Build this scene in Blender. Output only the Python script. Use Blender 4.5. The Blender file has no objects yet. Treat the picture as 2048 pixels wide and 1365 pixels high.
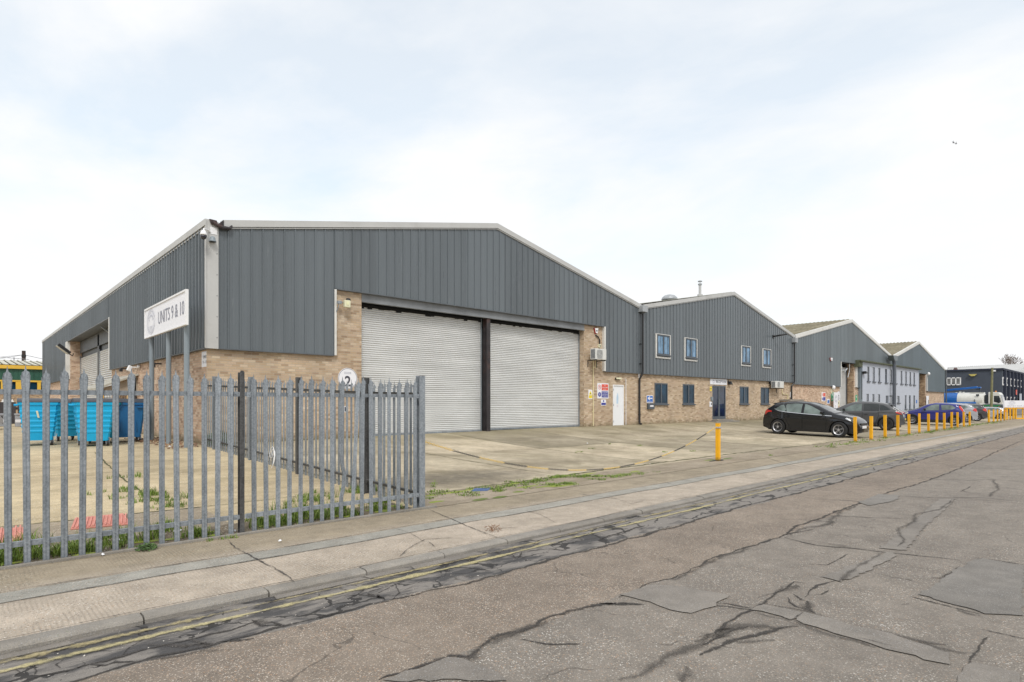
SKYOFF = (5.5, 5.5, 0)
import bpy, bmesh, math, random
from mathutils import Vector, Matrix
random.seed(7)
R = math.radians
col = bpy.context.scene.collection
# ------------------------------------------------------------------ camera geometry (world: x along the fronts, y into the buildings, z up)
F_, CX, HZ, CAMZ = 1194.0, 1024.0, 808.0, 1.6
RT = Vector((.7326, -.6807, 0)); FW = Vector((.6807, .7326, 0)); D = 18.5
def ray(px, py):
    return FW + RT*((px-CX)/F_) + Vector((0, 0, (HZ-py)/F_))
def PN(px, py, y=D):           # point on a plane y = const -> (x, z)
    d = ray(px, py); k = y/d.y; return d.x*k, CAMZ+d.z*k
def PX(px, py, x=5.26):        # point on a plane x = const -> (y, z)
    d = ray(px, py); k = x/d.x; return d.y*k, CAMZ+d.z*k
def off(x): return max(0, x-4)*.02
def clamp(v, a=0., b=1.): return max(a, min(b, v))
def gz(x, y):
    p = 1+1.2*clamp((x-7)/8)
    tot = .38+.09*clamp((x-6)/14)-.0085*max(0, x-40)
    return .03+max(0, tot)*clamp((y-8)/10.5)**p
def G(px, py):
    z = .03; d = ray(px, py)
    for i in range(12):
        k = (z-CAMZ)/d.z; z = gz(d.x*k, d.y*k)
    return Vector((d.x*k, d.y*k, z))
RZ = -.02
def GR(px, py):
    d = ray(px, py); k = (RZ-CAMZ)/d.z; return Vector((d.x*k, d.y*k, RZ))
# ------------------------------------------------------------------ mesh helper
def wl(o):
    v = Vector((0, 0, 0))
    while o is not None: v = v+o.location; o = o.parent
    return v
class MB:
    def __init__(s): s.v = []; s.f = []; s.uv = None
    def add(s, vs, fs):
        n = len(s.v); s.v += [tuple(a) for a in vs]; s.f += [tuple(n+i for i in f) for f in fs]; return s
    def box(s, x0, x1, y0, y1, z0, z1):
        if x0 > x1: x0, x1 = x1, x0
        if y0 > y1: y0, y1 = y1, y0
        if z0 > z1: z0, z1 = z1, z0
        return s.add([(x0,y0,z0),(x1,y0,z0),(x1,y1,z0),(x0,y1,z0),(x0,y0,z1),(x1,y0,z1),(x1,y1,z1),(x0,y1,z1)],
                     [(0,3,2,1),(4,5,6,7),(0,1,5,4),(1,2,6,5),(2,3,7,6),(3,0,4,7)])
    def obox(s, p, u, v, w):      # oriented box: corner p and three edge vectors
        p, u, v, w = map(Vector, (p, u, v, w))
        return s.add([p, p+u, p+u+v, p+v, p+w, p+u+w, p+u+v+w, p+v+w],
                     [(0,3,2,1),(4,5,6,7),(0,1,5,4),(1,2,6,5),(2,3,7,6),(3,0,4,7)])
    def cyl(s, p0, p1, r0, r1=None, n=12, caps=True):
        p0, p1 = Vector(p0), Vector(p1); r1 = r0 if r1 is None else r1
        d = (p1-p0).normalized(); a = d.orthogonal().normalized(); b = d.cross(a)
        vs = []
        for p, r in ((p0, r0), (p1, r1)):
            for i in range(n):
                t = 2*math.pi*i/n; vs.append(p+(a*math.cos(t)+b*math.sin(t))*r)
        fs = [(i, (i+1) % n, n+(i+1) % n, n+i) for i in range(n)]
        if caps: fs += [tuple(range(n))[::-1], tuple(range(n, 2*n))]
        return s.add(vs, fs)
    def tube(s, pts, r, n=8):
        pts = [Vector(p) for p in pts]; vs = []; a = None
        for i, p in enumerate(pts):
            d = ((pts[min(i+1, len(pts)-1)]-p).normalized()+(p-pts[max(i-1, 0)]).normalized())
            d = d.normalized() if d.length > 1e-6 else Vector((0, 0, 1))
            a = d.orthogonal().normalized() if a is None else (a-d*a.dot(d)).normalized()
            b = d.cross(a); rr = r[i] if isinstance(r, (list, tuple)) else r
            vs += [p+(a*math.cos(2*math.pi*k/n)+b*math.sin(2*math.pi*k/n))*rr for k in range(n)]
        m = len(pts); fs = [(j*n+k, j*n+(k+1) % n, (j+1)*n+(k+1) % n, (j+1)*n+k) for j in range(m-1) for k in range(n)]
        fs += [tuple(range(n))[::-1], tuple(range((m-1)*n, m*n))]
        return s.add(vs, fs)
    def lathe(s, prof, c, ax=(0, 0, 1), n=20):   # prof: (radius, height along ax)
        c = Vector(c); ax = Vector(ax).normalized(); a = ax.orthogonal().normalized(); b = ax.cross(a); vs = []
        for r, h in prof:
            vs += [c+ax*h+(a*math.cos(2*math.pi*k/n)+b*math.sin(2*math.pi*k/n))*r for k in range(n)]
        m = len(prof); fs = [(j*n+k, j*n+(k+1) % n, (j+1)*n+(k+1) % n, (j+1)*n+k) for j in range(m-1) for k in range(n)]
        fs += [tuple(range(n))[::-1], tuple(range((m-1)*n, m*n))]
        return s.add(vs, fs)
    def prism(s, poly, e):        # poly: list of 3D points, e: extrusion vector
        poly = [Vector(p) for p in poly]; e = Vector(e); n = len(poly)
        return s.add(poly+[p+e for p in poly], [tuple(range(n))[::-1], tuple(range(n, 2*n))]+[(i, (i+1) % n, n+(i+1) % n, n+i) for i in range(n)])
    def split_build(s, name, mat, parent=None, gap=.03, **kw):
        """one object for each separate piece (pieces whose boxes come within gap of each other stay together)"""
        par = list(range(len(s.v)))
        def fd(i):
            while par[i] != i: par[i] = par[par[i]]; i = par[i]
            return i
        for f in s.f:
            for k in f[1:]: par[fd(k)] = fd(f[0])
        comp = {}
        for i in range(len(s.v)): comp.setdefault(fd(i), []).append(i)
        bb = [[ids, [min(s.v[i][a] for i in ids) for a in range(3)], [max(s.v[i][a] for i in ids) for a in range(3)]] for ids in comp.values()]
        ch = True
        while ch:
            ch = False; i = 0
            while i < len(bb):
                j = i+1
                while j < len(bb):
                    if all(bb[i][1][a]-gap <= bb[j][2][a] and bb[j][1][a]-gap <= bb[i][2][a] for a in range(3)):
                        bb[i] = [bb[i][0]+bb[j][0], [min(x, y) for x, y in zip(bb[i][1], bb[j][1])], [max(x, y) for x, y in zip(bb[i][2], bb[j][2])]]; bb.pop(j); ch = True
                    else: j += 1
                i += 1
        out = []
        for ids, _, _ in bb:
            m = {k: n for n, k in enumerate(sorted(ids))}; q = MB(); q.v = [s.v[k] for k in sorted(ids)]; q.f = [tuple(m[k] for k in f) for f in s.f if f[0] in m]; out.append(q.build(name, mat, parent, **kw))
        return out[0]
    def build(s, name, mat, parent=None, smooth=False, bevel=0, fixn=True):
        me = bpy.data.meshes.new(name); o0 = wl(parent)
        me.from_pydata([(a[0]-o0.x, a[1]-o0.y, a[2]-o0.z) for a in s.v], [], s.f)
        if fixn:
            bm = bmesh.new(); bm.from_mesh(me); bmesh.ops.recalc_face_normals(bm, faces=bm.faces); bm.to_mesh(me); bm.free()
        uvl = me.uv_layers.new(name='UVMap'); off_ = o0
        if s.uv is not None:
            for p in me.polygons:
                for li in p.loop_indices: uvl.data[li].uv = s.uv[me.loops[li].vertex_index]
        else:
            for p in me.polygons:
                n = p.normal; ax = max(range(3), key=lambda i: abs(n[i]))
                for li in p.loop_indices:
                    c = me.vertices[me.loops[li].vertex_index].co+off_
                    uvl.data[li].uv = (c.y, c.z) if ax == 0 else (c.x, c.z) if ax == 1 else (c.x, c.y)
        if smooth:
            for p in me.polygons: p.use_smooth = True
        o = bpy.data.objects.new(name, me); col.objects.link(o)
        for m in (mat if isinstance(mat, (list, tuple)) else [mat]): me.materials.append(m)
        if parent is not None: o.parent = parent
        if bevel:
            b = o.modifiers.new('bevel', 'BEVEL'); b.width = bevel; b.segments = 2; b.limit_method = 'ANGLE'; b.angle_limit = R(40)
            b.harden_normals = False
        return o
def tag(o, label=None, cat=None, group=None, kind=None):
    if label: o['label'] = label
    if cat: o['category'] = cat
    if group: o['group'] = group
    if kind: o['kind'] = kind
    return o
def empty(name, loc=(0, 0, 0), label=None, cat=None, group=None):
    o = bpy.data.objects.new(name, None); col.objects.link(o); o.location = loc; o.empty_display_size = .2
    return tag(o, label, cat, group)
def copy_tree(o, parent=None):
    c = o.copy(); col.objects.link(c)
    if parent is not None: c.parent = parent; c.matrix_parent_inverse = o.matrix_parent_inverse
    for ch in list(o.children): copy_tree(ch, c)
    return c
def text(s, h, origin, u, v, mat, parent, name='lettering', width=None, depth=.004, align='LEFT', bold=0.0):
    cu = bpy.data.curves.new('t', 'FONT'); cu.body = s; cu.size = 1; cu.extrude = 0; cu.align_x = align; cu.offset = bold; cu.resolution_u = 3
    to = bpy.data.objects.new('t', cu); col.objects.link(to)
    bpy.context.view_layer.update()
    me = bpy.data.meshes.new_from_object(to.evaluated_get(bpy.context.evaluated_depsgraph_get()))
    bpy.data.objects.remove(to); bpy.data.curves.remove(cu)
    xs = [q.co.x for q in me.vertices]; ys = [q.co.y for q in me.vertices]
    x0, x1, y0, y1 = min(xs), max(xs), min(ys), max(ys)
    sy = h/(y1-y0); sx = (width/(x1-x0)) if width else sy
    u, v = Vector(u), Vector(v); n = u.cross(v); o0 = wl(parent); origin = Vector(origin)
    mid = (x0+x1)/2 if align == 'CENTER' else x0
    for q in me.vertices:
        a, b = q.co.x, q.co.y
        q.co = origin+u*((a-mid)*sx)+v*((b-y0)*sy)+n*depth-o0
    me.name = name; me.materials.clear(); me.materials.append(mat)
    o = bpy.data.objects.new(name, me); col.objects.link(o); o.parent = parent
    return o
# ------------------------------------------------------------------ materials
def newmat(name):
    m = bpy.data.materials.new(name); m.use_nodes = True; nt = m.node_tree
    return m, nt, nt.nodes['Principled BSDF']
def N(nt, t, **kw):
    n = nt.nodes.new(t)
    for k, v in kw.items():
        if k.startswith('i_'): n.inputs[k[2:].replace('_', ' ')].default_value = v
        else: setattr(n, k, v)
    return n
def L(nt, a, b): nt.links.new(a, b)
def ramp(nt, fac, stops, interp='LINEAR'):
    r = nt.nodes.new('ShaderNodeValToRGB'); r.color_ramp.interpolation = interp
    e = r.color_ramp.elements
    while len(e) < len(stops): e.new(.5)
    for i, (p, c) in enumerate(stops):
        e[i].position = p; e[i].color = (c[0], c[1], c[2], 1) if isinstance(c, (tuple, list)) else (c, c, c, 1)
    L(nt, fac, r.inputs[0]); return r.outputs[0]
def mixc(nt, fac, a, b, mode='MIX'):
    m = nt.nodes.new('ShaderNodeMix'); m.data_type = 'RGBA'; m.blend_type = mode
    for v, i in ((fac, 0), (a, 6), (b, 7)):
        if isinstance(v, (int, float)): m.inputs[i].default_value = v if i == 0 else (v, v, v, 1)
        elif isinstance(v, (tuple, list)): m.inputs[i].default_value = (v[0], v[1], v[2], 1)
        else: L(nt, v, m.inputs[i])
    return m.outputs[2]
def math_(nt, op, a, b=0., clampv=False):
    m = nt.nodes.new('ShaderNodeMath'); m.operation = op; m.use_clamp = clampv
    for v, i in ((a, 0), (b, 1)):
        if isinstance(v, (int, float)): m.inputs[i].default_value = v
        else: L(nt, v, m.inputs[i])
    return m.outputs[0]
def pos(nt): return nt.nodes.new('ShaderNodeNewGeometry').outputs['Position']
def noise(nt, vec, scale, detail=4., rough=.55, dist=0.):
    n = N(nt, 'ShaderNodeTexNoise'); n.inputs['Scale'].default_value = scale; n.inputs['Detail'].default_value = detail
    n.inputs['Roughness'].default_value = rough; n.inputs['Distortion'].default_value = dist
    if vec is not None: L(nt, vec, n.inputs['Vector'])
    return n.outputs['Fac']
def scaled(nt, vec, sc):
    m = nt.nodes.new('ShaderNodeMapping'); m.inputs['Scale'].default_value = sc; L(nt, vec, m.inputs['Vector']); return m.outputs[0]
def bump(nt, bs, h, strength=.3, dist=.01):
    b = nt.nodes.new('ShaderNodeBump'); b.inputs['Strength'].default_value = strength; b.inputs['Distance'].default_value = dist
    L(nt, h, b.inputs['Height']); L(nt, b.outputs[0], bs.inputs['Normal'])
def simple(name, c, rough=.6, metal=0., var=.12, scale=3., spec=.5, dirt=None, coat=0.):
    """paint or metal with slight large-scale and fine variation of tone"""
    m, nt, bs = newmat(name); tc = nt.nodes.new('ShaderNodeTexCoord').outputs['Object']
    a = noise(nt, tc, scale); b = noise(nt, tc, scale*14, 3)
    f = math_(nt, 'ADD', math_(nt, 'MULTIPLY', a, .7), math_(nt, 'MULTIPLY', b, .3))
    lo = tuple(max(0, x*(1-var)) for x in c); hi = tuple(x*(1+var) for x in c)
    cc = ramp(nt, f, [(.3, lo), (.7, hi)])
    if dirt:
        cc = mixc(nt, math_(nt, 'MULTIPLY', ramp(nt, noise(nt, tc, scale*.6, 6, .65), [(.52, 0.), (.72, 1.)]), dirt[1]), cc, dirt[0])
    L(nt, cc, bs.inputs['Base Color'])
    L(nt, math_(nt, 'ADD', math_(nt, 'MULTIPLY', b, .2), rough-.1), bs.inputs['Roughness'])
    bs.inputs['Metallic'].default_value = metal; bs.inputs['Specular IOR Level'].default_value = spec
    bs.inputs['Coat Weight'].default_value = coat; bs.inputs['Coat Roughness'].default_value = .04
    return m
def brick_mat(name, stops, mortar=(.42, .36, .28), moss=1., mossz=.95):
    m, nt, bs = newmat(name)
    uv = nt.nodes.new('ShaderNodeUVMap').outputs[0]
    b = N(nt, 'ShaderNodeTexBrick'); L(nt, uv, b.inputs['Vector'])
    for k, v in (('Scale', 1.), ('Mortar Size', .006), ('Mortar Smooth', .3), ('Bias', 0.), ('Brick Width', .225), ('Row Height', .075)): b.inputs[k].default_value = v
    b.inputs['Color1'].default_value = (0, 0, 0, 1); b.inputs['Color2'].default_value = (1, 1, 1, 1); b.inputs['Mortar'].default_value = (.5, .5, .5, 1)
    tint = ramp(nt, b.outputs['Color'], stops)
    n1 = noise(nt, uv, 1.1, 4); n2 = noise(nt, uv, 60, 3); n3 = noise(nt, uv, .35, 3)
    tint = mixc(nt, .5, tint, ramp(nt, n1, [(.3, (.62,.56,.5)), (.7, (1.18,1.12,1.04))]), 'MULTIPLY')
    tint = mixc(nt, .35, tint, ramp(nt, n2, [(.3, .35), (.7, 1.3)]), 'MULTIPLY')
    tint = mixc(nt, math_(nt, 'MULTIPLY', ramp(nt, n3, [(.5, 0.), (.75, 1.)]), .35), tint, (.34,.22,.15))
    c = mixc(nt, b.outputs['Fac'], tint, mortar)
    # efflorescence blotches and moss rising from the foot of the wall
    ef = ramp(nt, noise(nt, scaled(nt, uv, (1, .8, 1)), .9, 6, .7), [(.6, 0.), (.78, 1.)])
    c = mixc(nt, math_(nt, 'MULTIPLY', ef, .3), c, (.62,.58,.5))
    p = pos(nt); sx = N(nt, 'ShaderNodeSeparateXYZ'); L(nt, p, sx.inputs[0])
    hz = math_(nt, 'SUBTRACT', sx.outputs['Z'], .42)
    mo = math_(nt, 'SUBTRACT', math_(nt, 'ADD', .25, math_(nt, 'MULTIPLY', noise(nt, uv, 2.2, 5, .7), 1.0)), math_(nt, 'MULTIPLY', hz, 1/mossz))
    mo = ramp(nt, mo, [(.42, 0.), (.72, 1.)])
    c = mixc(nt, math_(nt, 'MULTIPLY', mo, .75*moss), c, mixc(nt, noise(nt, uv, 9, 3), (.09,.085,.03), (.17,.13,.07)))
    L(nt, c, bs.inputs['Base Color']); bs.inputs['Roughness'].default_value = .9
    bump(nt, bs, math_(nt, 'ADD', math_(nt, 'MULTIPLY', b.outputs['Fac'], -1.), math_(nt, 'MULTIPLY', n2, .4)), .6, .006)
    return m
BR = brick_mat('stock_brick', [(0., (.36,.26,.18)), (.18, (.48,.36,.245)), (.45, (.58,.455,.32)), (.7, (.56,.43,.32)), (.85, (.68,.57,.43)), (1., (.45,.34,.25))])
BR2 = brick_mat('stock_brick_pink', [(0., (.40,.26,.19)), (.3, (.60,.42,.30)), (.6, (.68,.50,.38)), (1., (.74,.60,.46))], mossz=.6)
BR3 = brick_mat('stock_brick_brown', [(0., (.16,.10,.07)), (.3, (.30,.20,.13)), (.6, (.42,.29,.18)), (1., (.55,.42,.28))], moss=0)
def clad_mat(name, c, rough=.38):
    m, nt, bs = newmat(name); p = pos(nt)
    a = noise(nt, scaled(nt, p, (1.2, 1.2, .12)), 1.5, 5, .6); b = noise(nt, p, 30, 3)
    # each 1 m wide sheet has weathered to its own tone
    q = N(nt, 'ShaderNodeTexWhiteNoise'); q.noise_dimensions = '2D'
    sp = N(nt, 'ShaderNodeSeparateXYZ'); L(nt, p, sp.inputs[0]); cb = N(nt, 'ShaderNodeCombineXYZ')
    L(nt, math_(nt, 'FLOOR', math_(nt, 'ADD', sp.outputs['X'], .27)), cb.inputs[0]); L(nt, math_(nt, 'FLOOR', math_(nt, 'ADD', sp.outputs['Y'], .41)), cb.inputs[1])
    L(nt, cb.outputs[0], q.inputs['Vector'])
    f = math_(nt, 'ADD', math_(nt, 'MULTIPLY', a, .75), math_(nt, 'MULTIPLY', b, .25))
    cc = ramp(nt, f, [(.3, tuple(x*.86 for x in c)), (.7, tuple(x*1.12 for x in c))])
    cc = mixc(nt, 1., cc, ramp(nt, q.outputs['Value'], [(0., .88), (1., 1.08)]), 'MULTIPLY')
    st = ramp(nt, noise(nt, scaled(nt, p, (9, 9, .5)), 1., 5, .7), [(.62, 0.), (.8, 1.)])
    cc = mixc(nt, math_(nt, 'MULTIPLY', st, .30), cc, (.40,.41,.41))
    L(nt, cc, bs.inputs['Base Color']); L(nt, math_(nt, 'ADD', math_(nt, 'MULTIPLY', a, .25), rough-.1), bs.inputs['Roughness'])
    return m
CLAD = clad_mat('plastisol_cladding', (.118,.136,.150), .27)
TRIM = simple('light_grey_trim', (.50,.50,.49), .5, var=.06, scale=1.2, dirt=((.26,.25,.22), .35))
WTRIM = simple('pale_trim', (.68,.67,.64), .5, var=.06, scale=2, dirt=((.3,.29,.24), .35))
DTRIM = simple('dark_steel', (.10,.11,.12), .55, var=.25, scale=2)
LINTEL = simple('lintel_steel', (.20,.21,.22), .5, var=.3, scale=1.5)
RUST = simple('rusty_steel', (.035,.03,.033), .7, var=.5, scale=3, dirt=((.16,.07,.05), .6))
BLACK = simple('black_plastic', (.018,.018,.02), .45, var=.2)
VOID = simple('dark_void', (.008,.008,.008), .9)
WHITE = simple('white_paint', (.80,.80,.81), .45, var=.04)
SHUT = None
def shutter_mat():
    m, nt, bs = newmat('galvanised_shutter'); p = pos(nt)
    a = noise(nt, scaled(nt, p, (.5, .5, 2.)), 1.3, 5); sx = N(nt, 'ShaderNodeSeparateXYZ'); L(nt, p, sx.inputs[0])
    q = N(nt, 'ShaderNodeTexWhiteNoise'); q.noise_dimensions = '1D'; L(nt, math_(nt, 'FLOOR', math_(nt, 'MULTIPLY', sx.outputs['Z'], 1/.076)), q.inputs['W'])
    c = ramp(nt, a, [(.3, (.60,.605,.60)), (.7, (.71,.715,.71))])
    c = mixc(nt, .6, c, ramp(nt, q.outputs['Value'], [(0., .93), (1., 1.05)]), 'MULTIPLY')
    d = ramp(nt, noise(nt, scaled(nt, p, (3, 3, .6)), 1.4, 6, .7), [(.58, 0.), (.8, 1.)])
    c = mixc(nt, math_(nt, 'MULTIPLY', d, .16), c, (.36,.33,.28))
    L(nt, c, bs.inputs['Base Color']); bs.inputs['Roughness'].default_value = .42; bs.inputs['Metallic'].default_value = .15
    return m
SHUT = shutter_mat()
def galv_mat(name, c1=(.20,.225,.25), c2=(.34,.37,.40), metal=.35):
    m, nt, bs = newmat(name); tc = nt.nodes.new('ShaderNodeTexCoord').outputs['Object']
    oi = nt.nodes.new('ShaderNodeObjectInfo').outputs['Random']
    v = N(nt, 'ShaderNodeTexVoronoi'); v.inputs['Scale'].default_value = 55; L(nt, tc, v.inputs['Vector'])
    sp = N(nt, 'ShaderNodeSeparateColor'); L(nt, v.outputs['Color'], sp.inputs[0])
    a = noise(nt, scaled(nt, tc, (1, 1, .35)), 7, 5, .65)
    f = math_(nt, 'ADD', math_(nt, 'MULTIPLY', sp.outputs[0], .24), math_(nt, 'MULTIPLY', a, .76))
    c = ramp(nt, f, [(.3, c1), (.62, c2), (.8, tuple(x*1.3 for x in c2))])
    c = mixc(nt, 1., c, ramp(nt, oi, [(0., .82), (1., 1.12)]), 'MULTIPLY')
    st = ramp(nt, noise(nt, scaled(nt, tc, (14, 14, .9)), 1.2, 5, .7), [(.56, 0.), (.75, 1.)])
    c = mixc(nt, math_(nt, 'MULTIPLY', st, .5), c, (.09,.09,.09))
    L(nt, c, bs.inputs['Base Color']); bs.inputs['Metallic'].default_value = metal; bs.inputs['Roughness'].default_value = .5
    return m
GALV = galv_mat('galvanised_steel', (.19,.212,.235), (.33,.36,.39)); GALVD = galv_mat('weathered_post_steel', (.045,.045,.045), (.10,.10,.10), .2)
def glass(name, c=(.02,.03,.04), rough=.04, spec=.5, coat=0.):
    m, nt, bs = newmat(name); tc = nt.nodes.new('ShaderNodeTexCoord').outputs['Object']
    L(nt, ramp(nt, noise(nt, tc, 1.6, 3), [(.35, tuple(x*.6 for x in c)), (.7, tuple(x*1.5 for x in c))]), bs.inputs['Base Color'])
    bs.inputs['Roughness'].default_value = rough; bs.inputs['Specular IOR Level'].default_value = spec
    bs.inputs['Coat Weight'].default_value = coat; bs.inputs['Coat Roughness'].default_value = .03
    return m
GLB = glass('blue_window_glass', (.15,.27,.41)); GLD = glass('dark_window_glass', (.008,.035,.065), .04, .22); GLDOOR = glass('door_glass', (.012,.022,.05))
GLCAR = glass('car_glass', (.16,.20,.19)); GLCARD = glass('dark_car_glass', (.018,.022,.022), .03, .6, .3); GLOFF = glass('office_glass', (.09,.10,.12))
UPVC = simple('anthracite_frame', (.075,.088,.105), .45, var=.08)
YEL = simple('yellow_paint', (.86,.43,.004), .5, var=.10, scale=4, dirt=((.30,.17,.03), .5))
def weather(m, z0, amt, c):
    nt = m.node_tree; bs = nt.nodes['Principled BSDF']; src = bs.inputs['Base Color'].links[0].from_socket; tc = nt.nodes.new('ShaderNodeTexCoord').outputs['Object']; oi = nt.nodes.new('ShaderNodeObjectInfo').outputs['Random']
    s = N(nt, 'ShaderNodeSeparateXYZ'); L(nt, tc, s.inputs[0]); f = math_(nt, 'SUBTRACT', math_(nt, 'ADD', noise(nt, tc, 9, 5, .7), .35), math_(nt, 'DIVIDE', s.outputs['Z'], z0)); f = ramp(nt, f, [(.3, 0.), (.7, 1.)])
    cc = mixc(nt, 1., src, ramp(nt, oi, [(0., (.84,.80,.7)), (1., (1.05,1.05,1.))]), 'MULTIPLY'); L(nt, mixc(nt, math_(nt, 'MULTIPLY', f, amt), cc, c), bs.inputs['Base Color'])
weather(YEL, .22, .75, (.12,.10,.03))
# ground family
def ground_mat(name, base, dark, speck, tint=None, agg=95., stain=.5, seed=0., moss=0., slab=0., tamp=0.):
    m, nt, bs = newmat(name); p = pos(nt)
    mp = nt.nodes.new('ShaderNodeMapping'); mp.inputs['Location'].default_value = (seed, seed*1.7, 0); L(nt, p, mp.inputs['Vector']); p2 = mp.outputs[0]
    v = N(nt, 'ShaderNodeTexVoronoi'); v.inputs['Scale'].default_value = agg; L(nt, p, v.inputs['Vector'])
    sp = N(nt, 'ShaderNodeSeparateColor'); L(nt, v.outputs['Color'], sp.inputs[0])
    stone = ramp(nt, sp.outputs[0], speck, 'CONSTANT')
    big = noise(nt, p2, .55, 6, .62); mid = noise(nt, p2, 4., 5, .6); fine = noise(nt, p, 220, 2)
    c = ramp(nt, big, [(.3, dark), (.62, base)])
    c = mixc(nt, .5, c, ramp(nt, mid, [(.3, .62), (.7, 1.22)]), 'MULTIPLY')
    c = mixc(nt, .6, c, ramp(nt, fine, [(.3, .6), (.7, 1.35)]), 'MULTIPLY')
    mask = ramp(nt, sp.outputs[1], [(.5, 0.), (.62, 1.)])
    core = ramp(nt, v.outputs['Distance'], [(.35, 1.), (.6, 0.)])
    c = mixc(nt, math_(nt, 'MULTIPLY', math_(nt, 'MULTIPLY', math_(nt, 'MULTIPLY', mask, core), ramp(nt, noise(nt, p2, 1.6, 5, .65), [(.35, .25), (.65, 1.)])), .68), c, stone)
    s1 = ramp(nt, noise(nt, scaled(nt, p2, (.22, .5, 1)), 1., 6, .68, .6), [(.52, 0.), (.72, 1.)])
    c = mixc(nt, math_(nt, 'MULTIPLY', s1, stain), c, tuple(x*.42 for x in dark))
    if slab:
        sx_ = N(nt, 'ShaderNodeSeparateXYZ'); L(nt, p, sx_.inputs[0]); wn = N(nt, 'ShaderNodeTexWhiteNoise'); wn.noise_dimensions = '2D'; cb_ = N(nt, 'ShaderNodeCombineXYZ')
        L(nt, math_(nt, 'FLOOR', math_(nt, 'DIVIDE', math_(nt, 'SUBTRACT', sx_.outputs['X'], 5.35), 4.25)), cb_.inputs[0]); L(nt, math_(nt, 'FLOOR', math_(nt, 'DIVIDE', math_(nt, 'SUBTRACT', sx_.outputs['Y'], 13.6), 6.)), cb_.inputs[1]); L(nt, cb_.outputs[0], wn.inputs['Vector'])
        c = mixc(nt, slab, c, ramp(nt, wn.outputs['Value'], [(0., (.66,.66,.64)), (1., (1.22,1.2,1.16))]), 'MULTIPLY')
        bl = ramp(nt, noise(nt, scaled(nt, p2, (.55, .35, 1)), .8, 5, .6, .8), [(.45, 0.), (.68, 1.)]); c = mixc(nt, math_(nt, 'MULTIPLY', bl, .55), c, (.16,.14,.085))
        ht = math_(nt, 'MULTIPLY', ramp(nt, sx_.outputs['Y'], [(0., 0.), (1., 1.)]), 1.); g_ = math_(nt, 'MULTIPLY', math_(nt, 'SUBTRACT', sx_.outputs['Y'], 15.5), .3, True); c = mixc(nt, math_(nt, 'MULTIPLY', math_(nt, 'MULTIPLY', g_, ramp(nt, mid, [(.35, .2), (.65, 1.)])), .6), c, (.19,.17,.075))
        # wet dark stain beside the end post
        dx = math_(nt, 'DIVIDE', math_(nt, 'SUBTRACT', sx_.outputs['X'], 7.5), 2.3); dy = math_(nt, 'DIVIDE', math_(nt, 'SUBTRACT', sx_.outputs['Y'], 9.7), 1.0); rr_ = math_(nt, 'ADD', math_(nt, 'ADD', math_(nt, 'MULTIPLY', dx, dx), math_(nt, 'MULTIPLY', dy, dy)), math_(nt, 'MULTIPLY', mid, .9))
        c = mixc(nt, math_(nt, 'MULTIPLY', ramp(nt, math_(nt, 'MULTIPLY', rr_, .45), [(.2, 1.), (.75, 0.)]), .75), c, (.085,.075,.06))
    if tamp:
        sy_ = N(nt, 'ShaderNodeSeparateXYZ'); L(nt, p, sy_.inputs[0]); wv = math_(nt, 'SINE', math_(nt, 'ADD', math_(nt, 'MULTIPLY', sy_.outputs['X'], 190.), math_(nt, 'MULTIPLY', mid, 6.)))
        k_ = math_(nt, 'MULTIPLY', ramp(nt, noise(nt, p2, 1.7, 4), [(.4, 0.), (.6, 1.)]), tamp); c = mixc(nt, math_(nt, 'MULTIPLY', math_(nt, 'GREATER_THAN', wv, .35), k_), c, mixc(nt, 1., c, .62, 'MULTIPLY'))
        b_ = math_(nt, 'MULTIPLY', math_(nt, 'SUBTRACT', math_(nt, 'ADD', sy_.outputs['Y'], math_(nt, 'MULTIPLY', big, .8)), 6.75), 2.2, True); c = mixc(nt, math_(nt, 'MULTIPLY', b_, .75), c, mixc(nt, 1., c, (.70,.68,.58), 'MULTIPLY'))
    if moss:
        s2 = ramp(nt, noise(nt, scaled(nt, p2, (.4, .9, 1)), 1.3, 7, .7), [(.55, 0.), (.75, 1.)])
        c = mixc(nt, math_(nt, 'MULTIPLY', s2, moss), c, (.13,.11,.035))
    L(nt, c, bs.inputs['Base Color']); bs.inputs['Roughness'].default_value = .88; bs.inputs['Specular IOR Level'].default_value = .3
    h = math_(nt, 'ADD', math_(nt, 'MULTIPLY', math_(nt, 'MULTIPLY', mask, core), .6), math_(nt, 'MULTIPLY', mid, .6))
    bump(nt, bs, math_(nt, 'ADD', h, math_(nt, 'MULTIPLY', fine, .5)), .45, .008)
    return m, nt, bs, c
SPK = [(0., (.07,.065,.06)), (.28, (.30,.27,.24)), (.5, (.62,.56,.48)), (.72, (.52,.33,.20)), (.86, (.85,.82,.76))]
CONC, *_ = ground_mat('yard_concrete', (.535,.465,.35), (.35,.295,.215), SPK, agg=60, stain=.55, seed=3.1, moss=.5, slab=.8)
YARD, *_ = ground_mat('yard_concrete_yellow', (.58,.475,.305), (.40,.32,.20), SPK, agg=70, stain=.55, seed=8.7, moss=.3)
PAVE, *_ = ground_mat('pavement_concrete', (.47,.40,.325), (.35,.30,.24), SPK, agg=85, stain=.25, seed=1.3, moss=.12, tamp=.4); PAVEB, *_ = ground_mat('pavement_back_concrete', (.36,.30,.225), (.25,.205,.145), SPK, agg=85, stain=.4, seed=21.3, moss=.5)
TRENCH, *_ = ground_mat('trench_reinstatement', (.36,.345,.305), (.27,.26,.23), SPK, agg=95, stain=.2, seed=5.)
KERB, *_ = ground_mat('kerb_concrete', (.31,.285,.25), (.21,.19,.165), [(0., .16), (.5, .28), (.85, .42)], agg=110, stain=.4, seed=2., moss=.2)
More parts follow.
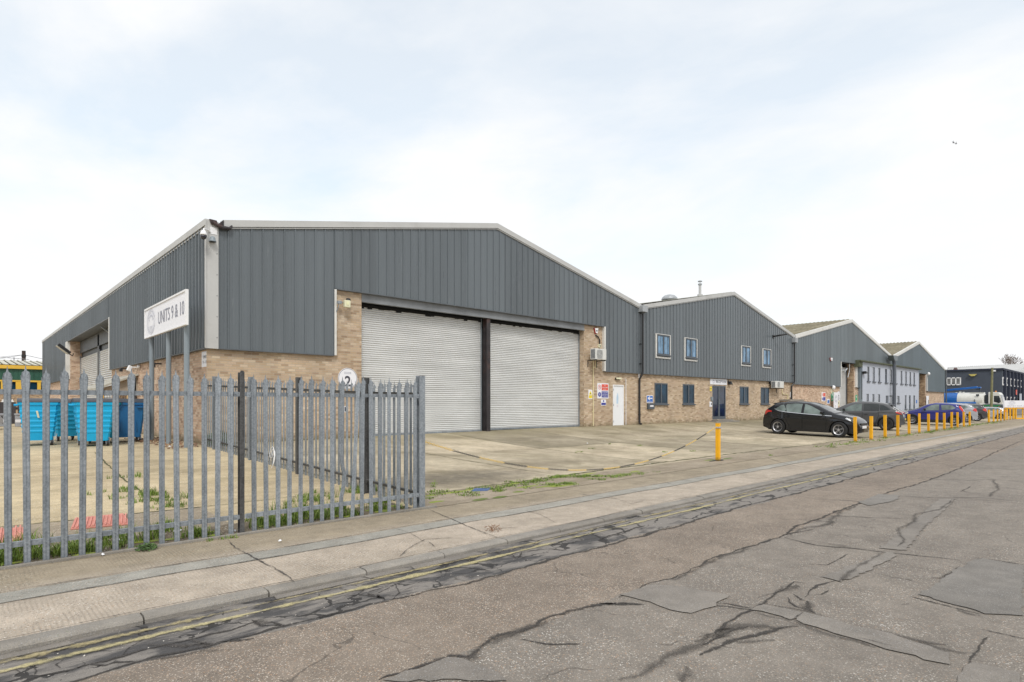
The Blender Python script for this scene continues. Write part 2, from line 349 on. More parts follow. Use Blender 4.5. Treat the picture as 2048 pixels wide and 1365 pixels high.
PATCH, *_ = ground_mat('smooth_patch', (.25,.225,.197), (.205,.184,.162), [(0., .12), (.4, .27), (.8, .5)], agg=130, stain=.2, seed=6.)
PATCHG, *_ = ground_mat('grey_patch', (.228,.211,.19), (.185,.17,.152), [(0., .1), (.5, .25), (.8, .45)], agg=120, stain=.2, seed=9.)
SOIL, *_ = ground_mat('bare_soil', (.20,.16,.11), (.11,.09,.06), SPK, agg=50, stain=.4, seed=4.)
LAND, *_ = ground_mat('far_ground', (.30,.27,.22), (.20,.18,.14), SPK, agg=30, stain=.4, seed=7.)
def road_mat():
    m, nt, bs, c = ground_mat('road_asphalt', (.235,.208,.178), (.175,.155,.135), SPK, agg=95, stain=.28, seed=.4)
    p = pos(nt); s = N(nt, 'ShaderNodeSeparateXYZ'); L(nt, p, s.inputs[0])
    yp = math_(nt, 'SUBTRACT', s.outputs['Y'], math_(nt, 'MULTIPLY', math_(nt, 'MAXIMUM', math_(nt, 'SUBTRACT', s.outputs['X'], 4.), 0.), .02))
    w = math_(nt, 'MULTIPLY', math_(nt, 'SUBTRACT', noise(nt, p, .9, 5, .65), .5), .35)
    yw = math_(nt, 'ADD', yp, w)
    lane = math_(nt, 'MULTIPLY', math_(nt, 'GREATER_THAN', yw, 3.06), math_(nt, 'LESS_THAN', yw, 4.26))
    c = mixc(nt, lane, c, mixc(nt, 1., c, (1.05, .985, .93), 'MULTIPLY'))
    # orange flint chippings of the surface-dressed lane
    v = N(nt, 'ShaderNodeTexVoronoi'); v.inputs['Scale'].default_value = 105; L(nt, p, v.inputs['Vector'])
    sp = N(nt, 'ShaderNodeSeparateColor'); L(nt, v.outputs['Color'], sp.inputs[0])
    chip = math_(nt, 'MULTIPLY', math_(nt, 'GREATER_THAN', sp.outputs[0], .82), math_(nt, 'LESS_THAN', v.outputs['Distance'], .42))
    c = mixc(nt, math_(nt, 'MULTIPLY', chip, math_(nt, 'ADD', .3, math_(nt, 'MULTIPLY', lane, .4))), c, ramp(nt, sp.outputs[1], [(0., (.42,.27,.16)), (.5, (.48,.39,.31)), (1., (.66,.62,.56))]))
    # worn smooth dark strip beside the kerb, with paler islands
    edge = ramp(nt, yw, [(0., 0.), (1., 1.)])
    e = math_(nt, 'GREATER_THAN', yw, 4.28)
    fx = math_(nt, 'MULTIPLY', math_(nt, 'SUBTRACT', s.outputs['X'], 4.), .014); isl = ramp(nt, math_(nt, 'ADD', noise(nt, scaled(nt, p, (1., 2.4, 1)), 1.5, 6, .65, .3), math_(nt, 'MINIMUM', math_(nt, 'MAXIMUM', fx, 0.), .2)), [(.44, 0.), (.56, 1.)])
    c2 = mixc(nt, isl, (.075,.072,.072), (.23,.21,.19))
    c2 = mixc(nt, .6, c2, ramp(nt, noise(nt, p, 150, 3), [(.3, .5), (.7, 1.4)]), 'MULTIPLY')
    c = mixc(nt, e, c, c2)
    # natural crack network: fine edges of warped cells, only where the surface has gone
    def net(scale, width, dens, sc3=(1, 1, 1), seed=0.):
        d = N(nt, 'ShaderNodeTexNoise'); d.inputs['Scale'].default_value = scale*2.5; d.inputs['Detail'].default_value = 5; L(nt, p, d.inputs['Vector'])
        va = nt.nodes.new('ShaderNodeVectorMath'); va.operation = 'MULTIPLY_ADD'; L(nt, d.outputs['Color'], va.inputs[0]); va.inputs[1].default_value = (.55/scale, .55/scale, 0); L(nt, scaled(nt, p, sc3), va.inputs[2])
        vv = N(nt, 'ShaderNodeTexVoronoi'); vv.feature = 'DISTANCE_TO_EDGE'; vv.inputs['Scale'].default_value = scale; L(nt, va.outputs[0], vv.inputs['Vector'])
        wd = math_(nt, 'MULTIPLY', math_(nt, 'SUBTRACT', noise(nt, p, 1.3+seed, 5, .65), dens), width*8); return math_(nt, 'LESS_THAN', vv.outputs['Distance'], wd)
    c = mixc(nt, math_(nt, 'MULTIPLY', net(.62, .006, .50), .6), c, (.07,.06,.052))
    c = mixc(nt, math_(nt, 'MULTIPLY', math_(nt, 'MULTIPLY', net(2.6, .030, .42, (.6, 1, 1), .4), e), .9), c, (.030,.028,.027))
    L(nt, c, bs.inputs['Base Color'])
    return m
ROAD = road_mat()
def crack_mat(name, c, lo=.45, hi=.75, sc=26., amt=1.9, brk=0., mx=1.):
    """ragged dark line: alpha from the strip's own v coordinate and noise"""
    m, nt, bs = newmat(name); uv = nt.nodes.new('ShaderNodeUVMap').outputs[0]; s = N(nt, 'ShaderNodeSeparateXYZ'); L(nt, uv, s.inputs[0])
    v = math_(nt, 'ABSOLUTE', s.outputs['Y'], 0.); p = pos(nt)
    a = math_(nt, 'ADD', v, math_(nt, 'MULTIPLY', math_(nt, 'SUBTRACT', noise(nt, p, sc, 6, .75), .5), amt))
    if brk: a = math_(nt, 'ADD', a, math_(nt, 'MULTIPLY', math_(nt, 'SUBTRACT', noise(nt, p, 2.2, 4, .6), .42), brk))
    al = ramp(nt, a, [(lo, mx), (hi, 0.)]); L(nt, al, bs.inputs['Alpha'])
    L(nt, ramp(nt, noise(nt, p, 60, 3), [(.3, tuple(x*.6 for x in c)), (.7, tuple(x*1.5 for x in c))]), bs.inputs['Base Color']); bs.inputs['Roughness'].default_value = .95
    return m
CRK = crack_mat('crack_dark', (.045,.040,.036), .1, .8, 38., 2.6, 1.2); CRKS = crack_mat('crack_soft', (.085,.075,.066), -.7, .8, 110., 3.6, 1.8, .75)
CRKG = crack_mat('crack_mossy', (.06,.065,.02)); YLINE = crack_mat('worn_yellow_line', (.47,.41,.22), .35, .95, 30., 2.2, 2.6, .75); YLINE2 = crack_mat('faded_yellow_line', (.40,.335,.18), .2, .8, 30., 2.8, 3.0, .7)
def leaf_mat(name, a, b):
    m, nt, bs = newmat(name); oi = nt.nodes.new('ShaderNodeNewGeometry').outputs['Random Per Island']
    L(nt, ramp(nt, oi, [(0., a), (1., b)]), bs.inputs['Base Color']); bs.inputs['Roughness'].default_value = .6
    return m
GRASS = leaf_mat('grass_green', (.07,.13,.015), (.24,.33,.05)); WEED = leaf_mat('weed_green', (.03,.07,.015), (.10,.17,.04)); DEAD = leaf_mat('dead_leaf', (.10,.05,.03), (.28,.16,.09))
# ================================================================== GROUND
def yo(x, yp): return yp+off(x)
def frange(a, b, s):
    n = max(1, int(math.ceil((b-a)/s))); return [a+(b-a)*i/n for i in range(n+1)]
XS = frange(-60, -10, 5)[:-1]+frange(-10, 40, .5)[:-1]+frange(40, 130, 2)[:-1]+frange(130, 420, 20)
def strip(name, y0, y1, zf, mat, label=None, ny=1, xs=XS, kind='structure'):
    mb = MB(); vs = []
    for x in xs:
        for j in range(ny+1):
            yp = y0+(y1-y0)*j/ny; vs.append((x, yo(x, yp), zf(x, yp)))
    fs = [(i*(ny+1)+j, (i+1)*(ny+1)+j, (i+1)*(ny+1)+j+1, i*(ny+1)+j+1) for i in range(len(xs)-1) for j in range(ny)]
    mb.add(vs, fs); o = mb.build(name, mat); return tag(o, label, None, None, kind)
mb = MB(); mb.add([(-900, -900, -.3), (1500, -900, -.3), (1500, 1500, -.3), (-900, 1500, -.3)], [(0, 1, 2, 3)])
tag(mb.build('ground', LAND), kind='structure')
strip('road', -14, 5.06, lambda x, y: RZ, ROAD)
strip('pavement', 5.19, 7.6, lambda x, y: .03-.004*(y < 5.2), PAVE, ny=3)
# yard and forecourt: one height field from the back of the pavement
ys = frange(7.38, 19, .5)[:-1]+frange(19, 140, 8)
xs2 = frange(-90, -10, 8)[:-1]+frange(-10, 40, .6)[:-1]+frange(40, 130, 3)
def field(name, xs, ys, mat, dz=0.):
    mb = MB(); vs = [(x, yo(x, y), gz(x, yo(x, y))+dz+.002) for x in xs for y in ys]; n = len(ys)
    mb.add(vs, [(i*n+j, (i+1)*n+j, (i+1)*n+j+1, i*n+j+1) for i in range(len(xs)-1) for j in range(n-1)])
    return tag(mb.build(name, mat), kind='structure')
field('concrete_forecourt', [x for x in xs2 if x >= 5.2] if False else [5.2]+[x for x in xs2 if x > 5.3], ys, CONC)
field('concrete_yard', [x for x in xs2 if x < 4.9]+[5.2], ys, YARD)
field('pavement_back', [5.2]+[x for x in xs2 if x > 5.3], [7.38, 7.8, 8.2, 8.5], PAVEB, .004)
# soil margin behind the front fence
field('soil_margin', frange(-8, 5.0, .5), [7.4, 7.8, 8.15], SOIL, .006)
APR, *_ = ground_mat('apron_concrete', (.36,.30,.22), (.24,.20,.15), SPK, agg=60, stain=.5, seed=12., moss=.3)
field('concrete_apron', frange(-9, 2.6, .5), [8.1, 8.6, 9.1, 9.55], APR, .004)
# kerb stones: bull-nosed, each its own length, as one kerb run
mb = MB(); x = -9.; rnd = random.Random(3)
KP = [(0, -.06), (0, .030), (.012, .043), (.035, .052), (.145, .053), (.145, -.06)]
while x < 150:
    ln = .91 if x < 40 else 1.83; dz = rnd.uniform(-.006, .004); dy = rnd.uniform(-.006, .006)
    x1 = x+ln-.012
    vs = [(xx, yo(xx, 5.05+dy)+a, z-.02+dz) for xx in (x, x1) for a, z in KP]; n = len(KP)
    mb.add(vs, [(i, i+1, n+i+1, n+i) for i in range(n-1)]+[tuple(range(n)), tuple(range(n, 2*n))[::-1]]); x += ln
tag(mb.build('kerb', KERB), kind='structure')
# channel stones and trench reinstatement along the pavement
mb = MB(); x = -9.
for k in range(46):
    ln = rnd.uniform(.45, .95)
    if rnd.random() < (.8 if k > 9 else .55):
        a, b = 4.93+rnd.uniform(-.02, .02), 5.035
        mb.prism([(x, yo(x, a), RZ+.003), (x+ln, yo(x+ln, a+rnd.uniform(-.015, .015)), RZ+.003), (x+ln+rnd.uniform(-.05, .03), yo(x+ln, b), RZ+.003), (x+rnd.uniform(-.02, .04), yo(x, b), RZ+.003)], (0, 0, .005))
    x += ln+.02
tag(mb.build('channel_stones', PATCH), kind='structure')
mb = MB(); vs = []; xs = frange(-9, 45, .25)
for x in xs:
    wv = .02*math.sin(x*1.7)+.012*math.sin(x*5.1)
    vs += [(x, yo(x, 6.15+wv), .034), (x, yo(x, 6.47+wv*.7), .034)]
mb.add(vs, [(2*i, 2*i+2, 2*i+3, 2*i+1) for i in range(len(xs)-1)]); tag(mb.build('pavement_trench', TRENCH), kind='structure')
# ------------------------------------------------------------------ ragged line strips
def crackstrip(mb, pts, w, dz=.004, zf=None, jit=.35, seg=.12, taper=True):
    """pts: ground points; adds a jittered ribbon with uv v in -1..1"""
    seg *= .6; P = [Vector((p[0], p[1], 0)) for p in pts]; Q = []
    for a, b in zip(P[:-1], P[1:]):
        n = max(1, int((b-a).length/seg)); Q += [a.lerp(b, i/n) for i in range(n)]
    Q.append(P[-1]); m = len(Q); r = random.Random(int(abs(Q[0].x*1000+Q[0].y*77)))
    off_s = 0.
    if mb.uv is None: mb.uv = []
    base = len(mb.v); u = 0
    for i, q in enumerate(Q):
        d = (Q[min(i+1, m-1)]-Q[max(i-1, 0)]); d.normalize(); nrm = Vector((-d.y, d.x, 0))
        off_s = off_s*.7+r.uniform(-1, 1)*w*jit
        c = q+nrm*off_s; ww = w*(r.uniform(.65, 1.3)); ends = min(i, m-1-i)/max(1, m*.2)
        if taper: ww *= clamp(.25+ends, 0, 1)
        if i: u += (q-Q[i-1]).length
        for sgn in (-1, 0, 1):
            pt = c+nrm*ww*sgn; z = (zf(pt.x, pt.y) if zf else RZ)+dz; mb.v.append((pt.x, pt.y, z)); mb.uv.append((u, sgn))
    for i in range(m-1):
        for k in (0, 1): mb.f.append((base+3*i+k, base+3*i+3+k, base+3*i+4+k, base+3*i+1+k))
def Z1(p): return (p[0]*.3418, 1000+p[1]*.3418)          # zoom windows the outlines were read in
def Z2(p): return (600+p[0]*.3418, 900+p[1]*.3418)
def Z3(p): return (1200+p[0]*.41406, 860+p[1]*.41406)
def Z5(p): return (1400+p[0]*.24414, 1120+p[1]*.24414)
def Zk(p): return (p[0]*.2539, 1150+p[1]*.2539)
rg = lambda z, pts: [GR(*z(p)) for p in pts]
mb = MB()
for z, pts, w in [
    (Z2, [(470,1355),(880,1210),(1000,1215),(1180,1090),(1350,1040),(1480,970),(1760,900),(2010,905)], .05),
    (Z2, [(940,1220),(1010,1250)], .06), (Z2, [(1290,1110),(1440,1135),(1640,1135)], .025),
    (Z3, [(90,810),(230,745),(340,720),(600,600),(720,565),(860,522),(960,470),(1100,410),(1250,355),(1440,290),(1600,240),(1740,185),(1850,140),(1950,90),(2048,48)], .045),
    (Z3, [(890,520),(1050,560),(1250,575),(1450,600),(1740,632)], .03), (Z3, [(880,512),(1040,480)], .03),
    (Z3, [(1100,415),(1300,425),(1500,428)], .022), (Z3, [(1420,320),(1640,330),(1850,330),(2048,350)], .03),
    (Z3, [(1700,325),(1900,345),(2048,358)], .02), (Z3, [(1570,240),(1800,245),(1900,240),(2048,250)], .03), (Z3, [(1750,185),(1900,188),(2048,195)], .03), (Z3, [(1830,150),(1960,152),(2048,155)], .03),
    (Z3, [(1800,620),(1900,630),(2048,655)], .03),
    (Z5, [(0,640),(110,600),(230,520),(330,440),(425,410),(520,355),(620,290),(700,235),(780,185),(860,195)], .03),
    (Z5, [(0,790),(90,760),(200,710),(330,650),(430,620),(560,580),(700,555),(800,545)], .045),
    (Z5, [(0,700),(60,690),(160,640),(230,600),(380,545)], .03),
    (Z5, [(0,345),(120,370),(250,385),(425,410)], .03), (Z5, [(130,355),(260,372),(420,400)], .03),
    (Z5, [(870,310),(900,270),(980,215),(1080,190),(1140,175)], .03), (Z5, [(900,295),(1000,285),(1050,250)], .02), (Z5, [(720,310),(740,350),(790,385),(850,400)], .02), (Z5, [(780,285),(840,330),(870,340),(850,400),(900,440)], .045),
    (Z5, [(980,140),(1140,175)], .018), (Z5, [(1740,305),(1880,340),(2040,380)], .02),
    (Z3, [(1500,808),(1640,845),(1850,895)], .02), (Z3, [(1000,650),(1100,655),(1200,600)], .018), (Z3, [(1740,300),(1795,272)], .02),
    (Z3, [(0,845),(100,850),(200,845)], .05), (Z3, [(1845,965),(2048,1010)], .03), (Z3, [(1740,1190),(1770,1150),(1860,1000)], .03),
    (Z3, [(0,535),(120,490),(230,465)], .05),
    # dark strip: kerb-side cracks
    (Zk, [(210,830),(330,790),(520,765),(700,705),(830,680),(980,640),(1100,600),(1280,555),(1430,520),(1560,490),(1680,465),(1830,440),(2040,365)], .032),
    (Zk, [(640,690),(670,710),(560,760),(400,790)], .012), (Zk, [(1140,490),(1120,520),(1010,580),(960,640)], .012), (Zk, [(100,735),(160,770),(110,800)], .012), (Zk, [(250,700),(290,760),(280,800)], .012), (Zk, [(470,740),(440,710),(500,670)], .012),
    (Zk, [(1010,580),(860,605),(760,600)], .010), (Zk, [(700,705),(830,720),(900,690),(1060,690)], .03),
    (Z1, [(1270,830),(1400,820),(1490,810)], .05), (Z1, [(1490,700),(1600,745),(1560,720)], .05),
    (Z2, [(380,845),(430,870),(500,880),(450,850)], .08), (Z2, [(400,830),(560,790),(580,840),(540,880)], .02), (Z2, [(220,850),(380,855),(450,845),(560,790),(700,740)], .012),
    (Z2, [(860,685),(960,690),(1060,700),(1110,715)], .03), (Z2, [(1220,590),(1270,640),(1290,600),(1370,590),(1480,580),(1560,590)], .02), (Z2, [(1370,560),(1450,560),(1560,540),(1680,500),(1800,500)], .02),
    (Z2, [(1060,620),(980,660),(900,650)], .01),
    (Z3, [(720,375),(860,280),(960,255),(1120,230)], .03) if False else (Z3, [(830,262),(1000,215),(1150,205)], .03),
    ]:
    crackstrip(mb, rg(z, pts), w*.8, jit=.6)
tag(mb.build('road_cracks', CRK), kind='structure')
mb = MB()
for z, pts, w in [
    (Z2, [(600,830+0),(700,790)], .02),
    (Z2, [(780,1230),(960,1235),(1080,1150),(1240,1080),(1350,1050),(1480,985)], .09), (Z3, [(340,725),(600,610),(720,575)], .06), (Z3, [(900,515),(1040,470),(1240,362)], .08), (Z5, [(650,275),(720,250),(820,215)], .11), (Z5, [(600,650),(320,660),(300,640)], .05),
    (Z5, [(0,690),(120,640),(230,590),(380,560),(640,570),(850,550)], .09), (Z5, [(760,510),(950,575),(1100,620),(1280,665),(1460,715)], .05), (Z5, [(1380,570),(1560,610),(1700,650),(1850,690),(2040,720)], .05),
    (Z5, [(440,430),(560,460),(750,500)], .025), (Z5, [(540,365),(760,405),(860,430),(1060,490)], .03), (Z5, [(840,340),(860,400),(920,430)], .09), (Z5, [(1650,370),(1720,370)], .07),
    (Z5, [(1880,150),(1950,150),(2040,120)], .04), (Z3, [(1600,715),(1660,720),(1740,660)], .04), (Z3, [(1730,870),(1850,900)], .06), (Z3, [(1500,1035),(1800,1085)], .05),
    (Z3, [(400,1140),(330,1200)], .10), (Z3, [(100,1215),(300,1110),(450,1040),(620,960)], .08), (Z3, [(120,360),(330,330),(500,295)], .12),
    (Zk, [(1150,690),(1400,640),(1600,600),(1840,590)], .05), (Zk, [(1500,520),(1650,570),(1750,560)], .09), (Z1, [(860,850),(1180,840),(1300,840)], .06), (Z1, [(1500,700),(1590,720)], .09),
    ]:
    crackstrip(mb, rg(z, pts), w*.85, .006, jit=.6)
tag(mb.build('road_stains', CRKS), kind='structure')
# seam between the dark kerb strip and the dressed lane
mb = MB()
r2 = random.Random(5); pts = [(x, yo(x, 4.27+.03*math.sin(x*.9)+r2.uniform(-.025, .025))) for x in frange(-3, 60, .4)]
crackstrip(mb, pts, .045, .004, jit=.4, seg=.1); tag(mb.build('road_seam', CRK), kind='structure')
# smooth patches laid over the old surface
def patch(name, polys, mat, dz=.008, zf=None):
    mb = MB()
    for P in polys:
        vs = [(p[0], p[1], (zf(p[0], p[1]) if zf else RZ)+dz) for p in P]; mb.add(vs, [tuple(range(len(vs)))])
    return tag(mb.build(name, mat), kind='structure')
def wob(P, a=.022, seg=.07):
    out = []; r = random.Random(len(P)*3+1)
    for i in range(len(P)):
        p, q = Vector(P[i]), Vector(P[(i+1) % len(P)]); n = max(1, int((q-p).length/seg))
        for k in range(n): out.append(p.lerp(q, k/n)+Vector((r.uniform(-a, a), r.uniform(-a, a), 0)))
    return out
patch('road_patches', [wob(rg(Z5, P)) for P in [
    [(430,415),(520,368),(840,438),(760,497)], [(768,497),(850,440),(1060,485),(1300,560),(1540,610),(1800,690),(2048,770),(2048,860),(1850,820),(1500,730),(1200,640),(950,560)]]]+
    [wob(rg(Z3, P)) for P in [[(1070,712),(1400,590),(1430,612),(1260,700),(1160,735)], [(1350,575),(1480,470),(1640,335),(1720,335),(1560,480),(1480,585)], [(100,800),(250,752),(400,762),(620,800),(560,850),(440,890),(330,868),(240,835)],
     [(1730,1190),(1800,1120),(2048,1190),(2048,1230),(1740,1230)]]]+
    [wob(rg(Z2, P)) for P in [[(480,1358),(700,1280),(870,1212),(960,1225),(1150,1300),(1200,1358)]]], PATCH)
patch('grey_road_patches', [wob(rg(Z3, P)) for P in [[(1540,800),(1780,640),(1850,622),(2048,660),(2048,900),(1860,890)], [(1250,350),(1350,312),(1440,318),(1440,335),(1400,350),(1290,368)], [(1130,215),(1280,190),(1350,200),(1200,232)], [(880,262),(1050,225),(1190,212),(1060,240)]]], PATCHG)
mb = MB()
for z, pts, w in [(Z3, [(1700,340),(1640,385),(1530,410),(1520,450),(1440,480),(1470,530),(1450,570)], .045), (Z3, [(1370,598),(1260,650),(1210,700),(1150,735)], .05), (Z3, [(1900,240),(1925,290),(1880,325)], .05),
                  (Z5, [(840,440),(790,470),(760,495)], .012), (Z5, [(1250,640),(1400,670),(1570,715)], .012), (Z5, [(1870,700),(2048,770)], .03), (Z3, [(950,530),(1250,575),(1460,600)], .02)]:
    crackstrip(mb, rg(z, pts), w, .012)
tag(mb.build('patch_cracks', CRKS), kind='structure')
# double yellow lines (worn)
mb = MB()
crackstrip(mb, [(x, yo(x, 4.73+.012*math.sin(x*1.3))) for x in frange(-4, 36, .5)], .055, .0085, jit=.05, seg=.2, taper=False); tag(mb.build('yellow_line', YLINE), kind='structure')
mb = MB()
crackstrip(mb, [(x, yo(x, 4.89+.01*math.sin(x*1.1))) for x in frange(-4, 30, .5)], .055, .0085, jit=.05, seg=.2, taper=False); tag(mb.build('yellow_line', YLINE2), kind='structure')
# pavement joints and cracks
mb = MB(); PZ = lambda x, y: .034
gp = lambda z, pts: [G(*z(p)) for p in pts]
for pts, w in [([(455,1080),(470,1096),(505,1115),(545,1135),(590,1165)], .022), ([(850,1017),(905,1040),(950,1060),(1003,1078)], .018),
               ([(800,1115),(815,1100),(830,1090),(850,1080),(900,1077),(940,1078)], .014), ([(845,1083),(820,1067),(780,1055)], .01), ([(870,1095),(858,1085),(845,1083)], .012),
               ([(1113,1047),(1080,1030),(1050,1022)], .01), ([(1265,1008),(1230,998),(1180,992),(1155,988)], .015), ([(1170,985),(1120,978),(1100,975)], .01), ([(1360,975),(1330,965),(1290,955)], .01),
               ([(1243,1005),(1260,1009),(1290,1002)], .015), ([(985,1062),(1000,1058),(1040,1055)], .015), ([(1600,935),(1560,925),(1530,915)], .02), ([(1780,895),(1740,888),(1720,880)], .02)]:
    crackstrip(mb, [G(*p) for p in pts], w*.75, .004, PZ, jit=.5, seg=.08)
for yy, w in ((6.14, .010), (6.48, .016), (5.2, .012)):
    rr = random.Random(int(yy*10)); crackstrip(mb, [(x, yo(x, yy+.02*math.sin(x*1.7)+rr.uniform(-.01, .01))) for x in frange(-4, 60, .3)], w, .006, PZ, jit=.3, seg=.15, taper=False)
tag(mb.build('pavement_joints', CRK), kind='structure')
# broom ridges pressed into the pavement slabs
# forecourt joints (dark, mossy) read from the photograph's slab lines
mb = MB()
ZF = lambda x, y: gz(x, y)+.002
for k in range(12):
    x = 5.35+4.25*k; crackstrip(mb, [(x+.03*math.sin(y*3), y) for y in frange(8.5+off(x), 18.5, .7)], .022, .006, ZF, jit=.8, seg=.15)
for pts, w in [([(5.3, 8.45), (6.9, 8.5), (9.8, 8.72), (12, 8.88), (16.8, 8.98), (24.2, 8.9), (40, 9.2)], .045), ([(9.6, 13.6), (13.8, 13.5), (18, 13.7), (30, 13.6)], .014), ([(2.51, 17.98), (2.28, 13.98), (2.21, 11.0), (2.3, 9.5)], .02), ([(-8, 9.6), (.4, 9.58), (2.5, 9.5), (5, 9.5)], .02), ([(-8, 14.2), (0, 14), (2.3, 14), (5, 14)], .012),
               ([(-2.1, 18), (-2.1, 9.6)], .015)]:
    crackstrip(mb, pts, w, .009, ZF, jit=.7, seg=.2)
tag(mb.build('forecourt_joints', CRKG), kind='structure')
mb = MB()
for pts, w in [([(850,960),(900,965),(960,950),(1010,940)], .30), ([(870,975),(930,972),(960,965)], .25), ([(1250,857),(1350,856),(1450,850)], .35), ([(846,905),(930,925),(1000,920)], .35), ([(1000,880),(1100,886),(1180,880)], .5),
               ([(560,960),(640,985),(720,1000)], .35), ([(100,905),(300,905)], .3), ([(180,880),(100,890)], .4), ([(1530,875),(1640,880),(1690,884)], .3)]:
    crackstrip(mb, [G(*p) for p in pts], w, .010, ZF, jit=.3, seg=.3)
STAIN = crack_mat('oil_stain', (.15,.135,.10), -.9, 1.0, 5., 1.8, 1.2, .75)
pass
# ================================================================== GRASS, WEEDS, LITTER
def blades(mb, x, y, n, h, spread, lean=.5, w=.006, r=random):
    for _ in range(n):
        a = r.uniform(0, 6.283); d = spread*math.sqrt(r.random()); px, py = x+d*math.cos(a), y+d*math.sin(a); z = gz(px, py)
        if py < 7.4+off(px): z = .03
        b = r.uniform(0, 6.283); hh = h*r.uniform(.4, 1.1); ln = hh*lean*r.uniform(.2, 1.3); dx, dy = math.cos(b), math.sin(b)
        ww = w*r.uniform(.6, 1.3); c = Vector((px, py, z)); s = Vector((-dy, dx, 0))*ww
        m1 = c+Vector((dx*ln*.35, dy*ln*.35, hh*.6)); t = c+Vector((dx*ln, dy*ln, hh))
        mb.add([c-s, c+s, m1+s*.7, m1-s*.7, t], [(0, 1, 2, 3), (3, 2, 4)])
rg_ = random.Random(11); mb = MB()
for i in range(900):
    x = rg_.uniform(-3.2, 5.1); y = 7.58+abs(rg_.gauss(0, .36)); d = .5+.5*math.sin(x*2.3)+.3*math.sin(x*7)
    if rg_.random() < d*.9: blades(mb, x, y, rg_.randint(9, 20), rg_.uniform(.03, .17)*(.6+.7*(math.sin(x*3.1)*math.sin(x*1.3+1)+.4)), .08, .9, .005, rg_)
for px, py, n in [(300,990,26),(330,1000,20),(290,1005,10),(345,1015,10),(250,955,8),(270,978,6),(240,985,8),(720,985,10),(620,995,16),(640,1000,14),(600,1004,10),(690,985,12),(735,978,12)]:
    g = G(px, py)
    for k in range(n): blades(mb, g.x+rg_.gauss(0, .14), g.y+rg_.gauss(0, .10), 14, rg_.uniform(.05, .13), .05, .8, .005, rg_)
for (x, y, s) in ((-1.5, 7.8, .2), (-.4, 7.75, .12), (.35, 7.85, .22), (.95, 7.75, .16), (1.6, 7.95, .24), (2.1, 7.7, .14), (2.9, 7.85, .2), (3.6, 8.2, .26), (3.9, 8.1, .2), (4.5, 7.8, .14), (1.9, 8.3, .15), (1.2, 8.25, .12), (-2.3, 7.7, .2), (4.9, 8.3, .12)):
    for k in range(9): blades(mb, x+rg_.gauss(0, s*.7), y+rg_.gauss(0, s*.35), 22, s*rg_.uniform(.5, 1.1), .07, .7, .006, rg_)
tag(mb.build('grass', GRASS, fixn=False), 'rough green grass growing behind the front palisade fence', kind='stuff')
mb = MB()
for a, b, n in [((850,990),(1000,980),26), ((1000,978),(1130,952),46), ((1120,955),(1250,952),40), ((920,995),(1080,968),14), ((1180,962),(1290,945),18), ((960,978),(1040,965),14), ((1090,972),(1140,968),26)]:
    A, B = G(*a), G(*b)
    for k in range(n):
        p = A.lerp(B, rg_.random()); blades(mb, p.x+rg_.gauss(0, .10), p.y+rg_.gauss(0, .09), 26, rg_.uniform(.02, .055), .10, 1.2, .007, rg_)
for i in range(150):
    x = rg_.uniform(22.5, 52); y = 7.8+off(x)+rg_.gauss(0, .18); blades(mb, x, y, 12, rg_.uniform(.03, .09), .16, 1., .012, rg_)
for i in range(45):
    x = rg_.uniform(52, 68); y = 8+off(x)+rg_.gauss(0, .25); blades(mb, x, y, 12, rg_.uniform(.03, .09), .25, 1., .02, rg_)
for px, py in [(1280,892),(1220,889),(1180,898),(1540,912),(1330,905),(1385,903),(455,1078),(1165,905),(846,1000),(860,985)]:
    g = G(px, py)
    for k in range(5): blades(mb, g.x+rg_.gauss(0, .1), g.y+rg_.gauss(0, .03), 8, .05, .04, 1., .006, rg_)
tag(mb.build('verge_grass', GRASS, fixn=False), 'thin grass and moss along the forecourt joint and bollard line', kind='stuff')
# moss cushions: low mats hugging the joint
def moss(mb, x, y, rx, ry, zf, seed):
    r = random.Random(seed); n = 12; ring = [(x+rx*math.cos(6.283*i/n)*r.uniform(.5, 1.1), y+ry*math.sin(6.283*i/n)*r.uniform(.5, 1.1)) for i in range(n)]
    b = len(mb.v); mb.v.append((x, y, zf(x, y)+.016)); mb.v += [(a, c, zf(a, c)+.003) for a, c in ring]
    mb.f += [(b, b+1+i, b+1+(i+1) % n) for i in range(n)]
mb = MB()
for i, (px, py) in enumerate([(860,992),(905,986),(925,983),(945,980),(1000,977),(1030,968),(1060,962),(1085,962),(1110,955),(1130,952),(1150,948),(1180,948),(1200,953),(1090,974),(1110,973),(1130,972),(1000,995),(960,1000),(1240,950),(1035,985),(1050,975),(1270,944),(848,998),(870,1005),(1420,921),(1455,918)]):
    g = G(px, py); moss(mb, g.x, g.y, .30*rg_.uniform(.5, 1.4), .09, lambda a, c: max(gz(a, c), .034), i)
for i in range(60):
    x = rg_.uniform(22.5, 60); moss(mb, x, 7.72+off(x)+rg_.gauss(0, .1), .3, .06, lambda a, c: max(gz(a, c), .034), i+99)
for i in range(40):
    x = rg_.uniform(-3, 5); moss(mb, x, 7.55+rg_.random()*.35, .12, .06, lambda a, c: max(gz(a, c), .034)+.006, i+300)
MOSS = leaf_mat('moss_green', (.10,.14,.02), (.27,.31,.04)); tag(mb.build('moss', MOSS, fixn=False), 'patches of bright moss on the concrete joints', kind='stuff')
